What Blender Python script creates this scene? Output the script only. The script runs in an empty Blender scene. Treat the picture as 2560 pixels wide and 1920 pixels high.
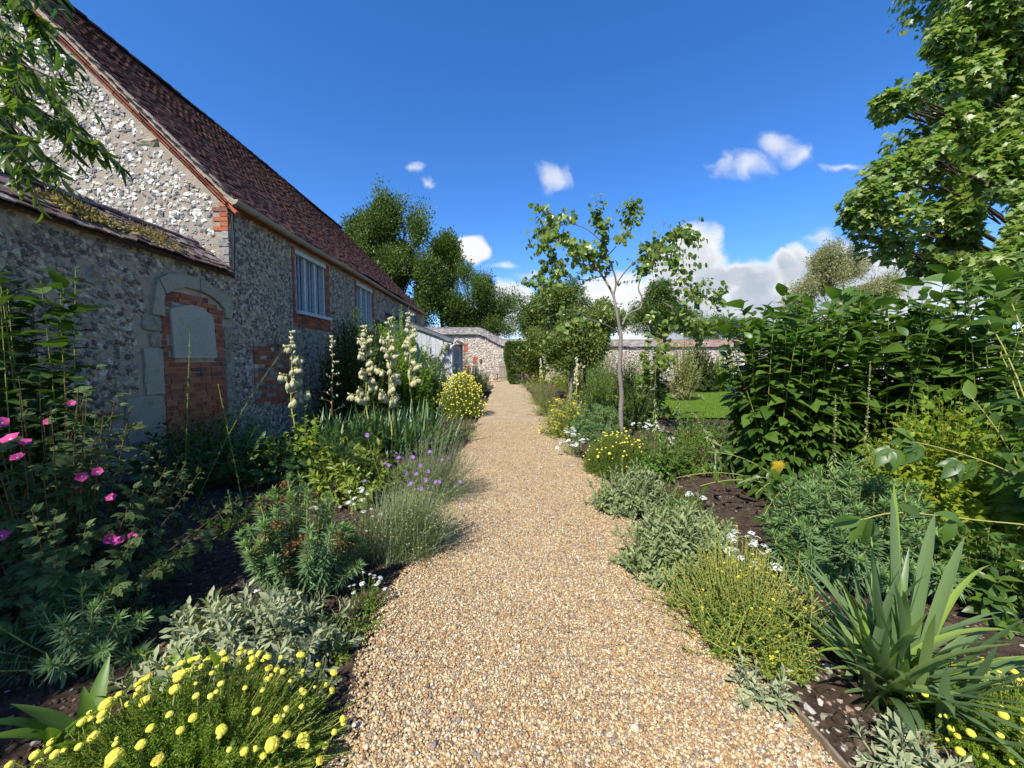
import bpy, bmesh, math, random
import numpy as np
from mathutils import Vector, Matrix

# ------------------------------------------------------------------ camera, sky, sun, exposure
sc = bpy.context.scene
col = sc.collection
F = 962.0
H0 = 1.6
cam_d = bpy.data.cameras.new("camera")
cam = bpy.data.objects.new("camera", cam_d)
col.objects.link(cam)
cam.location = (0, 0, H0)
cam.rotation_euler = (math.pi / 2 - math.atan(57 / F), 0, -math.atan(18 / F))
cam_d.sensor_width = 36
cam_d.lens = 36 * F / 2560
cam_d.clip_start = 0.05
cam_d.clip_end = 3000
sc.camera = cam

SUN = Vector((-0.48, -0.80, 1.0)).normalized()      # towards the sun
SUN_EL = math.asin(SUN.z)
sun_d = bpy.data.lights.new("sun", 'SUN')
sun_d.energy = 4.9
sun_d.angle = math.radians(0.5)
sun_d.color = (1.0, 0.955, 0.88)
sun = bpy.data.objects.new("sun", sun_d)
col.objects.link(sun)
sun.rotation_euler = SUN.to_track_quat('Z', 'Y').to_euler()

sc.view_settings.view_transform = 'Standard'
sc.view_settings.look = 'None'
sc.view_settings.exposure = 0.62
sc.view_settings.gamma = 1
sc.cycles.max_bounces = 6
sc.cycles.diffuse_bounces = 3
sc.cycles.glossy_bounces = 2
sc.cycles.transmission_bounces = 3
sc.cycles.transparent_max_bounces = 4

world = bpy.data.worlds.new("World")
sc.world = world
world.use_nodes = True


def build_world():
    nt = world.node_tree
    N, L = nt.nodes, nt.links
    N.clear()
    out = N.new('ShaderNodeOutputWorld')
    sky = N.new('ShaderNodeTexSky')
    sky.sky_type = 'NISHITA'
    sky.sun_disc = False
    sky.sun_elevation = SUN_EL
    sky.sun_rotation = math.atan2(SUN.x, SUN.y)
    sky.air_density = 1.0
    sky.dust_density = 0.35
    sky.ozone_density = 2.2
    hs = N.new('ShaderNodeHueSaturation')
    hs.inputs['Saturation'].default_value = 1.18
    hs.inputs['Value'].default_value = 1.0
    tint = N.new('ShaderNodeMix'); tint.data_type = 'RGBA'; tint.blend_type = 'MULTIPLY'
    tint.inputs['Factor'].default_value = 1
    tint.inputs['B'].default_value = (0.80, 0.905, 1.17, 1)
    L.new(sky.outputs[0], tint.inputs['A'])
    L.new(tint.outputs['Result'], hs.inputs['Color'])
    bg = N.new('ShaderNodeBackground')
    bg.inputs[1].default_value = 0.125
    L.new(hs.outputs[0], bg.inputs[0])

    def m(op, a, b=None, c=None, clamp=False):
        n = N.new('ShaderNodeMath')
        n.operation = op
        n.use_clamp = clamp
        for i, v in enumerate((a, b, c)):
            if v is None:
                continue
            if isinstance(v, (int, float)):
                n.inputs[i].default_value = v
            else:
                L.new(v, n.inputs[i])
        return n.outputs[0]
    tc = N.new('ShaderNodeTexCoord')
    sep = N.new('ShaderNodeSeparateXYZ')
    L.new(tc.outputs['Generated'], sep.inputs[0])
    yy = m('MAXIMUM', sep.outputs[1], 0.02)
    X = m('DIVIDE', sep.outputs[0], yy)
    Z = m('DIVIDE', sep.outputs[2], yy)
    cmb = N.new('ShaderNodeCombineXYZ')
    L.new(X, cmb.inputs[0])
    L.new(Z, cmb.inputs[1])
    P0 = cmb.outputs[0]
    wn = N.new('ShaderNodeTexNoise')
    wn.inputs['Scale'].default_value = 11
    wn.inputs['Detail'].default_value = 5
    L.new(P0, wn.inputs[0])
    wv = N.new('ShaderNodeVectorMath'); wv.operation = 'MULTIPLY_ADD'
    wv.inputs[1].default_value = (.10, .055, 0)
    L.new(wn.outputs['Color'], wv.inputs[0]); L.new(P0, wv.inputs[2])
    wo = N.new('ShaderNodeVectorMath'); wo.operation = 'SUBTRACT'
    wo.inputs[1].default_value = (.05, .0275, 0)
    L.new(wv.outputs[0], wo.inputs[0])
    P2 = wo.outputs[0]

    def noise(scale, detail, rough, off=(0, 0, 0), dist=0.0):
        mp = N.new('ShaderNodeMapping')
        mp.inputs['Location'].default_value = off
        mp.inputs['Scale'].default_value = (1, 1.25, 1)
        L.new(P2, mp.inputs[0])
        t = N.new('ShaderNodeTexNoise')
        t.inputs['Scale'].default_value = scale
        t.inputs['Detail'].default_value = detail
        t.inputs['Roughness'].default_value = rough
        t.inputs['Distortion'].default_value = dist
        L.new(mp.outputs[0], t.inputs[0])
        return t.outputs[0]

    def field(els):
        d = None
        for (u, v, ru, rv) in els:
            mp = N.new('ShaderNodeMapping')
            mp.inputs['Location'].default_value = (-(u - 1262) / ru, -(903 - v) / rv, 0)
            mp.inputs['Scale'].default_value = (F / ru, F / rv, 0)
            L.new(P2, mp.inputs[0])
            ln = N.new('ShaderNodeVectorMath')
            ln.operation = 'LENGTH'
            L.new(mp.outputs[0], ln.inputs[0])
            e = m('SUBTRACT', 1.0, ln.outputs['Value'])
            d = e if d is None else m('SMOOTH_MAX', d, e, 0.12)
        return d

    def mrange(v, a, b):
        n = N.new('ShaderNodeMapRange')
        n.interpolation_type = 'SMOOTHSTEP'
        n.inputs['From Min'].default_value = a
        n.inputs['From Max'].default_value = b
        L.new(v, n.inputs['Value'])
        return n.outputs[0]
    cum = field([(1735, 640, 95, 82), (1680, 700, 100, 80), (1790, 700, 70, 62), (1560, 770, 170, 90), (1720, 800, 280, 120),
                 (1900, 755, 150, 112), (2010, 700, 120, 100), (2120, 690, 130, 85), (2260, 700, 150, 80), (2100, 800, 420, 120), (1640, 660, 50, 40), (1850, 690, 70, 40), (1960, 650, 50, 36),
                 (1272, 748, 66, 50), (1180, 632, 44, 42), (1215, 800, 120, 50), (2500, 720, 220, 90), (400, 700, 400, 60)])
    n1 = noise(8.0, 9, 0.54, (0.3, 0.7, 0), 0.25)
    n2 = noise(3.2, 6, 0.6, (2.1, 0.2, 0))
    dc = m('ADD', cum, m('MULTIPLY', m('SUBTRACT', n1, 0.5), 1.3))
    a1 = mrange(dc, 0.0, 0.42)
    wis = field([(1850, 425, 85, 48), (1925, 375, 70, 40), (1990, 402, 60, 36), (1390, 458, 48, 44), (1040, 438, 30, 22), (1076, 474, 24, 18),
                 (1265, 668, 62, 18), (1325, 688, 62, 20), (2070, 600, 60, 32), (1640, 720, 60, 60), (2110, 425, 80, 12)])
    n3 = noise(10.0, 8, 0.56, (5.3, 1.7, 0), 0.6)
    dw = m('ADD', wis, m('MULTIPLY', m('SUBTRACT', n3, 0.55), 1.9))
    a2 = m('MULTIPLY', mrange(dw, 0.0, 0.95), 0.68)
    front = mrange(sep.outputs[1], 0.03, 0.12)
    alpha = m('MULTIPLY', m('MAXIMUM', a1, a2), front, clamp=True)
    # grey undersides: thicker, lower parts of a cloud go grey-blue
    low = m('SUBTRACT', 0.30, Z)
    sh = m('ADD', m('MULTIPLY', m('SUBTRACT', n2, 0.40), 2.2), m('MULTIPLY', low, 1.3))
    sh = mrange(m('MULTIPLY', sh, mrange(dc, 0.1, 0.6)), 0.0, 0.75)
    mix = N.new('ShaderNodeMix')
    mix.data_type = 'RGBA'
    mix.inputs['A'].default_value = (1.0, 1.0, 1.0, 1)
    mix.inputs['B'].default_value = (0.50, 0.57, 0.67, 1)
    L.new(sh, mix.inputs['Factor'])
    bgc = N.new('ShaderNodeBackground')
    bgc.inputs[1].default_value = 0.66
    L.new(mix.outputs['Result'], bgc.inputs[0])
    ms = N.new('ShaderNodeMixShader')
    L.new(alpha, ms.inputs[0])
    L.new(bg.outputs[0], ms.inputs[1])
    L.new(bgc.outputs[0], ms.inputs[2])
    L.new(ms.outputs[0], out.inputs[0])


build_world()

# ------------------------------------------------------------------ measuring helpers (photo pixel -> place in the garden)
_R = cam.rotation_euler.to_matrix()


def ray(u, v):
    return _R @ Vector(((u - 1280) / F, -(v - 960) / F, -1))


def P(u, v, y):
    d = ray(u, v)
    t = y / d.y
    return Vector((d.x * t, y, H0 + d.z * t))


def G(u, v, z=0.0):
    d = ray(u, v)
    t = (z - H0) / d.z
    return Vector((d.x * t, d.y * t, z))


# ------------------------------------------------------------------ mesh helpers
class Acc:
    def __init__(s):
        s.V = []; s.n = 0; s.F = {}

    def add(s, V, Fs, rnd=0.0, mi=0):
        V = np.asarray(V, dtype=np.float64).reshape(-1, 3)
        for f in Fs:
            f = np.asarray(f, dtype=np.int64)
            if f.size == 0:
                continue
            k = f.shape[0]
            s.F.setdefault(f.shape[1], []).append((f + s.n, np.broadcast_to(np.asarray(rnd, float), (k,)), np.full(k, mi)))
        s.V.append(V)
        s.n += len(V)

    def inst(s, T, M, L, rnd, mi=0, noise=None):
        N = len(L)
        if N == 0:
            return
        Vt = T[0]
        if noise is not None:
            V = np.einsum('nij,nvj->nvi', M, Vt[None] * noise[:, :, None]) + L[:, None]
        else:
            V = np.einsum('nij,vj->nvi', M, Vt) + L[:, None]
        nv = len(Vt)
        off = (np.arange(N) * nv)[:, None, None]
        rnd = np.broadcast_to(np.asarray(rnd, float), (N,))
        V = V.reshape(-1, 3)
        for f in T[1]:
            fa = (f[None] + off).reshape(-1, f.shape[1])
            s.F.setdefault(f.shape[1], []).append((fa + s.n, np.repeat(rnd, len(f)), np.full(len(fa), mi)))
        s.V.append(V)
        s.n += len(V)

    def mesh(s, name, mats, origin=(0, 0, 0), smooth=False):
        me = bpy.data.meshes.new(name)
        V = np.concatenate(s.V) - np.asarray(origin, float)
        me.vertices.add(len(V))
        me.vertices.foreach_set('co', V.astype(np.float32).ravel())
        idx, st, rn, mi = [], [], [], []
        p = 0
        for k in sorted(s.F):
            fa = np.concatenate([a[0] for a in s.F[k]])
            rn.append(np.concatenate([a[1] for a in s.F[k]]))
            mi.append(np.concatenate([a[2] for a in s.F[k]]))
            idx.append(fa.ravel())
            st.append(p + np.arange(len(fa)) * k)
            p += fa.size
        idx = np.concatenate(idx); st = np.concatenate(st); rn = np.concatenate(rn); mi = np.concatenate(mi)
        me.loops.add(len(idx))
        me.loops.foreach_set('vertex_index', idx.astype(np.int32))
        me.polygons.add(len(st))
        me.polygons.foreach_set('loop_start', st.astype(np.int32))
        for m_ in mats:
            me.materials.append(m_)
        me.polygons.foreach_set('material_index', mi.astype(np.int32))
        me.polygons.foreach_set('use_smooth', np.full(len(st), smooth))
        a = me.attributes.new('rnd', 'FLOAT', 'FACE')
        a.data.foreach_set('value', rn.astype(np.float32))
        me.update(calc_edges=True)
        return me


def tag(o, label=None, cat=None, group=None, kind=None):
    if label: o['label'] = label
    if cat: o['category'] = cat
    if group: o['group'] = group
    if kind: o['kind'] = kind
    return o


def thing(name, label, cat, loc=(0, 0, 0), group=None):
    o = bpy.data.objects.new(name, None)
    o.empty_display_size = 0.1
    o.location = loc
    col.objects.link(o)
    return tag(o, label, cat, group)


def part(name, acc, mats, root=None, smooth=False, label=None, kind=None):
    """link an accumulated mesh as ONE object, a child of root (coordinates given in world space)"""
    if not isinstance(mats, (list, tuple)):
        mats = [mats]
    org = Vector((0, 0, 0))
    r = root
    while r is not None:
        org += Vector(r.location)
        r = r.parent
    me = acc.mesh(name, mats, org, smooth)
    o = bpy.data.objects.new(name, me)
    col.objects.link(o)
    if root is not None:
        o.parent = root
    if label: o['label'] = label
    if kind: o['kind'] = kind
    return o


def place(name, me, root, pos, rot=None, scale=1.0, label=None):
    """a copy of a shared mesh as a child part of root, pos in world space"""
    o = bpy.data.objects.new(name, me)
    col.objects.link(o)
    o.parent = root
    org = Vector((0, 0, 0))
    r = root
    while r is not None:
        org += Vector(r.location)
        r = r.parent
    M = (rot if rot is not None else Matrix.Identity(3)).to_4x4()
    M = Matrix.Translation(Vector(pos) - org) @ M @ Matrix.Diagonal((scale, scale, scale, 1))
    o.matrix_local = M
    if label: o['label'] = label
    return o


def box(acc, c, sx, sy, sz, ax=None, rnd=0.0, mi=0):
    """box with centre c and full sizes along the three axes ax (rows)"""
    ax = np.eye(3) if ax is None else np.asarray(ax, float)
    s = np.array([[x, y, z] for x in (-.5, .5) for y in (-.5, .5) for z in (-.5, .5)]) * (sx, sy, sz)
    V = s @ ax + np.asarray(c, float)
    acc.add(V, [np.array([[0, 1, 3, 2], [4, 6, 7, 5], [0, 4, 5, 1], [2, 3, 7, 6], [0, 2, 6, 4], [1, 5, 7, 3]])], rnd, mi)


BOX_T = (np.array([[x, y, z] for x in (-.5, .5) for y in (-.5, .5) for z in (-.5, .5)], float),
         [np.array([[0, 1, 3, 2], [4, 6, 7, 5], [0, 4, 5, 1], [2, 3, 7, 6], [0, 2, 6, 4], [1, 5, 7, 3]])])


_jr = np.random.default_rng(123)


def jbox(acc, c, sx, sy, sz, j=.006, rnd=0.0, mi=0):
    """hand-cut block: a box whose faces are split once and whose corners wander"""
    g = np.linspace(-.5, .5, 4)
    V, f = [], []
    for ax in range(3):
        for s in (-.5, .5):
            b = len(V)
            for p in g:
                for q in g:
                    v = [0, 0, 0]
                    v[ax] = s; v[(ax + 1) % 3] = p; v[(ax + 2) % 3] = q
                    V.append(v)
            for i in range(3):
                for k in range(3):
                    a = b + i * 4 + k
                    f.append((a, a + 4, a + 5, a + 1) if s > 0 else (a, a + 1, a + 5, a + 4))
    V = np.array(V)
    e = np.sum(np.abs(V) > .49, 1)
    sz_ = np.array([sx, sy, sz])
    P_ = V * sz_ - np.sign(V) * (e >= 2)[:, None] * np.minimum(.010, sz_ * .12)
    key = {}
    for i, v in enumerate(V):
        k = tuple(np.round(v, 3))
        if k not in key:
            key[k] = _jr.normal(0, j, 3)
        P_[i] += key[k]
    acc.add(P_ + np.asarray(c, float), [np.array(f)], rnd, mi)


def tube(acc, pts, r0, r1=None, sides=6, rnd=0.0, mi=0, wob=0.0, rng=None):
    pts = np.asarray([tuple(p) for p in pts], float)
    n = len(pts)
    r1 = r0 if r1 is None else r1
    R = np.linspace(r0, r1, n)
    T = np.gradient(pts, axis=0)
    T /= np.linalg.norm(T, axis=1)[:, None] + 1e-9
    ref = np.array([0.3, 0.9, 0.1]) if abs(T[0][2]) > .7 else np.array([0, 0, 1.0])
    U = np.cross(T, ref); U /= np.linalg.norm(U, axis=1)[:, None] + 1e-9
    W = np.cross(T, U)
    a = np.linspace(0, 2 * np.pi, sides, endpoint=False)
    rr = R[:, None] * np.ones((1, sides))
    if wob and rng is not None:
        rr = rr * (1 + rng.normal(0, wob, rr.shape))
    V = pts[:, None] + rr[:, :, None] * (np.cos(a)[None, :, None] * U[:, None] + np.sin(a)[None, :, None] * W[:, None])
    i = np.arange(n - 1)[:, None] * sides
    j = np.arange(sides)[None]
    j2 = (j + 1) % sides
    f = np.stack([i + j, i + j2, i + sides + j2, i + sides + j], -1).reshape(-1, 4)
    acc.add(V.reshape(-1, 3), [f], rnd, mi)
    for e in (0, n - 1):
        acc.add(V[e], [np.arange(sides)[None] if e else np.arange(sides)[None, ::-1]], rnd, mi)


def smoothline(pts, k=5):
    """Catmull-Rom through the points"""
    p = [Vector(q) for q in pts]
    p = [p[0] * 2 - p[1]] + p + [p[-1] * 2 - p[-2]]
    out = []
    for i in range(1, len(p) - 2):
        for t in np.linspace(0, 1, k, endpoint=False):
            a, b, c, d = p[i - 1], p[i], p[i + 1], p[i + 2]
            out.append(0.5 * ((2 * b) + (c - a) * t + (2 * a - 5 * b + 4 * c - d) * t * t + (3 * b - a - 3 * c + d) * t ** 3))
    out.append(p[-2])
    return out


def norm(a):
    return a / (np.linalg.norm(a, axis=-1, keepdims=True) + 1e-9)


def frames(d, up, sx, sy, sz):
    """matrices whose local y runs along d and local z leans to up, columns scaled"""
    d = norm(d)
    x = norm(np.cross(d, up))
    z = np.cross(x, d)
    one = np.ones(len(d))
    M = np.stack([x * (sx * one)[:, None], d * (sy * one)[:, None], z * (sz * one)[:, None]], -1)
    return M


# ------------------------------------------------------------------ leaf templates (length 1 along +y)
def strip(w, seg=3, power=.85, droop=.15, fold=.25, wave=0.0):
    t = np.linspace(0, 1, seg + 1)
    hw = w * np.sin(np.pi * np.clip(t, .04, .99) ** power)
    hw[-1] = w * .02
    y = t * (1 - droop * .3 * t)
    z = -droop * t ** 2
    V = []
    for i in range(seg + 1):
        zz = z[i] + wave * math.sin(i * 2.1)
        V += [(-hw[i], y[i], zz + fold * hw[i]), (0, y[i], zz), (hw[i], y[i], zz + fold * hw[i])]
    f = []
    for i in range(seg):
        a = i * 3
        f += [(a, a + 1, a + 4, a + 3), (a + 1, a + 2, a + 5, a + 4)]
    return np.array(V, float), [np.array(f)]


def fan(outline, fold=.15, droop=.12):
    """leaf from an outline of (x, y): mirrored about the midrib, fanned from points on the midrib"""
    o = np.array(outline, float)
    n = len(o)
    V = [(0, 0.0, 0), (0, .45, -.02), (0, 1.0, 0)]
    for sgn in (-1, 1):
        for (x, y) in o:
            V.append((sgn * x, y, 0))
    V = np.array(V)
    V[:, 2] = np.abs(V[:, 0]) * fold - droop * V[:, 1] ** 2
    f = []
    for k, sgn in enumerate((-1, 1)):
        b = 3 + k * n
        seq = [0] + list(range(b, b + n)) + [2]
        for i in range(len(seq) - 1):
            tri = (1, seq[i], seq[i + 1]) if sgn > 0 else (1, seq[i + 1], seq[i])
            f.append(tri)
    return V, [np.array(f)]


T_LANCE = strip(.13, 3, .8, .22, .3)
T_OVATE = strip(.22, 4, .75, .25, .25)
T_BROAD = strip(.30, 4, .7, .3, .25)
T_NEEDLE = strip(.055, 2, .8, .15, .3)
T_THIN = strip(.035, 2, .8, .3, .3)
T_SPOON = strip(.15, 3, 1.7, .25, .35)
T_HEART = fan([(.22, -.14), (.42, -.06), (.54, .18), (.46, .48), (.26, .78)], .22, .1)
T_MAPLE = fan([(.10, -.04), (.38, -.02), (.30, .16), (.66, .38), (.40, .44), (.34, .62), (.15, .60), (.12, .8)], .12, .16)


def compound(parts_):
    V, f, n = [], [], 0
    for (y0, ang, sc_, w) in parts_:
        v, ff = strip(w, 4, .7, .28, .25)
        ca, sa = math.cos(ang), math.sin(ang)
        R = np.array([[ca, sa, 0], [-sa, ca, 0], [0, 0, 1]])
        V.append((v * sc_) @ R.T + np.array([0, y0, -.15 * y0 * y0]))
        f.append(ff[0] + n); n += len(v)
    return np.concatenate(V), [np.concatenate(f)]


T_LOBED = compound([(.12, 0, .88, .26), (.16, .75, .62, .26), (.16, -.75, .62, .26), (.10, 1.35, .36, .28), (.10, -1.35, .36, .28)])
T_ROUND = fan([(.25, .05), (.42, .3), (.40, .6), (.22, .88)], .2, .15)


def tuft(n, seed, size=.55, tall=1.0, up=.25):
    """spray of small leaves filling a unit ball: used for trees far away"""
    r = np.random.default_rng(seed)
    p = norm(r.normal(size=(n, 3))) * (r.random((n, 1)) ** .5)
    p[:, 1] *= tall
    d = norm(p + r.normal(size=(n, 3)) * .6 + np.array([0, up, 0]))
    upv = norm(r.normal(size=(n, 3)))
    T = (np.array([[0, 0, 0], [-.24, .5, .05], [0, 1, -.06], [.24, .5, .05]]), [np.array([[0, 3, 2, 1]])])
    a = Acc()
    a.inst(T, frames(d, upv, size, size, size), p, 0.0)
    return np.concatenate(a.V), [np.concatenate([q[0] for q in a.F[4]])]


T_TUFT = tuft(9, 1)
T_SPRAY = tuft(12, 2, .45, 2.0, .8)
T_PLUME = tuft(14, 5, .36, 1.7, .9)


def ico(sub):
    bm = bmesh.new()
    bmesh.ops.create_icosphere(bm, subdivisions=sub, radius=1)
    V = np.array([v.co[:] for v in bm.verts])
    f = np.array([[v.index for v in q.verts] for q in bm.faces])
    bm.free()
    return V, [f]


ICO1, ICO2 = ico(1), ico(2)
# ------------------------------------------------------------------ materials
def ramp_fill(ramp, cols, const=False):
    cr = ramp.color_ramp
    cr.interpolation = 'CONSTANT' if const else 'LINEAR'
    n = len(cols)
    while len(cr.elements) < n:
        cr.elements.new(0.5)
    while len(cr.elements) > n:
        cr.elements.remove(cr.elements[-1])
    for i, c in enumerate(cols):
        cr.elements[i].position = i / n if const else (i / (n - 1) if n > 1 else 0)
        cr.elements[i].color = (c[0], c[1], c[2], 1)


def nmat(name):
    m = bpy.data.materials.new(name)
    m.use_nodes = True
    nt = m.node_tree
    nt.nodes.clear()
    out = nt.nodes.new('ShaderNodeOutputMaterial')
    return m, nt, nt.nodes, nt.links, out


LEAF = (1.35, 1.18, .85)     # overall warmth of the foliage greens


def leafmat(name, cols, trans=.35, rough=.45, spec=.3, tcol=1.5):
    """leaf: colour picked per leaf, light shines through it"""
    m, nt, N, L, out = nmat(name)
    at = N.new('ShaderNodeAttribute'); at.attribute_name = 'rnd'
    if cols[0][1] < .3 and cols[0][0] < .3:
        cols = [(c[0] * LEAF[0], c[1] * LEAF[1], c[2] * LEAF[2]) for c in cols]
    rp = N.new('ShaderNodeValToRGB'); ramp_fill(rp, cols)
    L.new(at.outputs['Fac'], rp.inputs[0])
    b = N.new('ShaderNodeBsdfPrincipled')
    b.inputs['Roughness'].default_value = rough
    b.inputs['Specular IOR Level'].default_value = spec
    L.new(rp.outputs[0], b.inputs['Base Color'])
    if trans > 0:
        tr = N.new('ShaderNodeBsdfTranslucent')
        mx = N.new('ShaderNodeMix'); mx.data_type = 'RGBA'; mx.blend_type = 'MULTIPLY'
        mx.inputs['Factor'].default_value = 1
        L.new(rp.outputs[0], mx.inputs['A'])
        mx.inputs['B'].default_value = (tcol * 1.05, tcol * 1.15, tcol * .55, 1)
        L.new(mx.outputs['Result'], tr.inputs[0])
        ms = N.new('ShaderNodeMixShader'); ms.inputs[0].default_value = trans
        L.new(b.outputs[0], ms.inputs[1]); L.new(tr.outputs[0], ms.inputs[2])
        L.new(ms.outputs[0], out.inputs[0])
    else:
        L.new(b.outputs[0], out.inputs[0])
    return m


def rndmat(name, cols, rough=.85, spec=.25, const=False, nscale=30, namt=.5, ncol=None, bump=.0, bscale=60, stain=None):
    """colour per piece (rnd) broken up by noise; optional bump and a second colour in patches"""
    m, nt, N, L, out = nmat(name)
    at = N.new('ShaderNodeAttribute'); at.attribute_name = 'rnd'
    rp = N.new('ShaderNodeValToRGB'); ramp_fill(rp, cols, const)
    L.new(at.outputs['Fac'], rp.inputs[0])
    tc = N.new('ShaderNodeTexCoord')
    nz = N.new('ShaderNodeTexNoise')
    nz.inputs['Scale'].default_value = nscale
    nz.inputs['Detail'].default_value = 5
    nz.inputs['Roughness'].default_value = .65
    L.new(tc.outputs['Object'], nz.inputs[0])
    c = rp.outputs[0]
    if ncol is not None:
        mr = N.new('ShaderNodeMapRange')
        mr.inputs['From Min'].default_value = ncol[1]
        mr.inputs['From Max'].default_value = ncol[2]
        L.new(nz.outputs[0], mr.inputs['Value'])
        mx = N.new('ShaderNodeMix'); mx.data_type = 'RGBA'
        L.new(mr.outputs[0], mx.inputs['Factor'])
        L.new(c, mx.inputs['A']); mx.inputs['B'].default_value = (*ncol[0], 1)
        c = mx.outputs['Result']
    if namt:
        mr = N.new('ShaderNodeMapRange')
        mr.inputs['From Min'].default_value = .3; mr.inputs['From Max'].default_value = .7
        mr.inputs['To Min'].default_value = 1 - namt; mr.inputs['To Max'].default_value = 1 + namt
        L.new(nz.outputs[0], mr.inputs['Value'])
        vm = N.new('ShaderNodeVectorMath'); vm.operation = 'SCALE'
        L.new(c, vm.inputs[0]); L.new(mr.outputs[0], vm.inputs['Scale'])
        c = vm.outputs[0]
    if stain is not None:
        nz2 = N.new('ShaderNodeTexNoise')
        nz2.inputs['Scale'].default_value = stain[3]
        nz2.inputs['Detail'].default_value = 6
        L.new(tc.outputs['Object'], nz2.inputs[0])
        mr = N.new('ShaderNodeMapRange')
        mr.inputs['From Min'].default_value = stain[1]; mr.inputs['From Max'].default_value = stain[2]
        L.new(nz2.outputs[0], mr.inputs['Value'])
        mx = N.new('ShaderNodeMix'); mx.data_type = 'RGBA'
        L.new(mr.outputs[0], mx.inputs['Factor'])
        L.new(c, mx.inputs['A']); mx.inputs['B'].default_value = (*stain[0], 1)
        c = mx.outputs['Result']
    b = N.new('ShaderNodeBsdfPrincipled')
    b.inputs['Roughness'].default_value = rough
    b.inputs['Specular IOR Level'].default_value = spec
    L.new(c, b.inputs['Base Color'])
    if bump:
        nb = N.new('ShaderNodeTexNoise')
        nb.inputs['Scale'].default_value = bscale
        nb.inputs['Detail'].default_value = 6
        L.new(tc.outputs['Object'], nb.inputs[0])
        bp = N.new('ShaderNodeBump')
        bp.inputs['Strength'].default_value = bump
        bp.inputs['Distance'].default_value = .02
        L.new(nb.outputs[0], bp.inputs['Height'])
        L.new(bp.outputs[0], b.inputs['Normal'])
    L.new(b.outputs[0], out.inputs[0])
    return m


FLINT_COLS = [(.095, .075, .056), (.16, .13, .095), (.48, .40, .275), (.26, .21, .15), (.12, .098, .074), (.40, .32, .21), (.20, .165, .12), (.54, .46, .32), (.33, .255, .16), (.16, .13, .096), (.44, .36, .24), (.10, .08, .062)]
M_FLINT = rndmat('flint', FLINT_COLS, .5, .5, True, 22, .35, ((.46, .41, .31), .56, .66), .35, 40)
GFL = [(.66, .61, .52), (.30, .28, .25), (.74, .71, .64), (.5, .45, .37), (.14, .135, .13), (.70, .66, .58), (.40, .36, .30), (.62, .56, .45), (.22, .21, .20), (.78, .75, .70)]
GFL = [(c[0] * .80, c[1] * .79, c[2] * .76) for c in GFL]
M_FLINT_G = rndmat('pale_flint', GFL, .55, .45, True, 22, .3, ((.20, .19, .19), .60, .70), .35, 40)
FFL = [(.55, .48, .38), (.30, .26, .22), (.64, .58, .48), (.42, .33, .25), (.20, .18, .17), (.60, .52, .42), (.45, .30, .22), (.68, .64, .56), (.36, .31, .27)]
M_FLINT_F = rndmat('rubble_flint', FFL, .7, .3, True, 12, .3, None, .3, 30)
M_MORTAR_S = rndmat('grey_mortar', [(.40, .325, .225)], .95, .1, False, 9, .35, ((.31, .25, .175), .5, .65), .8, 45, ((.27, .22, .14), .55, .7, 1.4))
M_MORTAR_G = rndmat('buff_mortar', [(.335, .275, .205)], .95, .1, False, 9, .3, ((.29, .25, .205), .5, .65), .8, 45, ((.27, .24, .21), .5, .75, 1.2))
M_MORTAR_F = rndmat('wall_mortar', [(.42, .36, .28)], .95, .1, False, 6, .3, None, .7, 25)
BRK = [(.38, .105, .045), (.29, .08, .042), (.44, .14, .06), (.15, .08, .065), (.34, .095, .045), (.40, .16, .08), (.22, .07, .045)]
M_BRICK = rndmat('old_brick', BRK, .85, .2, False, 35, .35, ((.16, .10, .08), .58, .7), .4, 70, ((.09, .055, .045), .58, .72, 3))
M_BRICK_R = rndmat('orange_brick', [(.46, .13, .06), (.40, .10, .05), (.5, .17, .09), (.42, .12, .07)], .85, .2, False, 30, .25)
M_LIME = rndmat('limestone', [(.37, .325, .235), (.33, .285, .20), (.41, .355, .255), (.32, .285, .21)], .9, .15, False, 16, .25, ((.26, .23, .17), .52, .66), .4, 60, ((.20, .18, .115), .6, .75, 4))
M_CHALK = rndmat('chalk_block', [(.33, .285, .20), (.28, .25, .18), (.25, .22, .16), (.36, .31, .22)], .95, .1, False, 14, .3, None, .4, 50)
TIL = [(.052, .025, .022), (.085, .037, .030), (.048, .024, .024), (.11, .050, .038), (.07, .033, .030), (.14, .07, .05), (.06, .032, .030), (.038, .022, .022), (.095, .065, .05)]
M_TILE = rndmat('clay_tile', TIL, .9, .12, False, 14, .3, ((.13, .10, .075), .66, .78), .25, 60, ((.045, .026, .026), .55, .75, .7))
TILC = [(.16, .10, .08), (.10, .06, .05), (.24, .17, .13), (.13, .08, .065), (.30, .25, .21), (.09, .055, .05), (.2, .13, .10)]
M_TILE_C = rndmat('coping_tile', TILC, .85, .2, False, 16, .35, ((.36, .33, .27), .60, .72), .35, 50)
TILF = [(.24, .21, .19), (.17, .15, .14), (.31, .28, .25), (.21, .18, .16), (.36, .33, .29), (.15, .13, .125)]
M_TILE_F = rndmat('grey_tile', TILF, .85, .2, False, 10, .3, ((.40, .37, .32), .60, .74))
TILR = [(.30, .18, .13), (.24, .15, .115), (.36, .25, .19), (.27, .19, .15), (.21, .15, .125)]
M_TILE_R = rndmat('red_tile', TILR, .85, .2, False, 8, .3, ((.38, .34, .28), .58, .72))
M_PLAQUE = rndmat('plaque_stone', [(.42, .375, .285)], .85, .15, False, 20, .14, ((.36, .32, .24), .5, .7), .12, 90)
M_PAINT = rndmat('grey_paint', [(.50, .53, .53), (.46, .49, .49), (.55, .57, .56)], .6, .3, False, 10, .15, ((.30, .31, .30), .6, .75), .1, 40)
M_LEAD = rndmat('lead', [(.10, .10, .11)], .55, .4, False, 10, .2)
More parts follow.
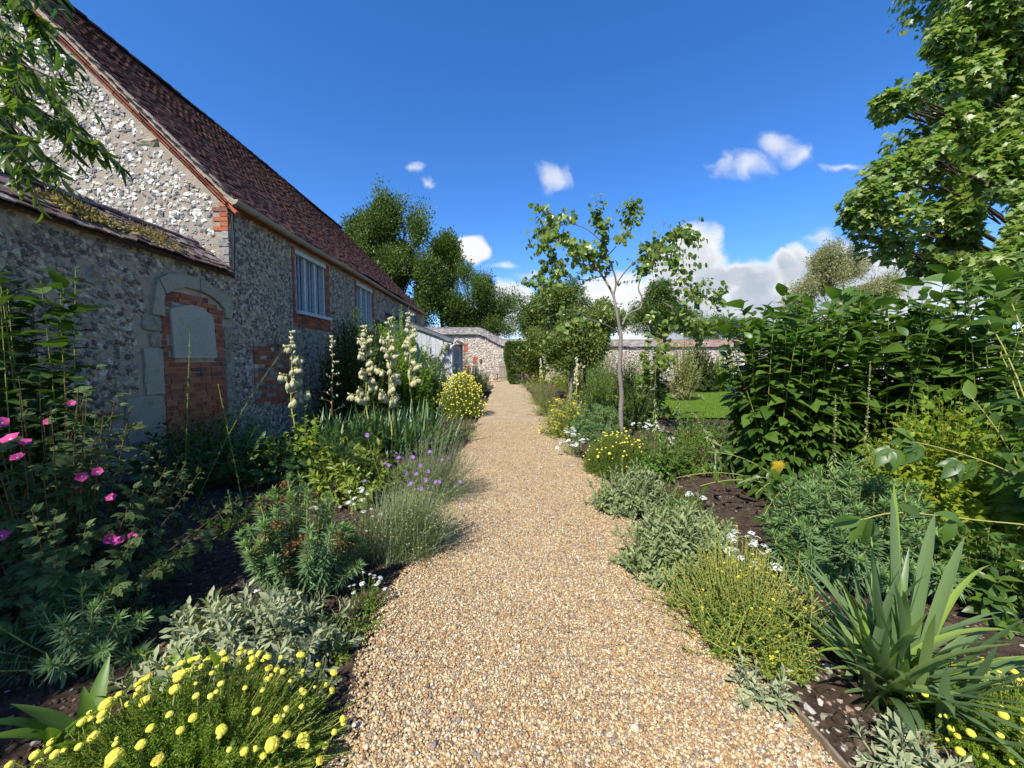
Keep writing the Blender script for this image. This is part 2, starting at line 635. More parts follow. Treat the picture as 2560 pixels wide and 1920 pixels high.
M_SHED = rndmat('weathered_board', [(.44, .455, .47), (.38, .395, .41), (.50, .51, .51), (.42, .43, .44)], .85, .2, False, 18, .22, ((.25, .26, .27), .55, .7), .2, 50)
M_FELT = rndmat('roof_felt', [(.045, .048, .055)], .8, .3, False, 8, .3)
M_GUTTER = rndmat('gutter_iron', [(.30, .275, .225)], .6, .35, False, 6, .25, ((.17, .15, .12), .55, .7))
M_PIPE = rndmat('grey_pipe', [(.48, .50, .52)], .5, .4, False, 6, .1)
M_BLACK = rndmat('black_iron', [(.018, .018, .02)], .5, .4, False, 6, .1)
M_WOOD = rndmat('old_wood', [(.17, .13, .10), (.12, .09, .07), (.22, .17, .13)], .85, .2, False, 14, .3, None, .3, 40)
M_WOODG = rndmat('grey_wood', [(.30, .25, .20), (.24, .20, .16), (.34, .29, .24)], .85, .2, False, 12, .3)
M_TIMBER = rndmat('edging_timber', [(.20, .155, .10)], .9, .15, False, 14, .3, None, .3, 60)
M_MOSS = rndmat('moss', [(.26, .19, .05), (.20, .15, .07), (.30, .22, .03), (.17, .14, .06)], .95, .1, False, 20, .4)


def glass_mat():
    m, nt, N, L, out = nmat('leaded_glass')
    b = N.new('ShaderNodeBsdfPrincipled')
    b.inputs['Base Color'].default_value = (.02, .024, .028, 1)
    b.inputs['Roughness'].default_value = .06
    b.inputs['Specular IOR Level'].default_value = .8
    tc = N.new('ShaderNodeTexCoord')
    nz = N.new('ShaderNodeTexNoise'); nz.inputs['Scale'].default_value = 9
    L.new(tc.outputs['Object'], nz.inputs[0])
    bp = N.new('ShaderNodeBump'); bp.inputs['Strength'].default_value = .25; bp.inputs['Distance'].default_value = .02
    L.new(nz.outputs[0], bp.inputs['Height']); L.new(bp.outputs[0], b.inputs['Normal'])
    L.new(b.outputs[0], out.inputs[0])
    return m


M_GLASS = glass_mat()

GRV = [(.37, .255, .12), (.50, .395, .22), (.33, .195, .08), (.53, .445, .29), (.27, .205, .14), (.43, .30, .14), (.57, .50, .37), (.35, .18, .08), (.47, .36, .185), (.23, .19, .155), (.50, .40, .225), (.40, .27, .125), (.17, .115, .07)]


def gravel_mat():
    m, nt, N, L, out = nmat('pea_gravel')
    tc = N.new('ShaderNodeTexCoord')
    nz = N.new('ShaderNodeTexNoise'); nz.inputs['Scale'].default_value = 60
    L.new(tc.outputs['Object'], nz.inputs[0])
    add = N.new('ShaderNodeVectorMath'); add.operation = 'MULTIPLY_ADD'
    L.new(nz.outputs['Color'], add.inputs[0]); add.inputs[1].default_value = (.008, .008, 0)
    L.new(tc.outputs['Object'], add.inputs[2])
    vo = N.new('ShaderNodeTexVoronoi'); vo.inputs['Scale'].default_value = 84; vo.inputs['Randomness'].default_value = 1
    L.new(add.outputs[0], vo.inputs[0])
    sp = N.new('ShaderNodeSeparateColor'); L.new(vo.outputs['Color'], sp.inputs[0])
    rp = N.new('ShaderNodeValToRGB'); ramp_fill(rp, GRV, True)
    L.new(sp.outputs[0], rp.inputs[0])
    big = N.new('ShaderNodeTexNoise'); big.inputs['Scale'].default_value = 2.3; big.inputs['Detail'].default_value = 4
    L.new(tc.outputs['Object'], big.inputs[0])
    mr = N.new('ShaderNodeMapRange'); mr.inputs['From Min'].default_value = .3; mr.inputs['From Max'].default_value = .7
    mr.inputs['To Min'].default_value = .95; mr.inputs['To Max'].default_value = 1.22
    L.new(big.outputs[0], mr.inputs['Value'])
    vm = N.new('ShaderNodeVectorMath'); vm.operation = 'SCALE'
    L.new(rp.outputs[0], vm.inputs[0]); L.new(mr.outputs[0], vm.inputs['Scale'])
    b = N.new('ShaderNodeBsdfPrincipled'); b.inputs['Roughness'].default_value = .8; b.inputs['Specular IOR Level'].default_value = .25
    L.new(vm.outputs[0], b.inputs['Base Color'])
    sub = N.new('ShaderNodeMath'); sub.operation = 'SUBTRACT'; sub.inputs[0].default_value = 1.0
    L.new(vo.outputs['Distance'], sub.inputs[1])
    bp = N.new('ShaderNodeBump'); bp.inputs['Strength'].default_value = 1.0; bp.inputs['Distance'].default_value = .012
    L.new(sub.outputs[0], bp.inputs['Height']); L.new(bp.outputs[0], b.inputs['Normal'])
    L.new(b.outputs[0], out.inputs[0])
    return m


def soil_mat(name, cols, specks):
    m, nt, N, L, out = nmat(name)
    tc = N.new('ShaderNodeTexCoord')
    nz = N.new('ShaderNodeTexNoise'); nz.inputs['Scale'].default_value = 14; nz.inputs['Detail'].default_value = 9; nz.inputs['Roughness'].default_value = .72
    L.new(tc.outputs['Object'], nz.inputs[0])
    rp = N.new('ShaderNodeValToRGB'); ramp_fill(rp, cols)
    rp.color_ramp.elements[0].position = .3; rp.color_ramp.elements[-1].position = .72
    L.new(nz.outputs[0], rp.inputs[0])
    vo = N.new('ShaderNodeTexVoronoi'); vo.inputs['Scale'].default_value = 38
    L.new(tc.outputs['Object'], vo.inputs[0])
    sp = N.new('ShaderNodeSeparateColor'); L.new(vo.outputs['Color'], sp.inputs[0])
    gt = N.new('ShaderNodeMath'); gt.operation = 'GREATER_THAN'; gt.inputs[1].default_value = 1 - specks
    L.new(sp.outputs[0], gt.inputs[0])
    lt = N.new('ShaderNodeMath'); lt.operation = 'LESS_THAN'; lt.inputs[1].default_value = .32
    L.new(vo.outputs['Distance'], lt.inputs[0])
    mu = N.new('ShaderNodeMath'); mu.operation = 'MULTIPLY'
    L.new(gt.outputs[0], mu.inputs[0]); L.new(lt.outputs[0], mu.inputs[1])
    mx = N.new('ShaderNodeMix'); mx.data_type = 'RGBA'
    L.new(mu.outputs[0], mx.inputs['Factor']); L.new(rp.outputs[0], mx.inputs['A'])
    mx.inputs['B'].default_value = (.24, .19, .13, 1)
    b = N.new('ShaderNodeBsdfPrincipled'); b.inputs['Roughness'].default_value = .95; b.inputs['Specular IOR Level'].default_value = .1
    L.new(mx.outputs['Result'], b.inputs['Base Color'])
    bp = N.new('ShaderNodeBump'); bp.inputs['Strength'].default_value = 1; bp.inputs['Distance'].default_value = .03
    L.new(nz.outputs[0], bp.inputs['Height']); L.new(bp.outputs[0], b.inputs['Normal'])
    L.new(b.outputs[0], out.inputs[0])
    return m


M_GRAVEL = gravel_mat()
M_PEBBLE = rndmat('pebble', GRV, .8, .2, True, 120, .2, None, 0, 60, ((.24, .17, .095), .52, 1.0, 1.4))
M_SOIL = soil_mat('garden_soil', [(.028, .019, .013), (.065, .044, .030), (.13, .092, .062)], .12)
M_STONE = rndmat('soil_stone', [(.24, .20, .155), (.33, .29, .23), (.17, .14, .115), (.30, .20, .13), (.40, .37, .31)], .8, .25, True, 60, .25)
M_FIELD = soil_mat('field_grass', [(.035, .06, .012), (.05, .085, .018), (.07, .11, .025)], .0)
M_LAWN = soil_mat('lawn_grass', [(.07, .13, .012), (.095, .165, .018), (.12, .19, .028)], .0)

# ------------------------------------------------------------------ the ground
def grid(name, xs, ys, zf, mat, kind='structure'):
    X, Y = np.meshgrid(xs, ys)
    Z = zf(X, Y)
    V = np.stack([X, Y, Z], -1).reshape(-1, 3)
    nx = len(xs)
    i = np.arange(len(ys) - 1)[:, None] * nx
    j = np.arange(nx - 1)[None]
    f = np.stack([i + j, i + j + 1, i + nx + j + 1, i + nx + j], -1).reshape(-1, 4)
    a = Acc(); a.add(V, [f], 0)
    o = part(name, a, mat, None, True)
    return tag(o, kind=kind)


def wav(X, Y, s, seed):
    r = np.random.default_rng(seed)
    z = 0
    for k in range(9):
        th = r.random() * 6.28; fq = s * (.5 + r.random() * 2.2)
        z = z + np.sin(fq * (X * math.cos(th) + Y * math.sin(th)) + r.random() * 6.28)
    return z / 9


PX0, PX1 = -.73, 1.28


def path_edge(Y):
    """left and right edge of the gravel at distance Y"""
    l = PX0 + .05 * np.sin(Y * 1.7) + .04 * np.sin(Y * 4.3 + 1)
    r = PX1 + .05 * np.sin(Y * 1.3 + 2) + .03 * np.sin(Y * 5.1)
    l = np.where(Y > 25.5, -1.9, l)
    return l, r


ground = grid('ground', np.linspace(-900, 900, 19), np.linspace(-300, 1500, 19), lambda X, Y: X * 0 - .30, M_FIELD)
ground['label'] = 'green grassland beyond the garden walls'
ground['category'] = 'ground'
soil = grid('flower_bed_soil', np.arange(-4.7, 22.1, .09), np.concatenate([np.arange(-3, 9, .09), np.arange(9, 31.2, .25)]),
            lambda X, Y: .035 * wav(X, Y, 3.2, 3) + .02 * wav(X, Y, 11, 4) - .01 + .10 * np.clip((-1.4 - X) / 3, 0, 1), M_SOIL)
soil['label'] = 'dark bare soil of the flower beds'
soil['category'] = 'soil'


def path_sheet():
    ys = np.concatenate([np.arange(-2, 8, .06), np.arange(8, 25.5, .3), np.arange(25.5, 31.01, .25)])
    k = 24
    l, r = path_edge(ys)
    rng = np.random.default_rng(4)
    l = l + rng.normal(0, .012, len(ys)); r = r + rng.normal(0, .012, len(ys))
    t = np.linspace(0, 1, k)
    X = l[:, None] + (r - l)[:, None] * t[None]
    Y = np.repeat(ys[:, None], k, 1)
    Z = .045 + .006 * wav(X, Y, 5, 8)
    edge = np.minimum(t, 1 - t) * 2.0
    Z = Z - .07 * np.clip(1 - edge / .12, 0, 1)[None] ** 2
    V = np.stack([X, Y, Z], -1).reshape(-1, 3)
    i = np.arange(len(ys) - 1)[:, None] * k
    j = np.arange(k - 1)[None]
    f = np.stack([i + j, i + j + 1, i + k + j + 1, i + k + j], -1).reshape(-1, 4)
    a = Acc(); a.add(V, [f], 0)
    o = part('gravel_path', a, M_GRAVEL, None, True)
    tag(o, 'straight path of honey coloured pea gravel', 'path', kind='structure')


path_sheet()


def pebbles():
    rng = np.random.default_rng(11)
    y = 1.3 + 8.5 * rng.random(98000) ** 2.3
    l, r = path_edge(y)
    x = l - .06 + (r - l + .12) * rng.random(len(y))
    n = len(y)
    s = .0047 * np.exp(rng.normal(0, .30, n))
    s = np.where(rng.random(n) < .02, s * 1.7, s)
    q = norm(rng.normal(size=(n, 3)))
    M = frames(q, norm(rng.normal(size=(n, 3))), s, s * 1.25, s * .8)
    z = .047 + .006 * wav(x, y, 5, 8) + s * .25
    e = np.minimum(x - l, r - x)
    z = np.where(e < .1, z - .04 * np.clip(1 - e / .1, 0, 1.4), z)
    a = Acc()
    a.inst(ICO1, M, np.stack([x, y, z], -1), rng.random(n), noise=1 + rng.normal(0, .14, (n, len(ICO1[0]))))
    o = part('gravel', a, M_PEBBLE, None, True)
    tag(o, 'loose rounded pebbles on the near part of the path', 'gravel', kind='stuff')
    # crumbled clods of the soil itself
    n = 15000
    y = 1.2 + 7 * rng.random(n) ** 1.6
    x = np.where(rng.random(n) < .5, -4.2 + 3.4 * rng.random(n), 1.34 + 3.0 * rng.random(n))
    s = .009 * np.exp(rng.normal(0, .45, n))
    M = frames(norm(rng.normal(size=(n, 3))), norm(rng.normal(size=(n, 3))), s, s * 1.2, s * .8)
    z = .035 * wav(x, y, 3.2, 3) + .02 * wav(x, y, 11, 4) - .012 + .10 * np.clip((-1.4 - x) / 3, 0, 1) + s * .2
    a = Acc()
    a.inst(ICO1, M, np.stack([x, y, z], -1), rng.random(n), noise=1 + rng.normal(0, .22, (n, len(ICO1[0]))))
    o = part('soil_crumbs', a, rndmat('soil_clod', [(.035, .025, .017), (.065, .046, .031), (.10, .073, .05), (.05, .035, .025)], .95, .1), None, True)
    tag(o, 'dark crumbly clods on the surface of the flower beds', 'soil', kind='stuff')
    # flints on the bare soil
    n = 420
    y = 1.35 + 1.3 * rng.random(n); x = 1.30 + .95 * rng.random(n) ** 1.3
    s = .0085 * np.exp(rng.normal(0, .42, n))
    M = frames(norm(rng.normal(size=(n, 3)) * np.array([1, 1, .3])), norm(rng.normal(size=(n, 3)) * .4 + np.array([0, 0, 1])), s, s * 1.3, s * .6)
    z = .035 * wav(x, y, 3.2, 3) + .02 * wav(x, y, 11, 4) - .01 + s * .25
    a = Acc()
    a.inst(ICO1, M, np.stack([x, y, z], -1), rng.random(n), noise=1 + rng.normal(0, .22, (n, len(ICO1[0]))))
    o = part('bed_flints', a, M_STONE, None, False)
    tag(o, 'larger flints strewn over the bare soil in the right foreground', 'stones', kind='stuff')
    n = 3000
    y = 1.2 + 14 * rng.random(n) ** 2.6
    x = np.where(rng.random(n) < .45, -4.3 + 3.6 * rng.random(n), 1.28 + 3.6 * rng.random(n))
    s = .0075 * np.exp(rng.normal(0, .5, n))
    M = frames(norm(rng.normal(size=(n, 3)) * np.array([1, 1, .3])), norm(rng.normal(size=(n, 3)) * .4 + np.array([0, 0, 1])), s, s * 1.3, s * .6)
    z = .035 * wav(x, y, 3.2, 3) + .02 * wav(x, y, 11, 4) - .01 + .10 * np.clip((-1.4 - x) / 3, 0, 1) + s * .25
    a = Acc()
    a.inst(ICO1, M, np.stack([x, y, z], -1), rng.random(n), noise=1 + rng.normal(0, .2, (n, len(ICO1[0]))))
    o = part('soil_pebbles', a, M_STONE, None, False)
    tag(o, 'small flints and crumbs lying on the bare bed soil', 'stones', kind='stuff')


pebbles()


def litter():
    rng = np.random.default_rng(77)
    n = 190
    y = 1.4 + 9 * rng.random(n) ** 1.8
    l, r = path_edge(y)
    k = rng.random(n)
    x = np.where(k < .45, l + np.abs(rng.normal(0, .22, n)), np.where(k < .85, r - np.abs(rng.normal(0, .18, n)), l + (r - l) * rng.random(n)))
    d = norm(np.stack([rng.normal(size=n), rng.normal(size=n), rng.normal(0, .15, n)], -1))
    s = .016 * np.exp(rng.normal(0, .45, n))
    a = Acc()
    a.inst(T_OVATE, frames(d, norm(rng.normal(0, .25, (n, 3)) + np.array([0, 0, 1])), s, s, s), np.stack([x, y, np.full(n, .058)], -1), rng.random(n))
    o = part('leaf_litter', a, rndmat('dead_leaf', [(.16, .09, .04), (.28, .18, .07), (.12, .08, .05), (.20, .20, .06)], .8, .2), None)
    tag(o, 'scattered fallen leaf scraps along the edges of the gravel', 'leaf litter', kind='stuff')


litter()


def lawn():
    o = grid('lawn', np.arange(4.3, 22, .4), np.arange(10.4, 19.3, .4), lambda X, Y: .05 + .01 * wav(X, Y, 2, 1), M_LAWN)
    tag(o, 'short mown lawn in the middle of the garden', 'lawn')
    rng = np.random.default_rng(5)
    n = 26000
    x = 4.3 + 9 * rng.random(n) ** 1.2; y = 10.4 + 8.8 * rng.random(n)
    a = Acc()
    d = norm(np.stack([rng.normal(0, .45, n), rng.normal(0, .45, n), np.ones(n)], -1))
    T = (np.array([[-.12, 0, 0], [.12, 0, 0], [0, 1, 0]]), [np.array([[0, 1, 2]])])
    a.inst(T, frames(d, norm(rng.normal(size=(n, 3))), .06, .05, .05), np.stack([x, y, np.full(n, .05)], -1), rng.random(n))
    g = part('lawn_blades', a, leafmat('lawn_blade', [(.06, .12, .01), (.10, .17, .02), (.13, .2, .03)], .3), None)
    tag(g, 'fine bright green grass blades of the mown lawn', 'grass', kind='stuff')


lawn()


def edging():
    a = Acc()
    p = [(1.31, .9), (1.30, 1.35), (1.29, 1.72)]
    for (x0, y0), (x1, y1) in zip(p[:-1], p[1:]):
        c = ((x0 + x1) / 2 + .03, (y0 + y1) / 2, .03)
        L_ = math.hypot(x1 - x0, y1 - y0)
        d = np.array([(x1 - x0) / L_, (y1 - y0) / L_, 0]); q = np.array([d[1], -d[0], 0])
        box(a, (c[0], c[1], .006), L_, .014, .05, [d, q, (0, 0, 1)])
    o = part('timber_edging', a, M_TIMBER)
    tag(o, 'thin weathered timber board edging the near right of the gravel', 'edging')


edging()

# ------------------------------------------------------------------ masonry helpers
def stones(acc, O, U, W, w, h, mi, seed, size=(.06, .13), rowh=(.05, .085), keep=lambda u, v: np.ones(len(u), bool), skip=.1, out=.03, tmpl=ICO2, rough=.16):
    """flints laid in wandering courses over a w x h panel at O, along U (right) and W (up)"""
    rng = np.random.default_rng(seed)
    us, vs, a, b = [], [], [], []
    v = 0
    while v < h:
        rh = rng.uniform(*rowh)
        n = int(w / ((size[0] + size[1]) / 2)) + 2
        ww = rng.uniform(size[0], size[1], n)
        u = np.cumsum(ww) - ww / 2 - rng.random() * .1
        us.append(u); vs.append(v + rh / 2 + rng.normal(0, rh * .22, n)); a.append(ww); b.append(rh * rng.uniform(.75, 1.25, n))
        v += rh
    u = np.concatenate(us); v = np.concatenate(vs); a = np.concatenate(a); b = np.concatenate(b)
    ok = (u > 0) & (u < w) & (v > 0) & (v < h) & (rng.random(len(u)) > skip)
    ok &= keep(u, v)
    u, v, a, b = u[ok], v[ok], a[ok], b[ok]
    n = len(u)
    U = np.array(U, float); W = np.array(W, float); Nn = np.cross(U, W)
    th = rng.normal(0, .45, n)
    ux = np.cos(th)[:, None] * U + np.sin(th)[:, None] * W
    wx = -np.sin(th)[:, None] * U + np.cos(th)[:, None] * W
    nx = norm(Nn[None] + rng.normal(0, .18, (n, 3)))
    M = np.stack([ux * (a * .50)[:, None], wx * (b * .54)[:, None], nx * (out * rng.uniform(.6, 1.3, n))[:, None]], -1)
    L = np.array(O, float) + u[:, None] * U + v[:, None] * W + Nn * .002
    acc.inst(tmpl, M, L, rng.random(n), mi, noise=1 + rng.normal(0, rough, (n, len(tmpl[0]))))


def bricks(acc, O, U, W, w, h, mi, seed, course=.075, bl=.225, joint=.011, out=.012, keep=None, jit=.004, header=.35):
    rng = np.random.default_rng(seed)
    U = np.array(U, float); W = np.array(W, float); Nn = np.cross(U, W)
    nrow = max(1, int(round(h / course)))
    Cs, S = [], []
    for r in range(nrow):
        u = -(r % 2) * bl * .5 - rng.random() * .03
        while u < w:
            L_ = bl if rng.random() > header else bl * .5
            a, b = max(u, 0), min(u + L_, w)
            if b - a > .03:
                Cs.append(((a + b) / 2, (r + .5) * course)); S.append((b - a - joint, course - joint))
            u += L_
    Cs = np.array(Cs); S = np.array(S)
    if keep is not None:
        ok = keep(Cs[:, 0], Cs[:, 1]); Cs = Cs[ok]; S = S[ok]
    n = len(Cs)
    if n == 0:
        return
    o = out + rng.normal(0, jit, n)
    th = rng.normal(0, .012, n)
    ux = np.cos(th)[:, None] * U + np.sin(th)[:, None] * W
    wx = -np.sin(th)[:, None] * U + np.cos(th)[:, None] * W
    nn = np.repeat(Nn[None], n, 0)
    M = np.stack([ux * S[:, :1], wx * S[:, 1:], nn * .05], -1)
    L = np.array(O, float) + Cs[:, :1] * U + Cs[:, 1:] * W + Nn * (o - .025)[:, None]
    acc.inst(BOX_T, M, L, rng.random(n), mi)


def tiles(acc, O, U, S, Nn, w, slope, mi, seed, gauge=.1, tw=.165, th=.013, jit=1.0, sag=None, skew=0.0):
    """plain clay tiles: O lower left corner of the slope, U along the eaves, S up the slope"""
    rng = np.random.default_rng(seed)
    U = np.array(U, float); S = np.array(S, float); Nn = np.array(Nn, float)
    nr = int(slope / gauge); nc = int(w / tw) + 1
    r, c = np.meshgrid(np.arange(nr), np.arange(nc), indexing='ij')
    r = r.ravel(); c = c.ravel()
    n = len(r)
    u = (c + .5 * (r % 2)) * tw + rng.normal(0, .004, n) * jit
    s = r * gauge + gauge * .75 + rng.normal(0, .005, n) * jit
    ok = (u > tw * .4) & (u < w - tw * .1)
    u, s, r = u[ok], s[ok], r[ok]
    n = len(u)
    tilt = .10 + rng.normal(0, .025, n) * jit
    roll = rng.normal(0, .03, n) * jit
    sx = norm(S[None] - np.tan(tilt)[:, None] * -Nn[None] * -1)   # lower edge lifted
    sx = norm(S[None] - np.tan(tilt)[:, None] * Nn[None])
    ux = norm(U[None] + roll[:, None] * Nn[None])
    nx = np.cross(ux, sx)
    M = np.stack([ux * (tw - .006), sx * (gauge * 1.55), nx * th], -1)
    lift = .018 + rng.normal(0, .004, n) * jit
    L = np.array(O, float) + u[:, None] * U + s[:, None] * S + lift[:, None] * Nn
    if sag is not None:
        L = L + sag(u, s)
    acc.inst(BOX_T, M, L, rng.random(n), mi)
# ------------------------------------------------------------------ the flint barn
XW = -4.55            # face of the long wall
YG = 6.56             # face of the gable
YE = 21.6             # far end
EX, EZ = -4.40, 4.26  # eaves
RX, RZ = -9.0, 8.91  # ridge
SL = np.array([RX - EX, 0, RZ - EZ]); SLEN = float(np.linalg.norm(SL)); SL = SL / SLEN
SN = np.cross(np.array([0, 1.0, 0]), SL)
WINS = [(8.55, 10.0, 2.68, 4.03), (12.0, 13.45, 2.68, 4.03), (18.6, 19.9, 2.68, 4.0)]
barn = thing('flint_barn', 'long flint barn with steep clay tiled roof and grey mullioned windows', 'building', (XW, YG, 0))


def rect_keep(rects):
    def k(u, v):
        ok = np.ones(len(u), bool)
        for (a, b, c, d) in rects:
            ok &= ~((u > a) & (u < b) & (v > c) & (v < d))
        return ok
    return k


def quad(acc, pts, rnd=0.0, mi=0):
    acc.add(np.array([tuple(p) for p in pts], float), [np.arange(len(pts))[None]], rnd, mi)


def build_barn():
    # long wall: mortar panels round the window openings, flints, brick and chalk patches
    a = Acc()
    ys = [YG] + [q for w in WINS for q in (w[0], w[1])] + [YE]
    for i in range(len(ys) - 1):
        isw = i % 2 == 1
        y0, y1 = ys[i], ys[i + 1]
        if not isw:
            quad(a, [(XW, y0, 0), (XW, y1, 0), (XW, y1, 4.3), (XW, y0, 4.3)])
        else:
            w = WINS[i // 2]
            quad(a, [(XW, y0, 0), (XW, y1, 0), (XW, y1, w[2]), (XW, y0, w[2])])
            quad(a, [(XW, y0, w[3]), (XW, y1, w[3]), (XW, y1, 4.3), (XW, y0, 4.3)])
            quad(a, [(XW, y0, w[2]), (XW, y0, w[3]), (XW - .3, y0, w[3]), (XW - .3, y0, w[2])])
            quad(a, [(XW, y1, w[2]), (XW - .3, y1, w[2]), (XW - .3, y1, w[3]), (XW, y1, w[3])])
            quad(a, [(XW, y0, w[2]), (XW - .3, y0, w[2]), (XW - .3, y1, w[2]), (XW, y1, w[2])])
            quad(a, [(XW, y0, w[3]), (XW, y1, w[3]), (XW - .3, y1, w[3]), (XW - .3, y0, w[3])])
    # far end and back of the barn
    quad(a, [(XW, YE, 0), (-14.9, YE, 0), (-14.9, YE, 4.3), (RX, YE, 8.8), (XW, YE, 4.3)])
    quad(a, [(-14.9, YE, 0), (-14.9, YG, 0), (-14.9, YG, 4.3), (-14.9, YE, 4.3)])
    rects = []
    for w in WINS:
        rects += [(w[0] - .13, w[1] + .2, w[2] - .34, w[3] + .3)]
    chq = (7.05, 8.15, .75, 1.95)
    strip_ = (8.3, 8.72, .5, 2.2)
    blocks = [(7.45, 7.68, 3.0, 3.2), (11.0, 11.3, 3.35, 3.8), (11.1, 11.45, 2.95, 3.3), (10.6, 10.85, 2.5, 2.75), (9.2, 9.5, 2.05, 2.3), (7.9, 8.2, 2.15, 2.35), (11.4, 11.7, 2.6, 2.8), (10.9, 11.15, 2.2, 2.45), (16.2, 16.6, 3.4, 3.7)]
    rng = np.random.default_rng(3)
    for (y0, y1, z0, z1) in blocks:
        jbox(a, (XW - .004, (y0 + y1) / 2, (z0 + z1) / 2), .05, y1 - y0, z1 - z0, .012, rnd=rng.random(), mi=3)
    z = strip_[2]
    while z < strip_[3]:
        h = rng.uniform(.18, .3); w = rng.uniform(.24, .42)
        jbox(a, (XW - .002, strip_[0] + w / 2, z + h / 2), .05, w, h - .02, .009, rnd=rng.random(), mi=3)
        z += h
    keep = rect_keep([(q[0] - YG, q[1] - YG, q[2], q[3]) for q in rects + [chq, strip_] + blocks])
    stones(a, (XW, YG, 0), (0, 1, 0), (0, 0, 1), 6.0, 4.16, 1, 21, (.036, .085), (.034, .06), keep, .20, .013, ICO2, .24)
    stones(a, (XW, YG + 6, 0), (0, 1, 0), (0, 0, 1), YE - YG - 6, 4.16, 1, 22, (.05, .10), (.042, .075),
           lambda u, v: keep(u + 6, v), .14, .018, ICO1)
    # chequer of bricks, flints and clunch by the doorway
    r2 = np.random.default_rng(8)
    z = chq[2]
    while z < chq[3]:
        y = chq[0]
        while y < chq[1]:
            L_ = r2.choice([.11, .2, .24, .16])
            t = r2.random()
            mi = 2 if t < .5 else (3 if t < .78 else 1)
            box(a, (XW, y + L_ / 2, z + .04), .05 + .01 * r2.random(), L_ - .014, .066, rnd=r2.random(), mi=mi)
            y += L_
        z += .08
    part('side_wall', a, [M_MORTAR_S, M_FLINT, M_BRICK, M_CHALK], barn)
    # gable
    a = Acc()
    quad(a, [(-14.9, YG, 0), (XW, YG, 0), (XW, YG, 4.1), (RX, YG, 8.7), (-14.9, YG, 4.1)])
    O = (-10.2, YG, 2.9)

    def gk(u, v):
        x = u - 10.2; z = v + 2.9
        ok = z < 4.1 + (XW - x) * (RZ - EZ) / (EX - RX) - .10
        ok &= ~((x > XW - .26) & (z > 3.74))
        ok &= ~((x > XW - .2) & (z > 3.1))
        for (a0, a1, b0, b1) in ((-7.55, -7.2, 4.15, 4.4), (-6.55, -6.2, 3.68, 3.9), (-5.95, -5.6, 5.05, 5.2)):
            ok &= ~((x > a0) & (x < a1) & (z > b0) & (z < b1))
        # thin bands where the mortar is left broad
        return ok
    stones(a, O, (1, 0, 0), (0, 0, 1), 10.2 + XW, 5.6, 1, 31, (.04, .10), (.045, .075), gk, .36, .014, ICO2, .24)
    for (a0, a1, b0, b1) in ((-7.55, -7.2, 4.15, 4.4), (-6.55, -6.2, 3.68, 3.9), (-5.95, -5.6, 5.05, 5.2)):
        jbox(a, ((a0 + a1) / 2, YG + .008, (b0 + b1) / 2), a1 - a0, .05, b1 - b0, .012, rnd=.3, mi=2)
    for k, z in enumerate(np.arange(3.1, 3.72, .13)):
        w = .10 + .07 * (k % 2)
        box(a, (XW - w / 2 + .004, YG + .02, z + .06), w, .07, .115, rnd=.9 if k % 2 else .2, mi=1)
    part('gable_wall', a, [M_MORTAR_G, M_FLINT_G, M_LIME], barn)
    # brick quoin high on the corner
    a = Acc()
    for k, z in enumerate(np.arange(3.74, 4.14, .077)):
        w = .24 if k % 2 == 0 else .13
        box(a, (XW - w / 2 + .006, YG + .045, z + .036), w, .12, .066, rnd=(k * .37) % 1)
    part('brick_quoin', a, M_BRICK, barn)
    # verge: row of thin red bricks, then mortar under the tile ends
    a = Acc()
    n = int(SLEN / .2)
    rg = np.random.default_rng(6)
    for i in range(n):
        s = (i + .5) * .2 - .22
        c = np.array([EX, 0, EZ]) + SL * s - SN * .135 + np.array([-.02, YG - .03 + rg.normal(0, .006), 0])
        box(a, c, .19, .10, .05, [SL, (0, 1, 0), SN], rnd=rg.random())
    part('verge_bricks', a, M_BRICK_R, barn)
    a = Acc()
    for i in range(n):
        s = (i + .5) * .2 - .1
        c = np.array([EX, 0, EZ]) + SL * s - SN * (.055 + rg.normal(0, .008)) + np.array([0, YG - .045, 0])
        box(a, c, .2, .10, .085, [SL, (0, 1, 0), SN], rnd=rg.random())
    part('verge_mortar', a, M_MORTAR_G, barn)
    # roof
    a = Acc()
    W_ = YE + .1 - (YG - .16)
    e0 = np.array([EX, YG - .16, EZ])
    b = e0 - SN * .13
    top = b + SL * SLEN
    quad(a, [b, b + np.array([0, W_, 0]), top + np.array([0, W_, 0]), top], 0.3)
    quad(a, [top, top + np.array([0, W_, 0]), (-15.1, YE, EZ - .03), (-15.1, YG - .16, EZ - .03)], 0.3)

    def sag(u, s):
        d = -.035 * np.sin(u * .55 + .4) - .02 * np.sin(u * 1.7 + s) - .03 * np.sin(np.pi * s / SLEN)
        return d[:, None] * SN[None]
    tiles(a, e0, (0, 1, 0), SL, SN, W_, SLEN, 0, 41, .10, .165, .014, 1.0, sag)
    part('roof', a, M_TILE, barn)
    a = Acc()
    k = int(W_ / .30)
    rg = np.random.default_rng(9)
    for i in range(k):
        y = YG - .16 + (i + .5) * .30
        t = np.linspace(0, np.pi, 7)
        up = .02 * math.sin(y * .55) + rg.normal(0, .006)
        for e, rr in ((-.16, .125), (.16, .14)):
            pass
        V = []
        for e, rr in ((-.165, .118), (.14, .135)):
            for q in t:
                V.append((RX + rr * math.cos(q) * 1.15, y + e, RZ - .05 + up + rr * math.sin(q)))
        f = np.array([[j, j + 1, 7 + j + 1, 7 + j] for j in range(6)])
        a.add(V, [f, np.array([list(range(7, 14))])], rg.random())
    part('ridge_tiles', a, M_TILE, barn)
    # eaves plate, gutter, black pipe
    a = Acc()
    box(a, (XW + .03, (YG + YE) / 2 + .05, 4.17), .07, YE - YG - .1, .10, rnd=.2)
    part('wall_plate', a, M_BRICK, barn)
    a = Acc()
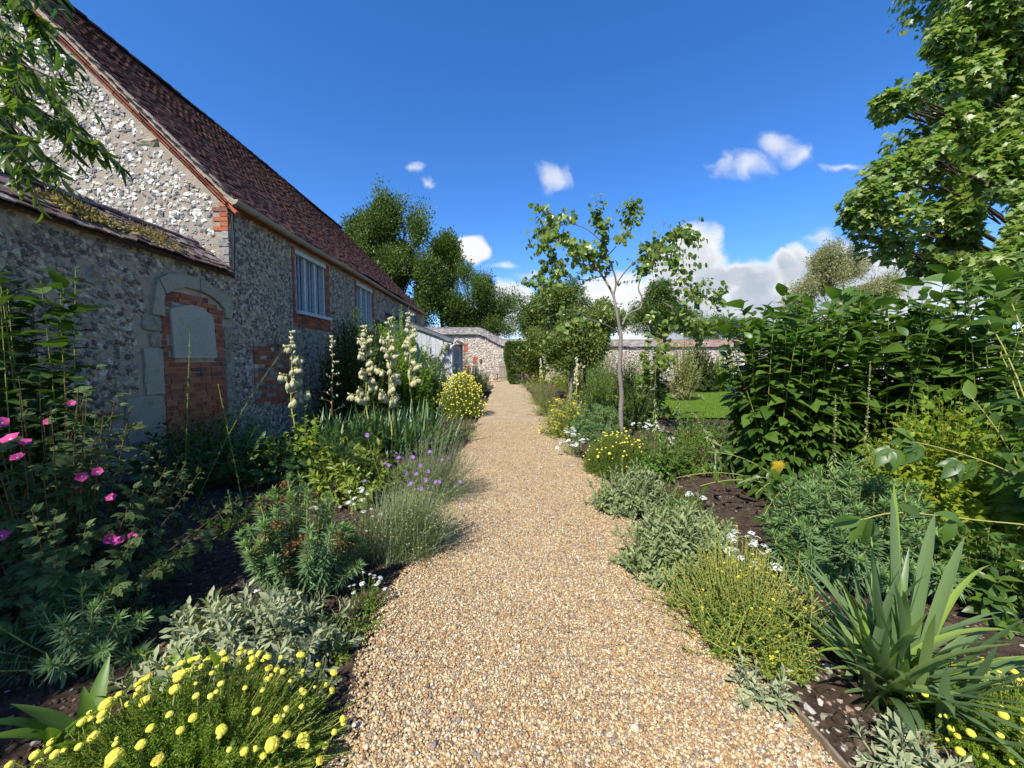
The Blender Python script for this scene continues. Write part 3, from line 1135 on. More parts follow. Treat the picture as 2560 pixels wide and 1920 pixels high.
    yy = np.linspace(YG - .10, YE, 34)
    t = np.linspace(-np.pi, 0, 8)
    gx, gz, gr = EX + .015, EZ - .055, .078
    V, O_ = [], []
    for y in yy:
        dz = -.012 * math.sin(y * .9)
        for q in t:
            V.append((gx + gr * math.cos(q), y, gz + dz + gr * math.sin(q)))
    n = 8
    f = [[i * n + j, i * n + j + 1, (i + 1) * n + j + 1, (i + 1) * n + j] for i in range(len(yy) - 1) for j in range(n - 1)]
    a.add(V, [np.array(f)], .3)
    a.add(V[:n], [np.arange(n)[None]], .9, 1)
    g = part('gutter', a, [M_GUTTER, M_CHALK], barn, True)
    for y in np.arange(YG + .5, YE, 1.83):
        a = Acc()
        V = []
        for e in (-.045, .045):
            for q in t:
                V.append((gx + gr * 1.12 * math.cos(q), y + e, gz - .012 * math.sin(y * .9) + gr * 1.12 * math.sin(q)))
        a.add(V, [np.array([[j, j + 1, n + j + 1, n + j] for j in range(n - 1)])], .5)
        part('gutter_joint', a, M_GUTTER, g, True)
    a = Acc()
    tube(a, smoothline([(EX - .0, YG + .05, 4.16), (XW + .06, YG + .03, 4.0), (XW + .075, YG + .02, 3.6), (XW + .05, YG + .03, 3.3), (XW + .055, YG + .0, 2.98)]), .017, .017, 6)
    part('drainpipe', a, M_BLACK, barn, True)
    a = Acc()
    tube(a, [(gx, 17.9, gz - .07), (XW + .09, 17.9, 3.95), (XW + .07, 17.9, 3.3)], .035, .035, 8)
    part('drainpipe', a, M_PIPE, barn, True)
    # brick dressings
    for i, w in enumerate(WINS):
        y0, y1, z0, z1 = w
        a = Acc()
        bricks(a, (XW, y0 - .12, z0 - .32), (0, 1, 0), (0, 0, 1), y1 - y0 + .30, .26, 0, 50 + i, .072, .225, .010, .02)
        bricks(a, (XW, y0 - .115, z0 - .06), (0, 1, 0), (0, 0, 1), .112, z1 - z0 + .1, 0, 60 + i, .072, .225, .010, .016)
        bricks(a, (XW, y1 + .003, z0 - .06), (0, 1, 0), (0, 0, 1), .18, z1 - z0 + .1, 0, 70 + i, .072, .225, .010, .016)
        bricks(a, (XW - .3, y1 - .012, z0), (1, 0, 0), (0, 0, 1), .29, z1 - z0, 0, 80 + i, .072, .225, .010, .006)
        part('brick_surround', a, M_BRICK, barn)
        # the window itself
        win = thing('window', None, None, (0, 0, 0))
        win.parent = barn
        win.location = (.0, y0 - YG, z0)
        a = Acc()
        xi = XW - .03
        box(a, (xi - .02, (y0 + y1) / 2, z1 - .05), .15, y1 - y0 - .005, .095, rnd=.4)
        box(a, (xi - .05, y0 + .035, (z0 + z1) / 2 - .03), .11, .065, z1 - z0 - .07, rnd=.2)
        box(a, (xi - .05, y1 - .035, (z0 + z1) / 2 - .03), .11, .065, z1 - z0 - .07, rnd=.7)
        part('frame', a, M_PAINT, win)
        a = Acc()
        box(a, (xi + .04, (y0 + y1) / 2 + .04, z0 - .005), .17, y1 - y0 + .12, .075, rnd=.6)
        part('sill', a, M_PAINT, win)
        w_ = y1 - y0
        for q in (.345, .665):
            a = Acc()
            box(a, (xi - .04, y0 + w_ * q, (z0 + z1) / 2 - .03), .07, .085, z1 - z0 - .14, rnd=.5)
            part('mullion', a, M_PAINT, win)
        for q in (.13, .22, .46, .55, .78, .88):
            a = Acc()
            box(a, (xi - .055, y0 + w_ * q, (z0 + z1) / 2 - .03), .035, .02, z1 - z0 - .14, rnd=.5)
            part('glazing_bar', a, M_PAINT, win)
        a = Acc()
        box(a, (xi - .085, (y0 + y1) / 2, (z0 + z1) / 2 - .03), .012, w_ - .02, z1 - z0 - .02)
        pane = part('pane', a, M_GLASS, win)
        a = Acc()
        h_ = z1 - z0
        for sgn in (-1, 1):
            for c in np.arange(-1.6, 3.2, .17):
                # lead came across the light at 60 degrees, clipped to the opening
                p0 = [(0, c), (w_, c + sgn * w_ * 1.5)]
                (u0, v0), (u1, v1) = p0
                t0, t1 = 0.0, 1.0
                dv = v1 - v0
                ta, tb = sorted(((.0 - v0) / dv, (h_ - v0) / dv))
                t0, t1 = max(t0, ta), min(t1, tb)
                if t1 - t0 < .02:
                    continue
                A_ = (xi - .077, y0 + w_ * t0, z0 - .03 + v0 + dv * t0 + .03)
                B_ = (xi - .077, y0 + w_ * t1, z0 - .03 + v0 + dv * t1 + .03)
                tube(a, [A_, B_], .005, .005, 4)
        part('lead_lattice', a, M_LEAD, pane)
    # dark board between the barn wall and the shed
    a = Acc()
    for k in range(3):
        box(a, (XW + .03, 14.2 + .01, 3.0 - k * .14), .03, 1.2, .13, rnd=.4)
    part('weather_board', a, M_FELT, barn)


build_barn()

# ------------------------------------------------------------------ near garden wall with the blocked doorway
gwall = thing('garden_wall', 'low flint wall with tiled coping and bricked up arched doorway', 'wall', (XW, 3, 0))
ARCH_IN = [(5.235, 2.20), (5.24, 2.40), (5.265, 2.50), (5.42, 2.59), (5.59, 2.645), (5.85, 2.64), (6.07, 2.595), (6.26, 2.50), (6.35, 2.43), (6.355, 2.30)]
ARCH_OUT = [(5.05, 2.20), (5.11, 2.46), (5.17, 2.68), (5.33, 2.775), (5.57, 2.82), (5.85, 2.83), (6.07, 2.765), (6.35, 2.61), (6.51, 2.49), (6.50, 2.30)]


def arch_z(y):
    ys = [p[0] for p in ARCH_IN]; zs = [p[1] for p in ARCH_IN]
    return np.interp(y, ys, zs)


def build_gwall():
    y0, y1 = -7.0, YG - .005
    a = Acc()
    quad(a, [(XW, y0, 0), (XW, y1, 0), (XW, y1, 3.05), (XW, y0, 3.05)])
    quad(a, [(XW - .8, y0, 0), (XW, y0, 0), (XW, y0, 3.05), (XW - .8, y0, 3.05)])
    quad(a, [(XW - .8, y1, 0), (XW - .8, y0, 0), (XW - .8, y0, 3.05), (XW - .8, y1, 3.05)])

    def keep(u, v):
        y = u + 3.0
        ok = ~((y > 5.0) & (y < 6.52) & (v < arch_z(np.clip(y, 5.3, 6.2)) + .21))
        ok &= ~((y > 4.86) & (y < 5.25) & (v < 2.15) & (v > 1.15))
        ok &= ~((y > 4.6) & (y < 5.25) & (v < 1.2) & (v > .2))
        ok &= ~((y > 4.35) & (y < 4.6) & (v < 1.06) & (v > .86))
        ok &= ~((y > 6.3) & (v < 2.2) & (np.sin(v * 9) > .2) & (y > 6.44))
        ok &= ~((y > 4.28) & (y < 4.5) & (v > 2.42) & (v < 2.68))
        return ok
    stones(a, (XW, 3.0, 0), (0, 1, 0), (0, 0, 1), y1 - 3.0, 2.98, 1, 61, (.038, .10), (.038, .066), keep, .20, .014, ICO2, .24)
    jbox(a, (XW - .01, 4.39, 2.55), .06, .18, .22, .012, rnd=.35, mi=2)
    box(a, (XW, 4.41, .95), .06, .10, .13, rnd=.2, mi=3)
    box(a, (XW, 4.53, .95), .06, .10, .13, rnd=.6, mi=2)
    part('flint_face', a, [M_MORTAR_S, M_FLINT, M_CHALK, M_BRICK], gwall)
    # stone surround
    sur = thing('stone_surround', None, None); sur.parent = gwall; sur.location = (0, 2.6, 0)
    a = Acc()
    n = len(ARCH_IN)
    out = []
    for i in range(n):
        out.append(np.array(ARCH_OUT[i]))
    cuts = [0, 2, 4, 5, 7, 9]
    rg = np.random.default_rng(5)
    for c0, c1 in zip(cuts[:-1], cuts[1:]):
        V = []
        for i in range(c0, c1 + 1):
            for X_ in (XW - .03, XW + .045 + .006 * (c0 % 3)):
                g = .004 if i == c0 else (-.004 if i == c1 else 0)
                V.append((X_, ARCH_IN[i][0] + g, ARCH_IN[i][1])); V.append((X_, out[i][0] + g, out[i][1]))
        m_ = c1 - c0
        f = []
        for k in range(m_):
            b, c = k * 4, (k + 1) * 4
            f += [(b + 2, c + 2, c + 3, b + 3), (b, c, c + 2, b + 2), (b + 1, b + 3, c + 3, c + 1)]
        f += [(0, 2, 3, 1), (m_ * 4, m_ * 4 + 1, m_ * 4 + 3, m_ * 4 + 2)]
        a.add(V, [np.array(f)], rg.random())
    part('arch_stones', a, M_LIME, sur)
    a = Acc()
    for (ya, yb, za, zb) in ((4.93, 5.21, 1.98, 2.19), (5.03, 5.21, 1.78, 1.975), (4.92, 5.21, 1.16, 1.775), (4.66, 5.21, .56, 1.155), (4.86, 5.21, -.05, .555),
                             (6.33, 6.50, 1.98, 2.16), (6.33, 6.54, 1.79, 1.975), (6.33, 6.46, 1.58, 1.785), (6.33, 6.54, 1.35, 1.575), (6.33, 6.50, 1.15, 1.345), (6.33, 6.55, .93, 1.145), (6.33, 6.46, .40, .925), (6.33, 6.54, -.05, .395)):
        jbox(a, (XW, (ya + yb) / 2, (za + zb) / 2), .07 + rg.normal(0, .005), yb - ya - .01, zb - za - .012, .005, rnd=rg.random(), mi=int(ya > 6 or za > 1.7))
    part('jamb_stones', a, [M_LIME, M_CHALK], sur)
    # brick infill
    a = Acc()
    pts = [(XW + .004, 5.2, -.05), (XW + .004, 6.33, -.05)] + [(XW + .004, y, z) for (y, z) in ARCH_IN[::-1]]
    quad(a, pts, 0, 1)

    def bk(u, v):
        y = u + 5.2; z = v - .05
        ok = z < arch_z(y) - .05
        px = (5.32, 6.10)
        top = np.interp(y, [5.3, 5.56, 5.67, 5.78, 5.96, 6.04, 6.10], [2.30, 2.385, 2.41, 2.40, 2.34, 2.31, 2.25])
        ok &= ~((y > px[0] - .0) & (y < px[1] + .0) & (z > 1.60) & (z < top + .02))
        return ok
    bricks(a, (XW + .004, 5.2, -.05), (0, 1, 0), (0, 0, 1), 1.13, 2.7, 0, 90, .0745, .21, .010, .018, bk, .006, .45)
    part('brick_infill', a, [M_BRICK, M_MORTAR_F], gwall)
    # inscribed stone tablet (its lines are too worn to read)
    prof = [(5.345, 1.64), (6.116, 1.645), (6.08, 2.27), (6.03, 2.32), (5.955, 2.345), (5.777, 2.405), (5.67, 2.41), (5.558, 2.385), (5.31, 2.30), (5.325, 2.1)]
    V = [(XW + .01, y, z) for y, z in prof] + [(XW + .055, y, z) for y, z in prof]
    k = len(prof)
    a = Acc()
    a.add(V, [np.arange(k, 2 * k)[None], np.array([[i, (i + 1) % k, k + (i + 1) % k, k + i] for i in range(k)])])
    pl = part('plaque', a, M_PLAQUE, gwall, False, 'grey stone tablet with worn lines of lettering')
    a = Acc()
    rg = np.random.default_rng(12)
    for z in np.arange(1.70, 2.22, .032):
        y = 5.42 + .03 * rg.random()
        e = 5.98 - .06 * rg.random()
        while y < e:
            L_ = rg.uniform(.012, .05)
            if rg.random() > .22:
                box(a, (XW + .0557, y + L_ / 2, z + rg.normal(0, .0012)), .0022, L_, rg.uniform(.004, .008), rnd=.2)
            y += L_ + .008
    part('worn_lettering', a, rndmat('cut_letters', [(.29, .27, .22)], .9, .1, False, 30, .2), pl)
    # tiled coping
    a = Acc()
    ez = 3.02
    S = norm(np.array([[-.55, 0, .47]]))[0]
    Nn = np.cross(np.array([0, 1.0, 0]), S)
    e = np.array([XW + .13, y0, ez])
    ln = .73
    rdg = e + S * ln
    w = y1 - y0 - .03
    Y = np.array([0, 1.0, 0])
    quad(a, [e - Nn * .02, e - Nn * .02 + Y * w, rdg - Nn * .02 + Y * w, rdg - Nn * .02], .5)
    back = np.array([XW - .93, y0, ez])
    quad(a, [rdg - Nn * .02, rdg - Nn * .02 + Y * w, back + Y * w, back], .5)
    quad(a, [e - Nn * .02 + Y * w, back + Y * w, rdg + Y * w], .4)
    quad(a, [e - Nn * .03, back, back + Y * w, e - Nn * .03 + Y * w], .4)

    def sag(u, s):
        return ((.012 * np.sin(u * 2.1) + .008 * np.sin(u * 5.3 + s * 3))[:, None]) * Nn[None]
    tiles(a, e, Y, S, Nn, w, ln, 0, 71, .105, .165, .017, 1.9, sag)
    for i in range(int(w / .31)):
        V = []
        y = y0 + (i + .5) * .31
        if y < 2: continue
        for ee, rr in ((-.155, .10), (.15, .115)):
            for q in np.linspace(0, np.pi, 7):
                V.append((rdg[0] + rr * math.cos(q) * 1.2, y + ee, rdg[2] - .05 + rr * .8 * math.sin(q)))
        a.add(V, [np.array([[j, j + 1, 8 + j, 7 + j] for j in range(6)])], (i * .37) % 1)
    part('tile_coping', a, M_TILE_C, gwall)
    # moss and dry grass lodged between the courses
    rg = np.random.default_rng(14)
    a = Acc()
    n = 800
    cy = rg.choice([4.25, 4.55, 4.75, 4.95, 5.15, 5.3, 5.45], n) + rg.normal(0, .09, n)
    s = .28 + (cy - 4.2) * -.03 + rg.normal(0, .07, n)
    L = e[None] * np.array([1, 0, 1]) + cy[:, None] * Y + s[:, None] * S + Nn * .035
    sz = .016 * np.exp(rg.normal(0, .35, n))
    a.inst(ICO1, frames(norm(rg.normal(size=(n, 3))), norm(rg.normal(size=(n, 3))), sz, sz * 1.3, sz * .7), L, rg.random(n), 0, 1 + rg.normal(0, .2, (n, 12)))
    m_ = 420
    cy = rg.choice([4.28, 4.4, 5.2, 5.4], m_) + rg.normal(0, .10, m_)
    L = e[None] * np.array([1, 0, 1]) + cy[:, None] * Y + (.33 + rg.normal(0, .07, m_))[:, None] * S + Nn * .03
    d = norm(rg.normal(0, .5, (m_, 3)) + np.array([.2, 0, 1.0]))
    a.inst(T_THIN, frames(d, norm(rg.normal(size=(m_, 3))), .09, .11, .09), L, rg.random(m_))
    part('moss', a, M_MOSS, gwall, False, 'ochre moss and dry tufts growing on the coping tiles')


build_gwall()

# ------------------------------------------------------------------ lean-to shed
def build_shed():
    yf, yb = 15.0, 18.4
    xr = -2.1
    shed = thing('garden_shed', 'grey weatherboarded lean-to shed built against the barn', 'shed', (xr, yf, 0))
    zr, zw = 2.42, 3.36
    rg = np.random.default_rng(4)
    a = Acc()
    x = XW + .01
    while x < xr - .02:
        w = min(rg.uniform(.13, .2), xr - x)
        z1 = zr + (zw - zr) * (xr - (x + w / 2)) / (xr - XW) - .06
        V = [(x + .004, yf, 0), (x + w - .004, yf, 0), (x + w - .004, yf, z1 - w * .19), (x + .004, yf, z1 + w * .19)]
        V = V + [(p[0], p[1] - .025 - .006 * rg.random(), p[2]) for p in V]
        a.add(V, [np.array([[4, 5, 6, 7], [0, 1, 5, 4], [1, 2, 6, 5], [2, 3, 7, 6], [3, 0, 4, 7]])], rg.random())
        x += w
    part('front_wall', a, M_SHED, shed)
    a = Acc()
    for k, y in enumerate(np.arange(yf + .1, yb, .16)):
        z0 = 0 if not (yf + .7 < y < yb - .7) else 0
        h = zr - .06
        if yf + .7 < y < yb - .7:
            h = 1.0
        box(a, (xr, y + .08, h / 2), .03, .15, h, rnd=rg.random())
    box(a, (xr, (yf + yb) / 2, 2.2), .035, yb - yf, .22, rnd=.3)
    box(a, (XW + .5, yb, 1.2), .9, .03, 2.4, rnd=.3)
    box(a, (xr - .6, yb, 1.2), 1.4, .03, 2.4, rnd=.3)
    part('side_wall', a, M_SHED, shed)
    wn = thing('window', None, None); wn.parent = shed; wn.location = (0, .7, 1.0)
    a = Acc()
    for y in np.linspace(yf + .75, yb - .75, 5):
        box(a, (xr + .01, y, 1.55), .05, .05, 1.1, rnd=.5)
    box(a, (xr + .01, (yf + yb) / 2, 1.02), .08, yb - yf - 1.4, .05, rnd=.5)
    box(a, (xr + .012, (yf + yb) / 2, 1.55), .04, yb - yf - 1.4, .03, rnd=.5)
    part('frame', a, M_PAINT, wn)
    a = Acc()
    box(a, (xr - .01, (yf + yb) / 2, 1.55), .008, yb - yf - 1.4, 1.08)
    part('pane', a, M_GLASS, wn)
    a = Acc()
    V = []
    for y in (yf - .1, yb + .12):
        V += [(XW + .03, y, zw + .02), (xr + .16, y, zr - .03), (xr + .16, y, zr + .04), (XW + .03, y, zw + .09)]
    a.add(V, [np.array([[0, 1, 2, 3], [4, 7, 6, 5], [0, 4, 5, 1], [1, 5, 6, 2], [2, 6, 7, 3], [3, 7, 4, 0]])])
    part('roof', a, M_FELT, shed)
    a = Acc()
    d = norm(np.array([[xr + .14 - XW, 0, zr - zw]]))[0]
    L_ = math.hypot(xr + .14 - XW, zw - zr)
    c = np.array([(XW + xr + .16) / 2, yf - .115, (zw + zr) / 2 - .04])
    box(a, c, L_, .025, .11, [d, (0, 1, 0), np.cross(d, (0, 1, 0))], rnd=.2)
    part('bargeboard', a, rndmat('dark_paint', [(.12, .13, .145)], .7, .3, False, 8, .2), shed)
    a = Acc()
    tube(a, [(xr + .2, yf - .14, zr - .03), (xr + .2, yb + .1, zr - .06)], .05, .05, 8)
    gut = part('gutter', a, M_PIPE, shed, True)
    a = Acc()
    tube(a, smoothline([(xr + .2, yf - .05, zr - .08), (xr + .17, yf - .05, zr - .16), (xr + .06, yf - .05, zr - .26), (xr + .05, yf - .05, zr - .4), (xr + .05, yf - .05, .1)], 3), .038, .038, 8)
    part('downpipe', a, M_PIPE, shed, True)
    a = Acc()
    box(a, (xr + .0, yf - .02, zr / 2), .09, .07, zr - .1, rnd=.1)
    part('corner_post', a, M_SHED, shed)


build_shed()

# ------------------------------------------------------------------ far boundary wall with its swept coping
YF = 31.0


def ztop(x):
    t = np.clip((x + 2.25) / 2.35, 0, 1)
    return 4.30 - .92 * (t * t * (3 - 2 * t)) - .06 * np.clip((x - 1) / 20, 0, 1)


def build_farwall():
    fw = thing('boundary_wall', 'tall flint boundary wall with swept tile coping closing the garden', 'wall', (0, YF, 0))
    a = Acc()
    xs = np.concatenate([np.arange(-9, -2.4, .8), np.arange(-2.4, .3, .12), np.arange(.3, 46, .9)])
    zt = ztop(xs) - .52
    V = np.concatenate([np.stack([xs, xs * 0 + YF, xs * 0 - .1], -1), np.stack([xs, xs * 0 + YF, zt], -1), np.stack([xs, xs * 0 + YF + .5, zt], -1), np.stack([xs, xs * 0 + YF + .5, xs * 0 - .1], -1)])
    n = len(xs)
    f = []
    for r in range(3):
        f += [[r * n + i, r * n + i + 1, (r + 1) * n + i + 1, (r + 1) * n + i] for i in range(n - 1)]
    a.add(V, [np.array(f)])
    bp = [(-3.3, -2.95, 2.35, 3.0), (-2.55, -2.2, 1.45, 2.0), (-3.2, -2.9, .9, 1.2)]

    def keep(u, v):
        x = u - 9
        ok = v < ztop(x) - .6
        for q in bp:
            ok &= ~((x > q[0]) & (x < q[1]) & (v > q[2]) & (v < q[3]))
        return ok
    stones(a, (-9, YF, 0), (1, 0, 0), (0, 0, 1), 53, 3.8, 1, 81, (.09, .22), (.075, .125), keep, .08, .035, ICO1)
    for i, q in enumerate(bp):
        bricks(a, (q[0], YF, q[2]), (1, 0, 0), (0, 0, 1), q[1] - q[0], q[3] - q[2], 2, 85 + i, .085, .225, .014, .03)
    part('flint_face', a, [M_MORTAR_F, M_FLINT_F, M_BRICK_R], fw)
    a = Acc()
    rg = np.random.default_rng(20)
    nc = 6
    for r in range(nc):
        x = -9 + (r % 2) * .1
        while x < 45:
            w = rg.uniform(.17, .23)
            xc = x + w / 2
            sl = float(ztop(np.array([xc + .05])) - ztop(np.array([xc - .05]))) / .1
            th = math.atan(sl)
            U = np.array([math.cos(th), 0, math.sin(th)])
            Sx = norm(np.array([[-.0, .62, .62]]))[0]
            Sx = norm((Sx - U * Sx.dot(U))[None])[0]
            Nn = np.cross(U, Sx)
            ln = .135
            z0 = float(ztop(np.array([xc]))) - .55 + r * .088
            c = np.array([xc, YF - .16 + r * .085, z0 + .03]) + rg.normal(0, .006, 3)
            s2 = norm((Sx - .12 * Nn)[None])[0]
            mi = 1 if xc > 11.5 + rg.normal(0, 1.2) else 0
            box(a, c, w - .012, ln * 1.35, .024, [U, s2, np.cross(U, s2)], rnd=rg.random(), mi=mi)
            x += w
    # ridge bedding and the flat underside
    xs = np.concatenate([np.arange(-9, -2.4, .8), np.arange(-2.4, .3, .12), np.arange(.3, 46, .9)])
    zt = ztop(xs)
    n = len(xs)
    rows = [(YF - .17, -.54), (YF + .28, -.10), (YF + .42, -.06), (YF + .7, -.50)]
    V = np.concatenate([np.stack([xs, xs * 0 + y, zt + dz], -1) for y, dz in rows])
    f = []
    for r in range(4):
        r2 = (r + 1) % 4
        f += [[r * n + i, r * n + i + 1, r2 * n + i + 1, r2 * n + i] for i in range(n - 1)]
    a.add(V, [np.array(f)], .3)
    x = -9
    while x < 45:
        xc = x + .15
        sl = float(ztop(np.array([xc + .05])) - ztop(np.array([xc - .05]))) / .1
        th = math.atan(sl)
        U = np.array([math.cos(th), 0, math.sin(th)])
        box(a, (xc, YF + .36, float(ztop(np.array([xc]))) - .02), .29, .24, .09, [U, (0, 1, 0), np.cross(U, (0, 1, 0))], rnd=rg.random(), mi=1 if xc > 11.5 else 0)
        x += .3
    part('tile_coping', a, [M_TILE_F, M_TILE_R], fw)


build_farwall()


def build_gate_and_bench():
    g = thing('plank_gate', 'weathered grey plank gate standing against the far flint wall', 'gate', (0.05, 30.7, 0))
    a = Acc()
    rg = np.random.default_rng(2)
    for i in range(9):
        x = -.42 + i * .115
        h = 1.45 + .12 * math.sin(i * 1.9)
        box(a, (x, 30.72, h / 2 + .05), .10, .025, h, rnd=rg.random())
    part('planks', a, M_WOODG, g)
    for z in (.35, 1.2):
        a = Acc()
        box(a, (.04, 30.69, z), 1.05, .03, .09, rnd=.3)
        part('rail', a, M_WOODG, g)
    b = thing('garden_bench', 'dark rustic wooden bench at the far end of the gravel', 'bench', (-1.0, 29.3, 0))
    a = Acc()
    box(a, (-1.0, 29.3, .68), 1.35, .42, .06, rnd=.6)
    part('seat', a, M_WOODG, b)
    for s in (-1, 1):
        a = Acc()
        x = -1.0 + s * .45
        V = []
        for dx in (-.05, .05):
            for (y, z) in ((29.12, .04), (29.48, .04), (29.44, .3), (29.5, .65), (29.1, .65), (29.16, .3)):
                V.append((x + dx, y, z))
        a.add(V, [np.array([[0, 5, 4, 3, 2, 1][::-1], [6, 7, 8, 9, 10, 11]]), np.array([[i, (i + 1) % 6, 6 + (i + 1) % 6, 6 + i] for i in range(6)])], .1)
        part('leg', a, M_WOOD, b)
    a = Acc()
    tube(a, [(-1.38, 29.3, .25), (-.62, 29.3, .25)], .035, .035, 6)
    part('stretcher', a, M_WOOD, b)
    for s in (-1, 1):
        a = Acc()
        tube(a, [(-1.0 + s * .40, 29.2, .25), (-1.0 + s * .08, 29.2, .64)], .03, .03, 6)
        part('brace', a, M_WOOD, b)
    a = Acc()
    V = [(-1.78, YF - .12, 1.60), (-1.58, YF - .12, 1.60), (-1.58, YF - .12, 1.84), (-1.78, YF - .12, 1.84)]
    box(a, (-1.95, YF - .08, 1.62), .16, .12, .22, rnd=.2)
    box(a, (-1.95, YF - .09, 1.745), .2, .17, .025, rnd=.1)
    bx = part('wall_box', a, M_WOOD)
    tag(bx, 'small dark wooden box fixed to the flint wall above the bench', 'box')


build_gate_and_bench()
# ------------------------------------------------------------------ plant builders
def bez(b, c, t, s):
    return b * ((1 - s) ** 2)[..., None] + c * (2 * s * (1 - s))[..., None] + t * (s ** 2)[..., None]


def stemtubes(acc, b, c, t, r0, r1, seg=4, sides=4, rnd=0.5, mi=0):
    N = len(b)
    s = np.linspace(0, 1, seg + 1)
    S = np.repeat(s[None], N, 0)
    p = bez(b[:, None], c[:, None], t[:, None], S)
    T = norm(np.gradient(p, axis=1))
    ref = np.array([.31, .95, .07])
    U = norm(np.cross(T, ref)); W = np.cross(T, U)
    a = np.linspace(0, 2 * np.pi, sides, endpoint=False)
    R = (r0 + (r1 - r0) * s)[None, :, None, None]
    V = p[:, :, None] + R * (np.cos(a)[None, None, :, None] * U[:, :, None] + np.sin(a)[None, None, :, None] * W[:, :, None])
    i = np.arange(seg)[:, None] * sides; j = np.arange(sides)[None]; j2 = (j + 1) % sides
    f = np.stack([i + j, i + j2, i + sides + j2, i + sides + j], -1).reshape(-1, 4)
    off = (np.arange(N) * (seg + 1) * sides)[:, None, None]
    fa = (f[None] + off).reshape(-1, 4)
    acc.add(V.reshape(-1, 3), [fa], np.repeat(np.broadcast_to(np.asarray(rnd, float), (N,)), len(f)), mi)


def leafy(acc, b, c, t, K, s0, L0, L1, T, a0, a1, rng, grav=.25, mi=0, lj=.2, whorl=None, wid=1.0, s1=1.0, rnd=None):
    """leaves along N curved stems (b -> t through c), K to a stem"""
    N = len(b)
    k = np.arange(K)[None]
    s = s0 + (s1 - s0) * np.clip((k + rng.random((N, K))) / K, 0, 1)
    p = bez(b[:, None], c[:, None], t[:, None], s)
    Tn = norm(2 * (1 - s)[..., None] * (c - b)[:, None] + 2 * s[..., None] * (t - c)[:, None])
    U = norm(np.cross(Tn, np.array([.31, .95, .07]))); W = np.cross(Tn, U)
    ph = k * (2.4 if whorl is None else 2 * np.pi / whorl + .05) + rng.random((N, 1)) * 6.28 + rng.normal(0, .25, (N, K))
    q = (s - s0) / (s1 - s0)
    a = a0 + (a1 - a0) * q + rng.normal(0, .16, (N, K))
    d = np.cos(a)[..., None] * Tn + np.sin(a)[..., None] * (np.cos(ph)[..., None] * U + np.sin(ph)[..., None] * W)
    d = d + np.array([0, 0, -1.0]) * (grav * (1 - .6 * q) + rng.normal(0, .08, (N, K)))[..., None]
    L = (L0 + (L1 - L0) * q) * np.exp(rng.normal(0, lj, (N, K)))
    up = norm(Tn + rng.normal(0, .28, Tn.shape))
    d = d.reshape(-1, 3); up = up.reshape(-1, 3); L = L.ravel()
    r = rng.random(N * K) if rnd is None else np.clip(rnd(rng, N * K, q.ravel()), 0, 1)
    acc.inst(T, frames(d, up, L * wid, L, L), p.reshape(-1, 3), r, mi)
    return p


def blades(acc, b, az, incl, L, W, droop, seg=6, fold=.25, mi=0, rnd=None, pw=3.0, base=.55):
    """long strap leaves, each arching its own way"""
    N = len(b)
    s = np.linspace(0, 1, seg + 1)[None]
    th = incl[:, None] + droop[:, None] * s ** 1.4
    h = np.stack([np.cos(az), np.sin(az), 0 * az], -1)
    side = np.stack([-np.sin(az), np.cos(az), 0 * az], -1)
    ds = L[:, None] / seg
    dx = np.concatenate([np.zeros((N, 1)), np.cumsum(np.sin(th[:, :-1]) * ds, 1)], 1)
    dz = np.concatenate([np.zeros((N, 1)), np.cumsum(np.cos(th[:, :-1]) * ds, 1)], 1)
    p = b[:, None] + dx[..., None] * h[:, None] + dz[..., None] * np.array([0, 0, 1.0])
    nn = -np.cos(th)[..., None] * h[:, None] + np.sin(th)[..., None] * np.array([0, 0, 1.0])
    w = W[:, None] * np.minimum(1, base + 1.6 * s) * np.maximum(.02, (1 - s ** pw))
    l = p - side[:, None] * w[..., None] + nn * (fold * w)[..., None]
    r = p + side[:, None] * w[..., None] + nn * (fold * w)[..., None]
    V = np.stack([l, p, r], 2).reshape(-1, 3)
    f = []
    for i in range(seg):
        a = i * 3
        f += [(a, a + 1, a + 4, a + 3), (a + 1, a + 2, a + 5, a + 4)]
    f = np.array(f)
    fa = (f[None] + (np.arange(N) * 3 * (seg + 1))[:, None, None]).reshape(-1, 4)
    rnd = np.random.default_rng(1).random(N) if rnd is None else rnd
    acc.add(V, [fa], np.repeat(rnd, len(f)), mi)
    return p[:, -1]


# ------------------------------------------------------------------ foliage colours
M_STEM = leafmat('green_stem', [(.10, .14, .03), (.16, .20, .05), (.08, .11, .03)], 0, .6, .3)
M_STEMY = leafmat('yellow_stem', [(.24, .26, .08), (.30, .32, .12), (.20, .22, .06)], 0, .6, .3)
M_STEMB = leafmat('brown_stem', [(.09, .06, .035), (.14, .09, .05), (.06, .045, .03)], 0, .8, .2)
M_BARK = rndmat('grey_bark', [(.23, .20, .165), (.19, .165, .135)], .9, .15, False, 12, .35, ((.13, .12, .10), .55, .7), .5, 30)
M_BARKD = rndmat('dark_bark', [(.085, .065, .05), (.06, .045, .035)], .9, .15, False, 9, .35, None, .5, 20)
LM = {}
LM['euphorbia'] = leafmat('euphorbia_leaf', [(.065, .135, .072), (.10, .185, .10), (.14, .235, .13), (.08, .155, .082)], .28, .5, .3)
LM['euphorbia_top'] = leafmat('euphorbia_tip', [(.13, .25, .08), (.17, .30, .10)], .3, .5, .3)
LM['silver'] = leafmat('silver_leaf', [(.20, .26, .19), (.27, .33, .26), (.15, .20, .14), (.31, .36, .29)], .2, .8, .15, 1.2)
LM['greygreen'] = leafmat('greygreen_leaf', [(.16, .225, .135), (.23, .30, .19), (.125, .185, .10)], .28, .65, .25)
LM['santolina'] = leafmat('santolina_leaf', [(.065, .14, .008), (.10, .19, .014), (.15, .24, .025), (.05, .11, .008)], .35, .5, .3)
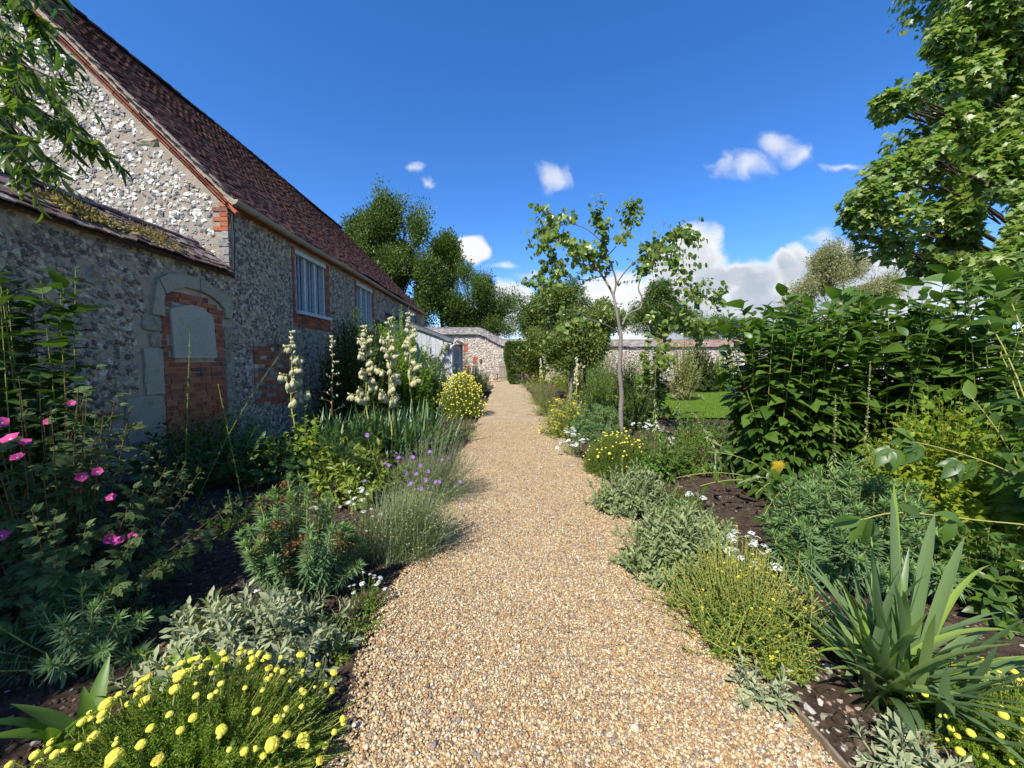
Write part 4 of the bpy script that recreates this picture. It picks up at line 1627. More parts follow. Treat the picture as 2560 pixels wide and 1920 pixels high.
LM['santolina_dark'] = leafmat('santolina_dark_leaf', [(.035, .09, .008), (.055, .12, .01), (.085, .155, .016), (.028, .07, .006)], .3, .5, .3)
LM['rudbeckia'] = leafmat('rudbeckia_leaf', [(.035, .085, .016), (.055, .12, .022), (.085, .165, .035), (.03, .07, .016), (.11, .19, .04)], .36, .40, .45)
LM['lime'] = leafmat('lime_leaf', [(.20, .30, .02), (.27, .36, .03), (.14, .23, .02), (.30, .33, .04)], .4, .45, .4)
LM['spirea'] = leafmat('spirea_leaf', [(.15, .24, .02), (.19, .28, .025), (.10, .17, .015), (.22, .26, .03), (.12, .19, .02)], .4, .5, .3)
LM['mallow'] = leafmat('mallow_leaf', [(.04, .075, .03), (.06, .105, .04), (.085, .14, .055)], .3, .6, .3)
LM['iris'] = leafmat('iris_leaf', [(.075, .14, .075), (.10, .175, .095), (.13, .21, .10), (.17, .27, .05)], .28, .45, .45)
LM['yucca'] = leafmat('yucca_leaf', [(.04, .095, .045), (.06, .13, .06), (.09, .17, .07), (.15, .22, .08)], .22, .4, .5)
LM['peony'] = leafmat('peony_leaf', [(.10, .16, .025), (.14, .21, .04), (.18, .26, .05), (.075, .125, .02)], .3, .35, .5)
LM['green'] = leafmat('green_leaf', [(.05, .12, .018), (.075, .16, .028), (.10, .20, .04), (.04, .09, .015)], .36, .45, .4)
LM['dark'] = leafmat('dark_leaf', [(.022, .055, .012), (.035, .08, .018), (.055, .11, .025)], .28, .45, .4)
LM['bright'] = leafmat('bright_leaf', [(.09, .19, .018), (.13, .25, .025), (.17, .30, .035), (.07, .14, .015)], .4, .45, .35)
LM['lavender'] = leafmat('lavender_leaf', [(.14, .205, .14), (.19, .26, .19), (.105, .15, .095), (.23, .28, .19)], .25, .7, .2)
LM['fennel'] = leafmat('blue_leaf', [(.08, .16, .10), (.11, .21, .13), (.06, .13, .075)], .3, .6, .25)
LM['hypericum'] = leafmat('hypericum_leaf', [(.055, .13, .035), (.08, .17, .045), (.10, .19, .05), (.15, .22, .05), (.30, .26, .04)], .35, .5, .3)
LM['lily'] = leafmat('lily_leaf', [(.04, .09, .02), (.06, .12, .025)], .3, .5, .35)
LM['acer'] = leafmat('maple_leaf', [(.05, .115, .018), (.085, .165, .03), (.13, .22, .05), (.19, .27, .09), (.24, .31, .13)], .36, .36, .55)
LM['cercis'] = leafmat('heart_leaf', [(.06, .12, .025), (.10, .18, .04), (.15, .23, .06), (.19, .27, .07)], .34, .32, .55)
LM['cherry'] = leafmat('cherry_leaf', [(.03, .07, .012), (.045, .10, .015), (.07, .13, .02), (.12, .18, .035)], .4, .36, .5)
LM['yew'] = leafmat('yew_leaf', [(.035, .075, .014), (.06, .11, .02), (.09, .15, .028), (.028, .06, .012)], .22, .55, .3)
LM['yewb'] = leafmat('mid_tree_leaf', [(.036, .074, .016), (.055, .104, .022), (.085, .14, .03), (.026, .056, .012)], .28, .5, .35)
LM['willow'] = leafmat('willow_leaf', [(.15, .18, .11), (.21, .24, .16), (.27, .29, .21), (.10, .13, .075)], .3, .6, .3)
LM['birch'] = leafmat('small_tree_leaf', [(.07, .12, .03), (.10, .16, .045), (.14, .20, .06), (.05, .09, .02)], .32, .4, .45)
LM['redleaf'] = leafmat('red_leaf', [(.10, .03, .02), (.16, .05, .03), (.10, .08, .025)], .3, .5, .3)
LM['grass'] = leafmat('grass_blade', [(.09, .14, .03), (.14, .19, .05), (.2, .22, .08)], .3, .6, .3)
LM['yellowleaf'] = leafmat('yellowing_leaf', [(.55, .36, .03), (.5, .42, .05)], .4, .5, .3)


def petal(name, cols, trans=.3, rough=.6):
    return leafmat(name, cols, trans, rough, .25, 1.0)


PM_YEL = petal('yellow_petal', [(.75, .62, .04), (.80, .70, .10)])
PM_BUT = petal('button_yellow', [(.70, .62, .05), (.78, .70, .10), (.62, .55, .04)], .15)
PM_GOLD = petal('golden_petal', [(.75, .42, .01), (.80, .50, .02)])
PM_WHITE = petal('white_petal', [(.80, .80, .78), (.72, .73, .74)])
PM_CREAM = petal('cream_petal', [(.58, .54, .31), (.66, .62, .40), (.50, .47, .25)])
PM_PINK = petal('pink_petal', [(.66, .05, .25), (.74, .10, .33), (.55, .03, .18)], .4)
PM_MAUVE = petal('mauve_petal', [(.26, .14, .60), (.32, .18, .66), (.22, .10, .5)])
PM_LAV = petal('lavender_petal', [(.20, .13, .24), (.26, .18, .30), (.16, .11, .2)])
PM_PINKPALE = petal('pale_pink_petal', [(.55, .25, .38), (.62, .36, .46), (.45, .12, .28)])
PM_BROWN = petal('spent_flower', [(.17, .09, .04), (.11, .06, .03), (.22, .13, .05)], .1)
PM_SEED = petal('seed_pod', [(.34, .33, .18), (.28, .28, .14), (.40, .38, .22)], .1)


# ------------------------------------------------------------------ flower heads (shared meshes)
def fl_mesh(name, build, mats, smooth=False):
    a = Acc(); build(a)
    return a.mesh(name, mats, (0, 0, 0), smooth)


def _button(a):
    r = np.random.default_rng(2)
    V, f = ico(3)
    V = V * np.array([1, 1, .80])
    V *= (1 + r.normal(0, .05, (len(V), 1)))
    a.add(V, f, np.repeat(r.random(1), len(f[0])))
    tube(a, [(0, 0, -.5), (.1, .05, -3.2)], .11, .10, 5, .5, 1)


FM_BUTTON = fl_mesh('flower', _button, [PM_BUT, M_STEMY], False)


def _button_old(a):
    r = np.random.default_rng(5)
    V, f = ico(3)
    V = V * np.array([.92, .86, .74]) + (V[:, 2:3] > .6) * np.array([.06, .02, -.18])
    V *= (1 + r.normal(0, .07, (len(V), 1)))
    top = V[f[0]].mean(1)[:, 2] > .30
    a.add(V, [f[0][~top]], .2)
    a.add(V, [f[0][top]], r.random(int(top.sum())), 2)
    tube(a, [(0, 0, -.5), (-.1, .05, -3.2)], .11, .10, 5, .5, 1)


def _button_flat(a):
    r = np.random.default_rng(6)
    V, f = ico(3)
    V = V * np.array([1.05, .98, .60])
    V *= (1 + r.normal(0, .05, (len(V), 1)))
    a.add(V, f, r.random(len(f[0])))
    tube(a, [(0, 0, -.3), (.0, .12, -3.2)], .11, .10, 5, .5, 1)


PM_BUTOLD = petal('fading_button', [(.48, .36, .04), (.58, .46, .06), (.40, .28, .05)], .1)
FM_BUTTONS = [FM_BUTTON, fl_mesh('flower', _button_flat, [PM_BUT, M_STEMY]), FM_BUTTON, fl_mesh('flower', _button_old, [PM_BUT, M_STEMY, PM_BUTOLD])]


def _star(n, w, up=.35, mi=0):
    def b(a):
        r = np.random.default_rng(3)
        ph = np.arange(n) * 2 * np.pi / n + r.normal(0, .08, n)
        d = np.stack([np.cos(ph), np.sin(ph), np.full(n, up)], -1)
        a.inst(strip(w, 3, 1.3, .2, .15), frames(d, np.tile([0, 0, 1.0], (n, 1)), 1, 1, 1), np.zeros((n, 3)), r.random(n), 0)
        V, f = ico(1)
        a.add(V * .16 + np.array([0, 0, .1]), f, .5, 1)
    return b


FM_STAR = fl_mesh('flower', _star(5, .26), [PM_YEL, PM_GOLD])
FM_RAY = fl_mesh('flower', _star(14, .13, .5), [PM_MAUVE, PM_LAV])
FM_PINK = fl_mesh('flower', _star(5, .50, .75), [PM_PINK, PM_WHITE])


def _cluster(a):
    r = np.random.default_rng(7)
    n = 30
    rad = np.sqrt(r.random(n)) * .95; th = r.random(n) * 6.28
    c = np.stack([rad * np.cos(th), rad * np.sin(th), .45 - .5 * rad ** 2], -1)
    for i in range(n):
        ph = np.arange(4) * 1.57 + r.random() * 1.5
        nrm = norm((c[i] * np.array([.8, .8, 0]) + np.array([0, 0, 1]))[None])[0]
        d = np.stack([np.cos(ph), np.sin(ph), -.35 * (np.cos(ph) * nrm[0] + np.sin(ph) * nrm[1]) + .15], -1)
        a.inst(strip(.42, 2, 1.2, .3, .1), frames(d, np.tile(nrm, (4, 1)), .25, .25, .25), np.tile(c[i], (4, 1)), r.random(4), 0)
    tube(a, [(0, 0, .2), (.05, 0, -2.2)], .07, .06, 4, .5, 1)


FM_WHITE = fl_mesh('flower', _cluster, [PM_WHITE, M_STEM])


def _bell(a):
    r = np.random.default_rng(9)
    n = 6
    ph = np.arange(n) * 1.047
    t = np.linspace(0, 1, 6)
    prof = np.array([.07, .25, .35, .37, .34, .22])
    for i in range(n):
        V = []
        for k, q in enumerate(t):
            for e in (-.62, 0, .62):
                R = prof[k] * (1.0 if e == 0 else .97)
                hw = e * (1 if k < 5 else .25)
                V.append((R * math.cos(ph[i] + hw), R * math.sin(ph[i] + hw), -q * 1.1 - (.12 if (k == 5 and e == 0) else 0)))
        f = []
        for k in range(5):
            b = k * 3
            f += [(b, b + 1, b + 4, b + 3), (b + 1, b + 2, b + 5, b + 4)]
        a.add(V, [np.array(f)], r.random())
    tube(a, [(0, 0, .0), (0.0, 0, .45)], .07, .05, 4, .5, 1)


FM_BELL = fl_mesh('flower', _bell, [PM_CREAM, M_STEMY], True)


def _bud(a):
    V, f = ico(2)
    V = V * np.array([.24, .24, .6]) + np.array([0, 0, .5])
    a.add(V, f, .5)
    tube(a, [(0, 0, -.3), (0, 0, .1)], .06, .06, 4, .5, 1)


FM_BUD = fl_mesh('bud', _bud, [PM_CREAM, M_STEMB], True)


def _brown(a):
    r = np.random.default_rng(4)
    n = 60
    p = norm(r.normal(size=(n, 3))) * r.random((n, 1)) ** .4 * np.array([1, 1, .8])
    a.inst(T_ROUND, frames(norm(p + r.normal(0, .5, (n, 3))), norm(r.normal(size=(n, 3))), .4, .4, .4), p, r.random(n))


FM_BROWN = fl_mesh('spent_flower_head', _brown, [PM_BROWN])


def rot_to(d, rng=None):
    q = Vector(d).normalized().to_track_quat('Z', 'Y')
    M = q.to_matrix()
    if rng is not None:
        M = M @ Matrix.Rotation(rng.random() * 6.28, 3, 'Z')
    return M


def scatter_flowers(root, me, pts, dirs, sizes, rng, name='flower', cap=95):
    """each flower a child of its plant; past the cap the smaller ones in the picture become one part"""
    pts = np.asarray(pts); dirs = np.asarray(dirs)
    n = len(pts)
    order = np.argsort([math.hypot(p[0], p[1]) / s for p, s in zip(pts, sizes)])
    for i in order[:cap]:
        place(name, me[i % len(me)] if isinstance(me, list) else me, root, pts[i], rot_to(dirs[i], rng), float(sizes[i]))
    rest = order[cap:]
    if len(rest):
        me = me[0] if isinstance(me, list) else me
        vs = np.zeros(len(me.vertices) * 3, np.float32); me.vertices.foreach_get('co', vs); vs = vs.reshape(-1, 3).astype(float)
        li = np.zeros(len(me.loops), np.int32); me.loops.foreach_get('vertex_index', li)
        st = np.zeros(len(me.polygons), np.int32); me.polygons.foreach_get('loop_start', st)
        tt = np.diff(np.append(st, len(li)))
        mi = np.zeros(len(me.polygons), np.int32); me.polygons.foreach_get('material_index', mi)
        rr = np.zeros(len(me.polygons), np.float32); me.attributes['rnd'].data.foreach_get('value', rr)
        a = Acc()
        M = np.stack([np.array(rot_to(dirs[i], rng)) * sizes[i] for i in rest])
        for m_ in set(mi.tolist()):
            for k in set(tt.tolist()):
                sel = np.where((mi == m_) & (tt == k))[0]
                if len(sel) == 0:
                    continue
                f = np.stack([li[st[q]:st[q] + k] for q in sel])
                a.inst((vs, [f]), M, pts[rest], .5, m_)
        part(name + 's', a, list(me.materials), root, False, None, 'stuff')


def dome(rng, n, R, Hh, base, yscale=.8, low=.05, lean=(0, 0), jit=.12, ctr=.35):
    """stems from a small foot up to points over a dome: returns foot, bend, tip"""
    az = rng.random(n) * 2 * np.pi
    z = low + (1 - low) * rng.random(n) ** .75
    rr = np.sqrt(np.clip(1 - z ** 2, 0, 1)) * (1 + rng.normal(0, jit, n))
    z = z * (1 + rng.normal(0, jit * .8, n))
    tip = np.stack([R * rr * np.cos(az) + lean[0] * z, R * yscale * rr * np.sin(az) + lean[1] * z, np.maximum(Hh * z, .02)], -1)
    q = rng.random(n) ** .6
    foot = np.stack([R * ctr * q * rr * np.cos(az + rng.normal(0, .5, n)), R * yscale * ctr * q * rr * np.sin(az + rng.normal(0, .5, n)), 0 * z - .01], -1)
    c = foot * .45 + tip * .55 + np.stack([tip[:, 0] * .12, tip[:, 1] * .12, Hh * .12 * (1 - z)], -1)
    b = np.asarray(base, float)
    return foot + b, c + b, tip + b


def where(u, v, w, top, ys=.8):
    """foot centre, half width and height from the pixels a plant covers (base v, width w, top)"""
    g = G(u, v)
    R = w * .5 * g.y / F
    c = Vector((g.x, g.y + R * ys * .55, 0))
    H = P(u, top, c.y).z
    return c, R, H


def bush(name, label, cat, u, v, w, top, T, mat, n, K, L, s0=.35, ang=(1.3, .5), seed=1, group=None, lean=(0, 0), grav=.2, ys=.8, smat=None, sr=.003, fl=None,
         wid=1.0, low=.05, jit=.12, partname='foliage', ctr=.35, whorl=None, lj=.2, z0=0.0):
    rng = np.random.default_rng(seed)
    c, R, H = where(u, v, w, top, ys)
    c.z = z0
    root = thing(name, label, cat, c, group)
    b, m, t = dome(rng, n, R, H - z0, c, ys, low, lean, jit, ctr)
    a = Acc()
    leafy(a, b, m, t, K, s0, L, L * .7, T, ang[0], ang[1], rng, grav, lj=lj, whorl=whorl, wid=wid)
    part(partname, a, LM[mat] if isinstance(mat, str) else mat, root, True)
    a = Acc()
    stemtubes(a, b, m, t, sr * 1.3, sr * .7, 4, 4, rng.random(n))
    part('stems', a, smat or M_STEM, root)
    if fl:
        me, cnt, size, up = fl[:4]
        sel = np.argsort(-t[:, 2] + rng.normal(0, H * (fl[4] if len(fl) > 4 else .3), n) + (t[:, 1] - c.y) * .3)[:cnt] if cnt < n else rng.integers(0, n, cnt)
        pts = t[sel] + norm(t[sel] - m[sel]) * up + rng.normal(0, R * .05 if cnt > n else .005, (len(sel), 3))
        d = norm(norm(t[sel] - m[sel]) * .5 + np.array([0, 0, 1.0]) + rng.normal(0, .3, (len(sel), 3)))
        scatter_flowers(root, me, pts, d, size * np.exp(rng.normal(0, .2, len(sel))), rng)
    return root, (b, m, t), (c, R, H)


# ------------------------------------------------------------------ left bed, near
def near_santolina(label, u0, u1, vtop, vbase, seed, nfl, y=None, cx=None, R=.5, H=.42, group='cotton lavender clumps with yellow buttons', fsize=.0128, nst=900):
    rng = np.random.default_rng(seed)
    c = Vector((cx, y, 0))
    root = thing('cotton_lavender', label, 'plant', c, group)
    b, m, t = dome(rng, nst, R, H, c, .85, .02, (0, 0), .10, .5)
    a = Acc()
    leafy(a, b, m, t, 44, .42, .019, .012, T_NEEDLE, 1.5, .9, rng, -.15, wid=2.4)
    part('foliage', a, LM['santolina'], root, True)
    a = Acc(); stemtubes(a, b, m, t, .0022, .0014, 4, 3, rng.random(nst)); part('stems', a, M_STEM, root)
    vis = np.where((t[:, 2] > H * .25))[0]
    sel = rng.choice(vis, nfl, False)
    d = norm(norm(t[sel] - np.array(c)) * .6 + np.array([0, 0, .8]) + rng.normal(0, .22, (nfl, 3)))
    pts = t[sel] + d * rng.uniform(.02, .055, (nfl, 1))
    scatter_flowers(root, FM_BUTTONS, pts, d, fsize * np.exp(rng.normal(0, .30, nfl)), rng)
    return root


near_santolina('mounded cotton lavender with pale yellow button flowers in the near left corner', 0, 0, 0, 0, 5, 210, 1.40, -1.20, .52, .30, nst=1300)


def broadleaf():
    rng = np.random.default_rng(6)
    for k, (u, v, n, h, lab) in enumerate([(450, 1800, 9, .26, 'clump of broad upright tulip-like leaves behind the yellow buttons'),
                                           (110, 1880, 13, .30, 'broad dark arching leaves in the shade beside the yellow buttons')]):
        c = G(u, v) if k == 0 else Vector((-1.75, 1.55, 0))
        root = thing('broad_leaved_bulb', lab, 'plant', c)
        a = Acc()
        az = rng.random(n) * 6.28
        b = np.stack([c.x + .10 * rng.normal(size=n), c.y + .05 * rng.normal(size=n), 0 * az], -1)
        blades(a, b, az, np.abs(rng.normal(.30 + .3 * k, .22, n)), rng.uniform(.8, 1.25, n) * h, rng.uniform(.030, .042, n), rng.uniform(.2, .9, n), 8, .35, rnd=rng.random(n), pw=2.4, base=.35)
        part('leaves', a, LM['bright'] if k == 0 else LM['green'], root, True)


broadleaf()


def silver(label, u, v, w, top, n=42, K=14, L=.07, seed=1, group='silver leaved mats beside the path', T=None, mat='silver', ys=.8, ang=(1.3, .45)):
    return bush('lambs_ear', label, 'plant', u, v, w, top, T if T is not None else T_SPOON, mat, n, K, L, .25, ang, seed, group, grav=.05, ys=ys, smat=LM[mat], sr=.0035, jit=.2, ctr=.7, low=.12)


silver('wide mat of felted silver leaves between the euphorbia and the broad leaves', 540, 1740, 500, 1530, 170, 18, .085, 21)
silver('patch of silver grey leaves and seedlings at the left gravel edge', 760, 1640, 200, 1545, 40, 14, .05, 22, mat='greygreen')


def euphorbia(label, u, v, w, top, n, K, L, seed, group='blue green euphorbias', s0=.30, spent=0, near=True, ys=.8, low=.2, lean=(0, 0), c=None, ctr=.3):
    rng = np.random.default_rng(seed)
    if c is None:
        c, R, H = where(u, v, w, top, ys)
    else:
        c, R, H = c
    root = thing('euphorbia', label, 'plant', c, group)
    b, m, t = dome(rng, n, R * .95, H * .96, c, ys, low, lean, .13, ctr)
    a = Acc()
    leafy(a, b, m, t, K, s0, L, L * .72, T_NEEDLE, 1.6, .7, rng, .10, wid=1.35, lj=.14)
    nt = max(8, K // 6)
    leafy(a, b, m, t, nt, .97, L * .55, L * .45, T_NEEDLE, .75, .25, rng, .0, 1, wid=1.5)
    part('foliage', a, [LM['euphorbia'], LM['euphorbia_top']], root, True)
    a = Acc(); stemtubes(a, b, m, t, .0055, .003, 5, 5, rng.random(n)); part('stems', a, M_STEMY, root, True)
    if spent:
        order = rng.permutation(n)[:spent]
        for i in order:
            p = bez(b[i][None], m[i][None], t[i][None], np.array([rng.uniform(.5, .95)]))[0]
            place('spent_flower_head', FM_BROWN, root, p + rng.normal(0, .03, 3), rot_to((0, 0, 1), rng), rng.uniform(.025, .05))
    return root


euphorbia('bushy euphorbia with brown spent heads beside the lavender on the left', 715, 1545, 360, 1220, 44, 150, .080, 31, s0=.24, spent=26, low=.3)
euphorbia('dark euphorbia with long needle leaves in deep shade at the left edge', 110, 1700, 330, 1470, 26, 70, .085, 32, s0=.35, c=(Vector((-2.25, 2.0, 0)), .42, .42), low=.1)


def pink_mallow():
    rng = np.random.default_rng(41)
    c = Vector((-2.75, 2.35, 0))
    root = thing('pink_mallow', 'leggy mallow bush with magenta flowers at the left edge by the wall', 'shrub', c)
    b, m, t = dome(rng, 75, .85, 1.35, c, .7, .15, (.1, 0), .16, .25)
    sp = [P(340, 1055, 2.5), P(300, 1010, 2.4), P(245, 915, 2.5), P(330, 1150, 2.35), P(280, 1320, 2.2), P(100, 930, 2.4)]
    tb = np.array([tuple(p) for p in sp])
    b = np.concatenate([b, np.tile(np.array(c), (6, 1)) + rng.normal(0, .06, (6, 3)) * np.array([1, 1, 0])])
    t = np.concatenate([t, tb]); m = np.concatenate([m, (b[-6:] + tb) * .5 + np.array([-.1, 0, .22])])
    a = Acc()
    leafy(a, b, m, t, 22, .25, .095, .05, T_LOBED, 1.4, .8, rng, .35, wid=.95, lj=.3)
    part('foliage', a, LM['mallow'], root, True)
    a = Acc(); stemtubes(a, b, m, t, .005, .002, 6, 5, rng.random(len(b))); part('stems', a, M_STEMB, root, True)
    px = [(30, 1100, 1.9), (65, 1108, 1.95), (45, 1145, 2.0), (8, 1058, 2.1), (120, 1055, 2.3), (205, 1192, 2.2), (245, 1180, 2.2), (280, 1245, 2.2), (180, 1010, 2.4), (200, 1225, 2.25), (275, 1345, 2.15), (335, 1340, 2.2), (300, 1355, 2.15), (5, 1340, 2.0)]
    pts = [tuple(P(*q)) for q in px]
    d = norm(np.tile([.35, -.75, .45], (len(px), 1)) + rng.normal(0, .3, (len(px), 3)))
    scatter_flowers(root, FM_PINK, pts, d, .031 * np.exp(rng.normal(0, .15, len(px))), rng)


pink_mallow()


def tall_stems(name, label, cat, feet, hts, K, L0, L1, T, mat, seed, lean=.12, group=None, s0=.12, ang=(1.35, .7), grav=.45, T2=None, smat=None, r=.006, leans=None, wid=1.0):
    rng = np.random.default_rng(seed)
    b = np.array([(f[0], f[1], 0) for f in feet], float)
    n = len(b)
    root = thing(name, label, cat, Vector(b.mean(0)), group)
    off = rng.normal(0, lean, (n, 3)) if leans is None else leans + rng.normal(0, lean, (n, 3))
    t = b + off * np.array([1, 1, 0]) + np.stack([np.zeros(n), np.zeros(n), hts], -1)
    m = b * .55 + t * .45 + np.stack([-off[:, 0] * .3, -off[:, 1] * .3, 0 * hts + .0], -1)
    a = Acc()
    if T2 is not None:
        leafy(a, b, m, t, max(3, int(K * .4)), s0, L0 * 1.15, L0, T2, ang[0] + .1, ang[0], rng, grav + .15, s1=.52, wid=wid)
        leafy(a, b, m, t, int(K * .7), .48, L0, L1, T, ang[0], ang[1], rng, grav, wid=wid, lj=.34)
    else:
        leafy(a, b, m, t, K, s0, L0, L1, T, ang[0], ang[1], rng, grav, wid=wid)
    part('foliage', a, LM[mat], root, True)
    a = Acc(); stemtubes(a, b, m, t, r, r * .5, 6, 5, rng.random(n)); part('stems', a, smat or M_STEM, root, True)
    return root, (b, m, t)


rg = np.random.default_rng(43)
tall_stems('tall_perennial', 'tall leafy stems standing against the flint wall at far left', 'plant',
           [(-3.95 + .42 * rg.normal(), 3.15 + .28 * rg.normal()) for _ in range(30)], rg.uniform(1.9, 2.42, 30), 34, .17, .12, T_OVATE, 'dark', 44, .09, ang=(1.4, .8), T2=T_LOBED, smat=M_STEM, wid=1.3)


def lily_stalk(label, feet, tops, seed, K=110, L=.10, bare=0.0, spikes=True):
    rng = np.random.default_rng(seed)
    b = np.array([tuple(f) for f in feet]); t = np.array([tuple(q) for q in tops])
    n = len(b)
    root = thing('lily_stalk', label, 'plant', Vector(b.mean(0)), 'thin dark seed stalks by the doorway')
    m = (b + t) / 2 + np.array([[-.10 if abs(t[i][0] - b[i][0]) > .3 else 0, 0, .12 * abs(t[i][0] - b[i][0])] for i in range(n)])
    a = Acc()
    leafy(a, b, m, t, K, .22, L, L * .5, T_THIN, 1.75, 1.1, rng, .25, wid=1.3, s1=.7)
    leafy(a, b, m, t, K, .62, .024, .012, T_OVATE, 1.0, .5, rng, -.1, 1, wid=1.1)  # paler upper leaves: sunlit tops and pale seed put into the colour
    part('foliage', a, [LM['lily'], LM['greygreen']], root, True)
    a = Acc(); stemtubes(a, b, m, t, .006, .003, 8, 5, rng.random(n)); part('stems', a, M_STEM, root, True)


lily_stalk('upright narrow leaved stalk in front of the bricked doorway', [(-3.32, 3.95, 0)], [P(476, 812, 4.0)], 51)
lily_stalk('slim upright stalk just right of the bricked doorway', [(-2.95, 4.3, 0)], [P(545, 960, 4.3)], 52, 60, .09)
lily_stalk('arching green flower spike bending right across the doorway', [(-3.4, 4.2, 0)], [P(712, 872, 4.4)], 53, 70, .05)


def yuccas():
    rng = np.random.default_rng(61)

    def clump(label, u, v, w, h, n, heads, seed, spread=1.0):
        r = np.random.default_rng(seed)
        c, R, H = where(u, v, w, 1000, .7)
        root = thing('yucca', label, 'plant', c, 'cream flowered yuccas in the left bed')
        a = Acc()
        az = r.random(n) * 6.28
        hub = np.stack([c.x + R * .75 * r.normal(0, .6, n), c.y + R * .3 * r.normal(0, .6, n), r.uniform(0, .15, n)], -1)
        blades(a, hub, az, np.abs(r.normal(.45, .3, n)), r.uniform(.5, .85, n) * h, r.uniform(.016, .024, n), r.uniform(.0, .9, n) * r.random(n), 7, .35, rnd=r.random(n) ** 1.6, pw=2.6, base=.7)
        part('leaves', a, LM['yucca'], root, True)
        for (fu, fv0, fv1, dy, dens, wd) in heads:
            yy = c.y + dy
            top = P(fu, fv0, yy); bot = P(fu, fv1, yy)
            foot = Vector((bot.x + .03, yy, .05))
            st = thing('flower_spike', None, None); st.parent = root
            st.location = foot - Vector(c)
            ln = smoothline([foot, foot.lerp(bot, .6) + Vector((.03, 0, 0)), bot, bot.lerp(top, .5) + Vector((.01, 0, 0)), top], 4)
            a = Acc(); tube(a, ln, .016, .004, 6, .5); part('stem', a, M_STEMB if dens < .3 else M_STEMY, st, True)
            Ls = (top - bot).length
            nb = int(185 * Ls * dens)
            # side branches
            a = Acc(); pts = []
            for k in range(int(13 * Ls) + 4):
                s = (k + r.random()) / (int(13 * Ls) + 4)
                p = bot.lerp(top, s)
                ph = r.random() * 6.28
                l_ = wd * (1 - .75 * s) * r.uniform(.6, 1.15)
                q = p + Vector((math.cos(ph) * l_, math.sin(ph) * l_, l_ * r.uniform(.1, .6)))
                tube(a, [p, p.lerp(q, .5) + Vector((0, 0, .01)), q], .004, .002, 4, .5)
                for j in range(14):
                    pts.append((p.lerp(q, r.uniform(.35, 1.0)), s))
            part('branchlets', a, M_STEMB if dens < .3 else M_STEMY, st)
            r.shuffle(pts)
            pts = sorted(pts[:nb], key=lambda x: x[1])
            for (q, s) in pts:
                if s < .93 and dens > .3 and r.random() < .9 - .25 * (s > .75):
                    d = Vector((r.normal(0, .22), r.normal(0, .22), 1))
                    place('flower', FM_BELL, st, q - Vector((0, 0, .012)), rot_to(d, r), r.uniform(.070, .096) * (1 - .35 * s))
                else:
                    d = Vector((r.normal(0, .6), r.normal(0, .6), .7))
                    place('bud', FM_BUD, st, q, rot_to(d, r), r.uniform(.035, .055))
            for k in range(10):
                s = .88 + .12 * r.random()
                q = bot.lerp(top, s)
                place('bud', FM_BUD, st, q, rot_to(Vector((r.normal(0, .5), r.normal(0, .5), .8)), r), r.uniform(.025, .04))

    clump('yucca with one drooping cream flower spike nearest the doorway', 790, 1165, 170, .80, 90, [(728, 832, 1010, -.1, 1.0, .26)], 62)
    clump('yucca with a thin bronze budding spike between the cream spikes', 850, 1150, 200, 1.0, 120, [(830, 842, 1030, .1, .26, .2)], 63)
    clump('yucca with the leftmost of the three full cream spikes', 920, 1150, 200, 1.0, 130, [(915, 815, 1010, .1, 1.25, .27)], 64)
    clump('yucca with the fullest middle cream spike in front of the bush', 985, 1150, 200, 1.0, 130, [(972, 800, 1020, -.1, 1.3, .30)], 65)
    clump('yucca with the tallest rear cream spike beside the shed wall', 1045, 1120, 190, 1.05, 130, [(1024, 780, 960, .1, 1.1, .25)], 66)


yuccas()


def left_mid():
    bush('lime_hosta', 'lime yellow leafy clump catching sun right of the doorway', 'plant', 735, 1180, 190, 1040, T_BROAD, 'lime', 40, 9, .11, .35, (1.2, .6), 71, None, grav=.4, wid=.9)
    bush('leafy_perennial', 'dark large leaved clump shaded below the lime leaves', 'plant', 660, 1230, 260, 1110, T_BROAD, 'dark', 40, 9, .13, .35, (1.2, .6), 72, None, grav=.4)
    bush('peony', 'peony clump with glossy pointed leaves in front of the yuccas', 'plant', 860, 1270, 270, 1085, T_LANCE, 'peony', 120, 14, .11, .35, (1.15, .55), 73, None, grav=.35, wid=1.3, smat=M_STEM, sr=.004)
    bush('blue_grey_perennial', 'fine blue grey foliage at the foot of the doorway', 'plant', 490, 1190, 340, 1010, T_LANCE, 'fennel', 150, 18, .07, .3, (1.1, .5), 74, None)
    bush('young_perennial', 'small bright green shoot below the bricked doorway', 'plant', 505, 1200, 60, 1075, T_LANCE, 'bright', 5, 14, .08, .3, (1.0, .5), 75, None, grav=.2)
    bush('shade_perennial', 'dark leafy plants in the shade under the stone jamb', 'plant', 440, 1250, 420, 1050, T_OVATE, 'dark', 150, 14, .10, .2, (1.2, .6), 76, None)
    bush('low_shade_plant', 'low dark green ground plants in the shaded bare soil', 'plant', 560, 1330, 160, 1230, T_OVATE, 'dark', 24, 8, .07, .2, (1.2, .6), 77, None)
    bush('wall_foot_plant', 'yellowish dark clump at the wall foot behind the first yucca', 'plant', 800, 1075, 160, 985, T_BROAD, 'lime', 36, 9, .09, .35, (1.2, .6), 78, None, grav=.35)
    bush('grey_catmint', 'grey leaved catmint sprawling in front of the rear yuccas', 'plant', 1050, 1130, 170, 1045, T_LANCE, 'greygreen', 90, 14, .04, .25, (1.1, .5), 79, 'catmint mounds at the left gravel edge')
    bush('grey_catmint', 'silvery catmint spilling onto the gravel beyond the lavender', 'plant', 1130, 1105, 150, 1035, T_LANCE, 'silver', 110, 14, .035, .25, (1.1, .5), 80, 'catmint mounds at the left gravel edge')
    bush('low_green_mound', 'fresh green mound between the catmint and yuccas', 'plant', 1045, 1095, 110, 1030, T_LANCE, 'bright', 60, 14, .04, .25, (1.1, .5), 81, None)


left_mid()


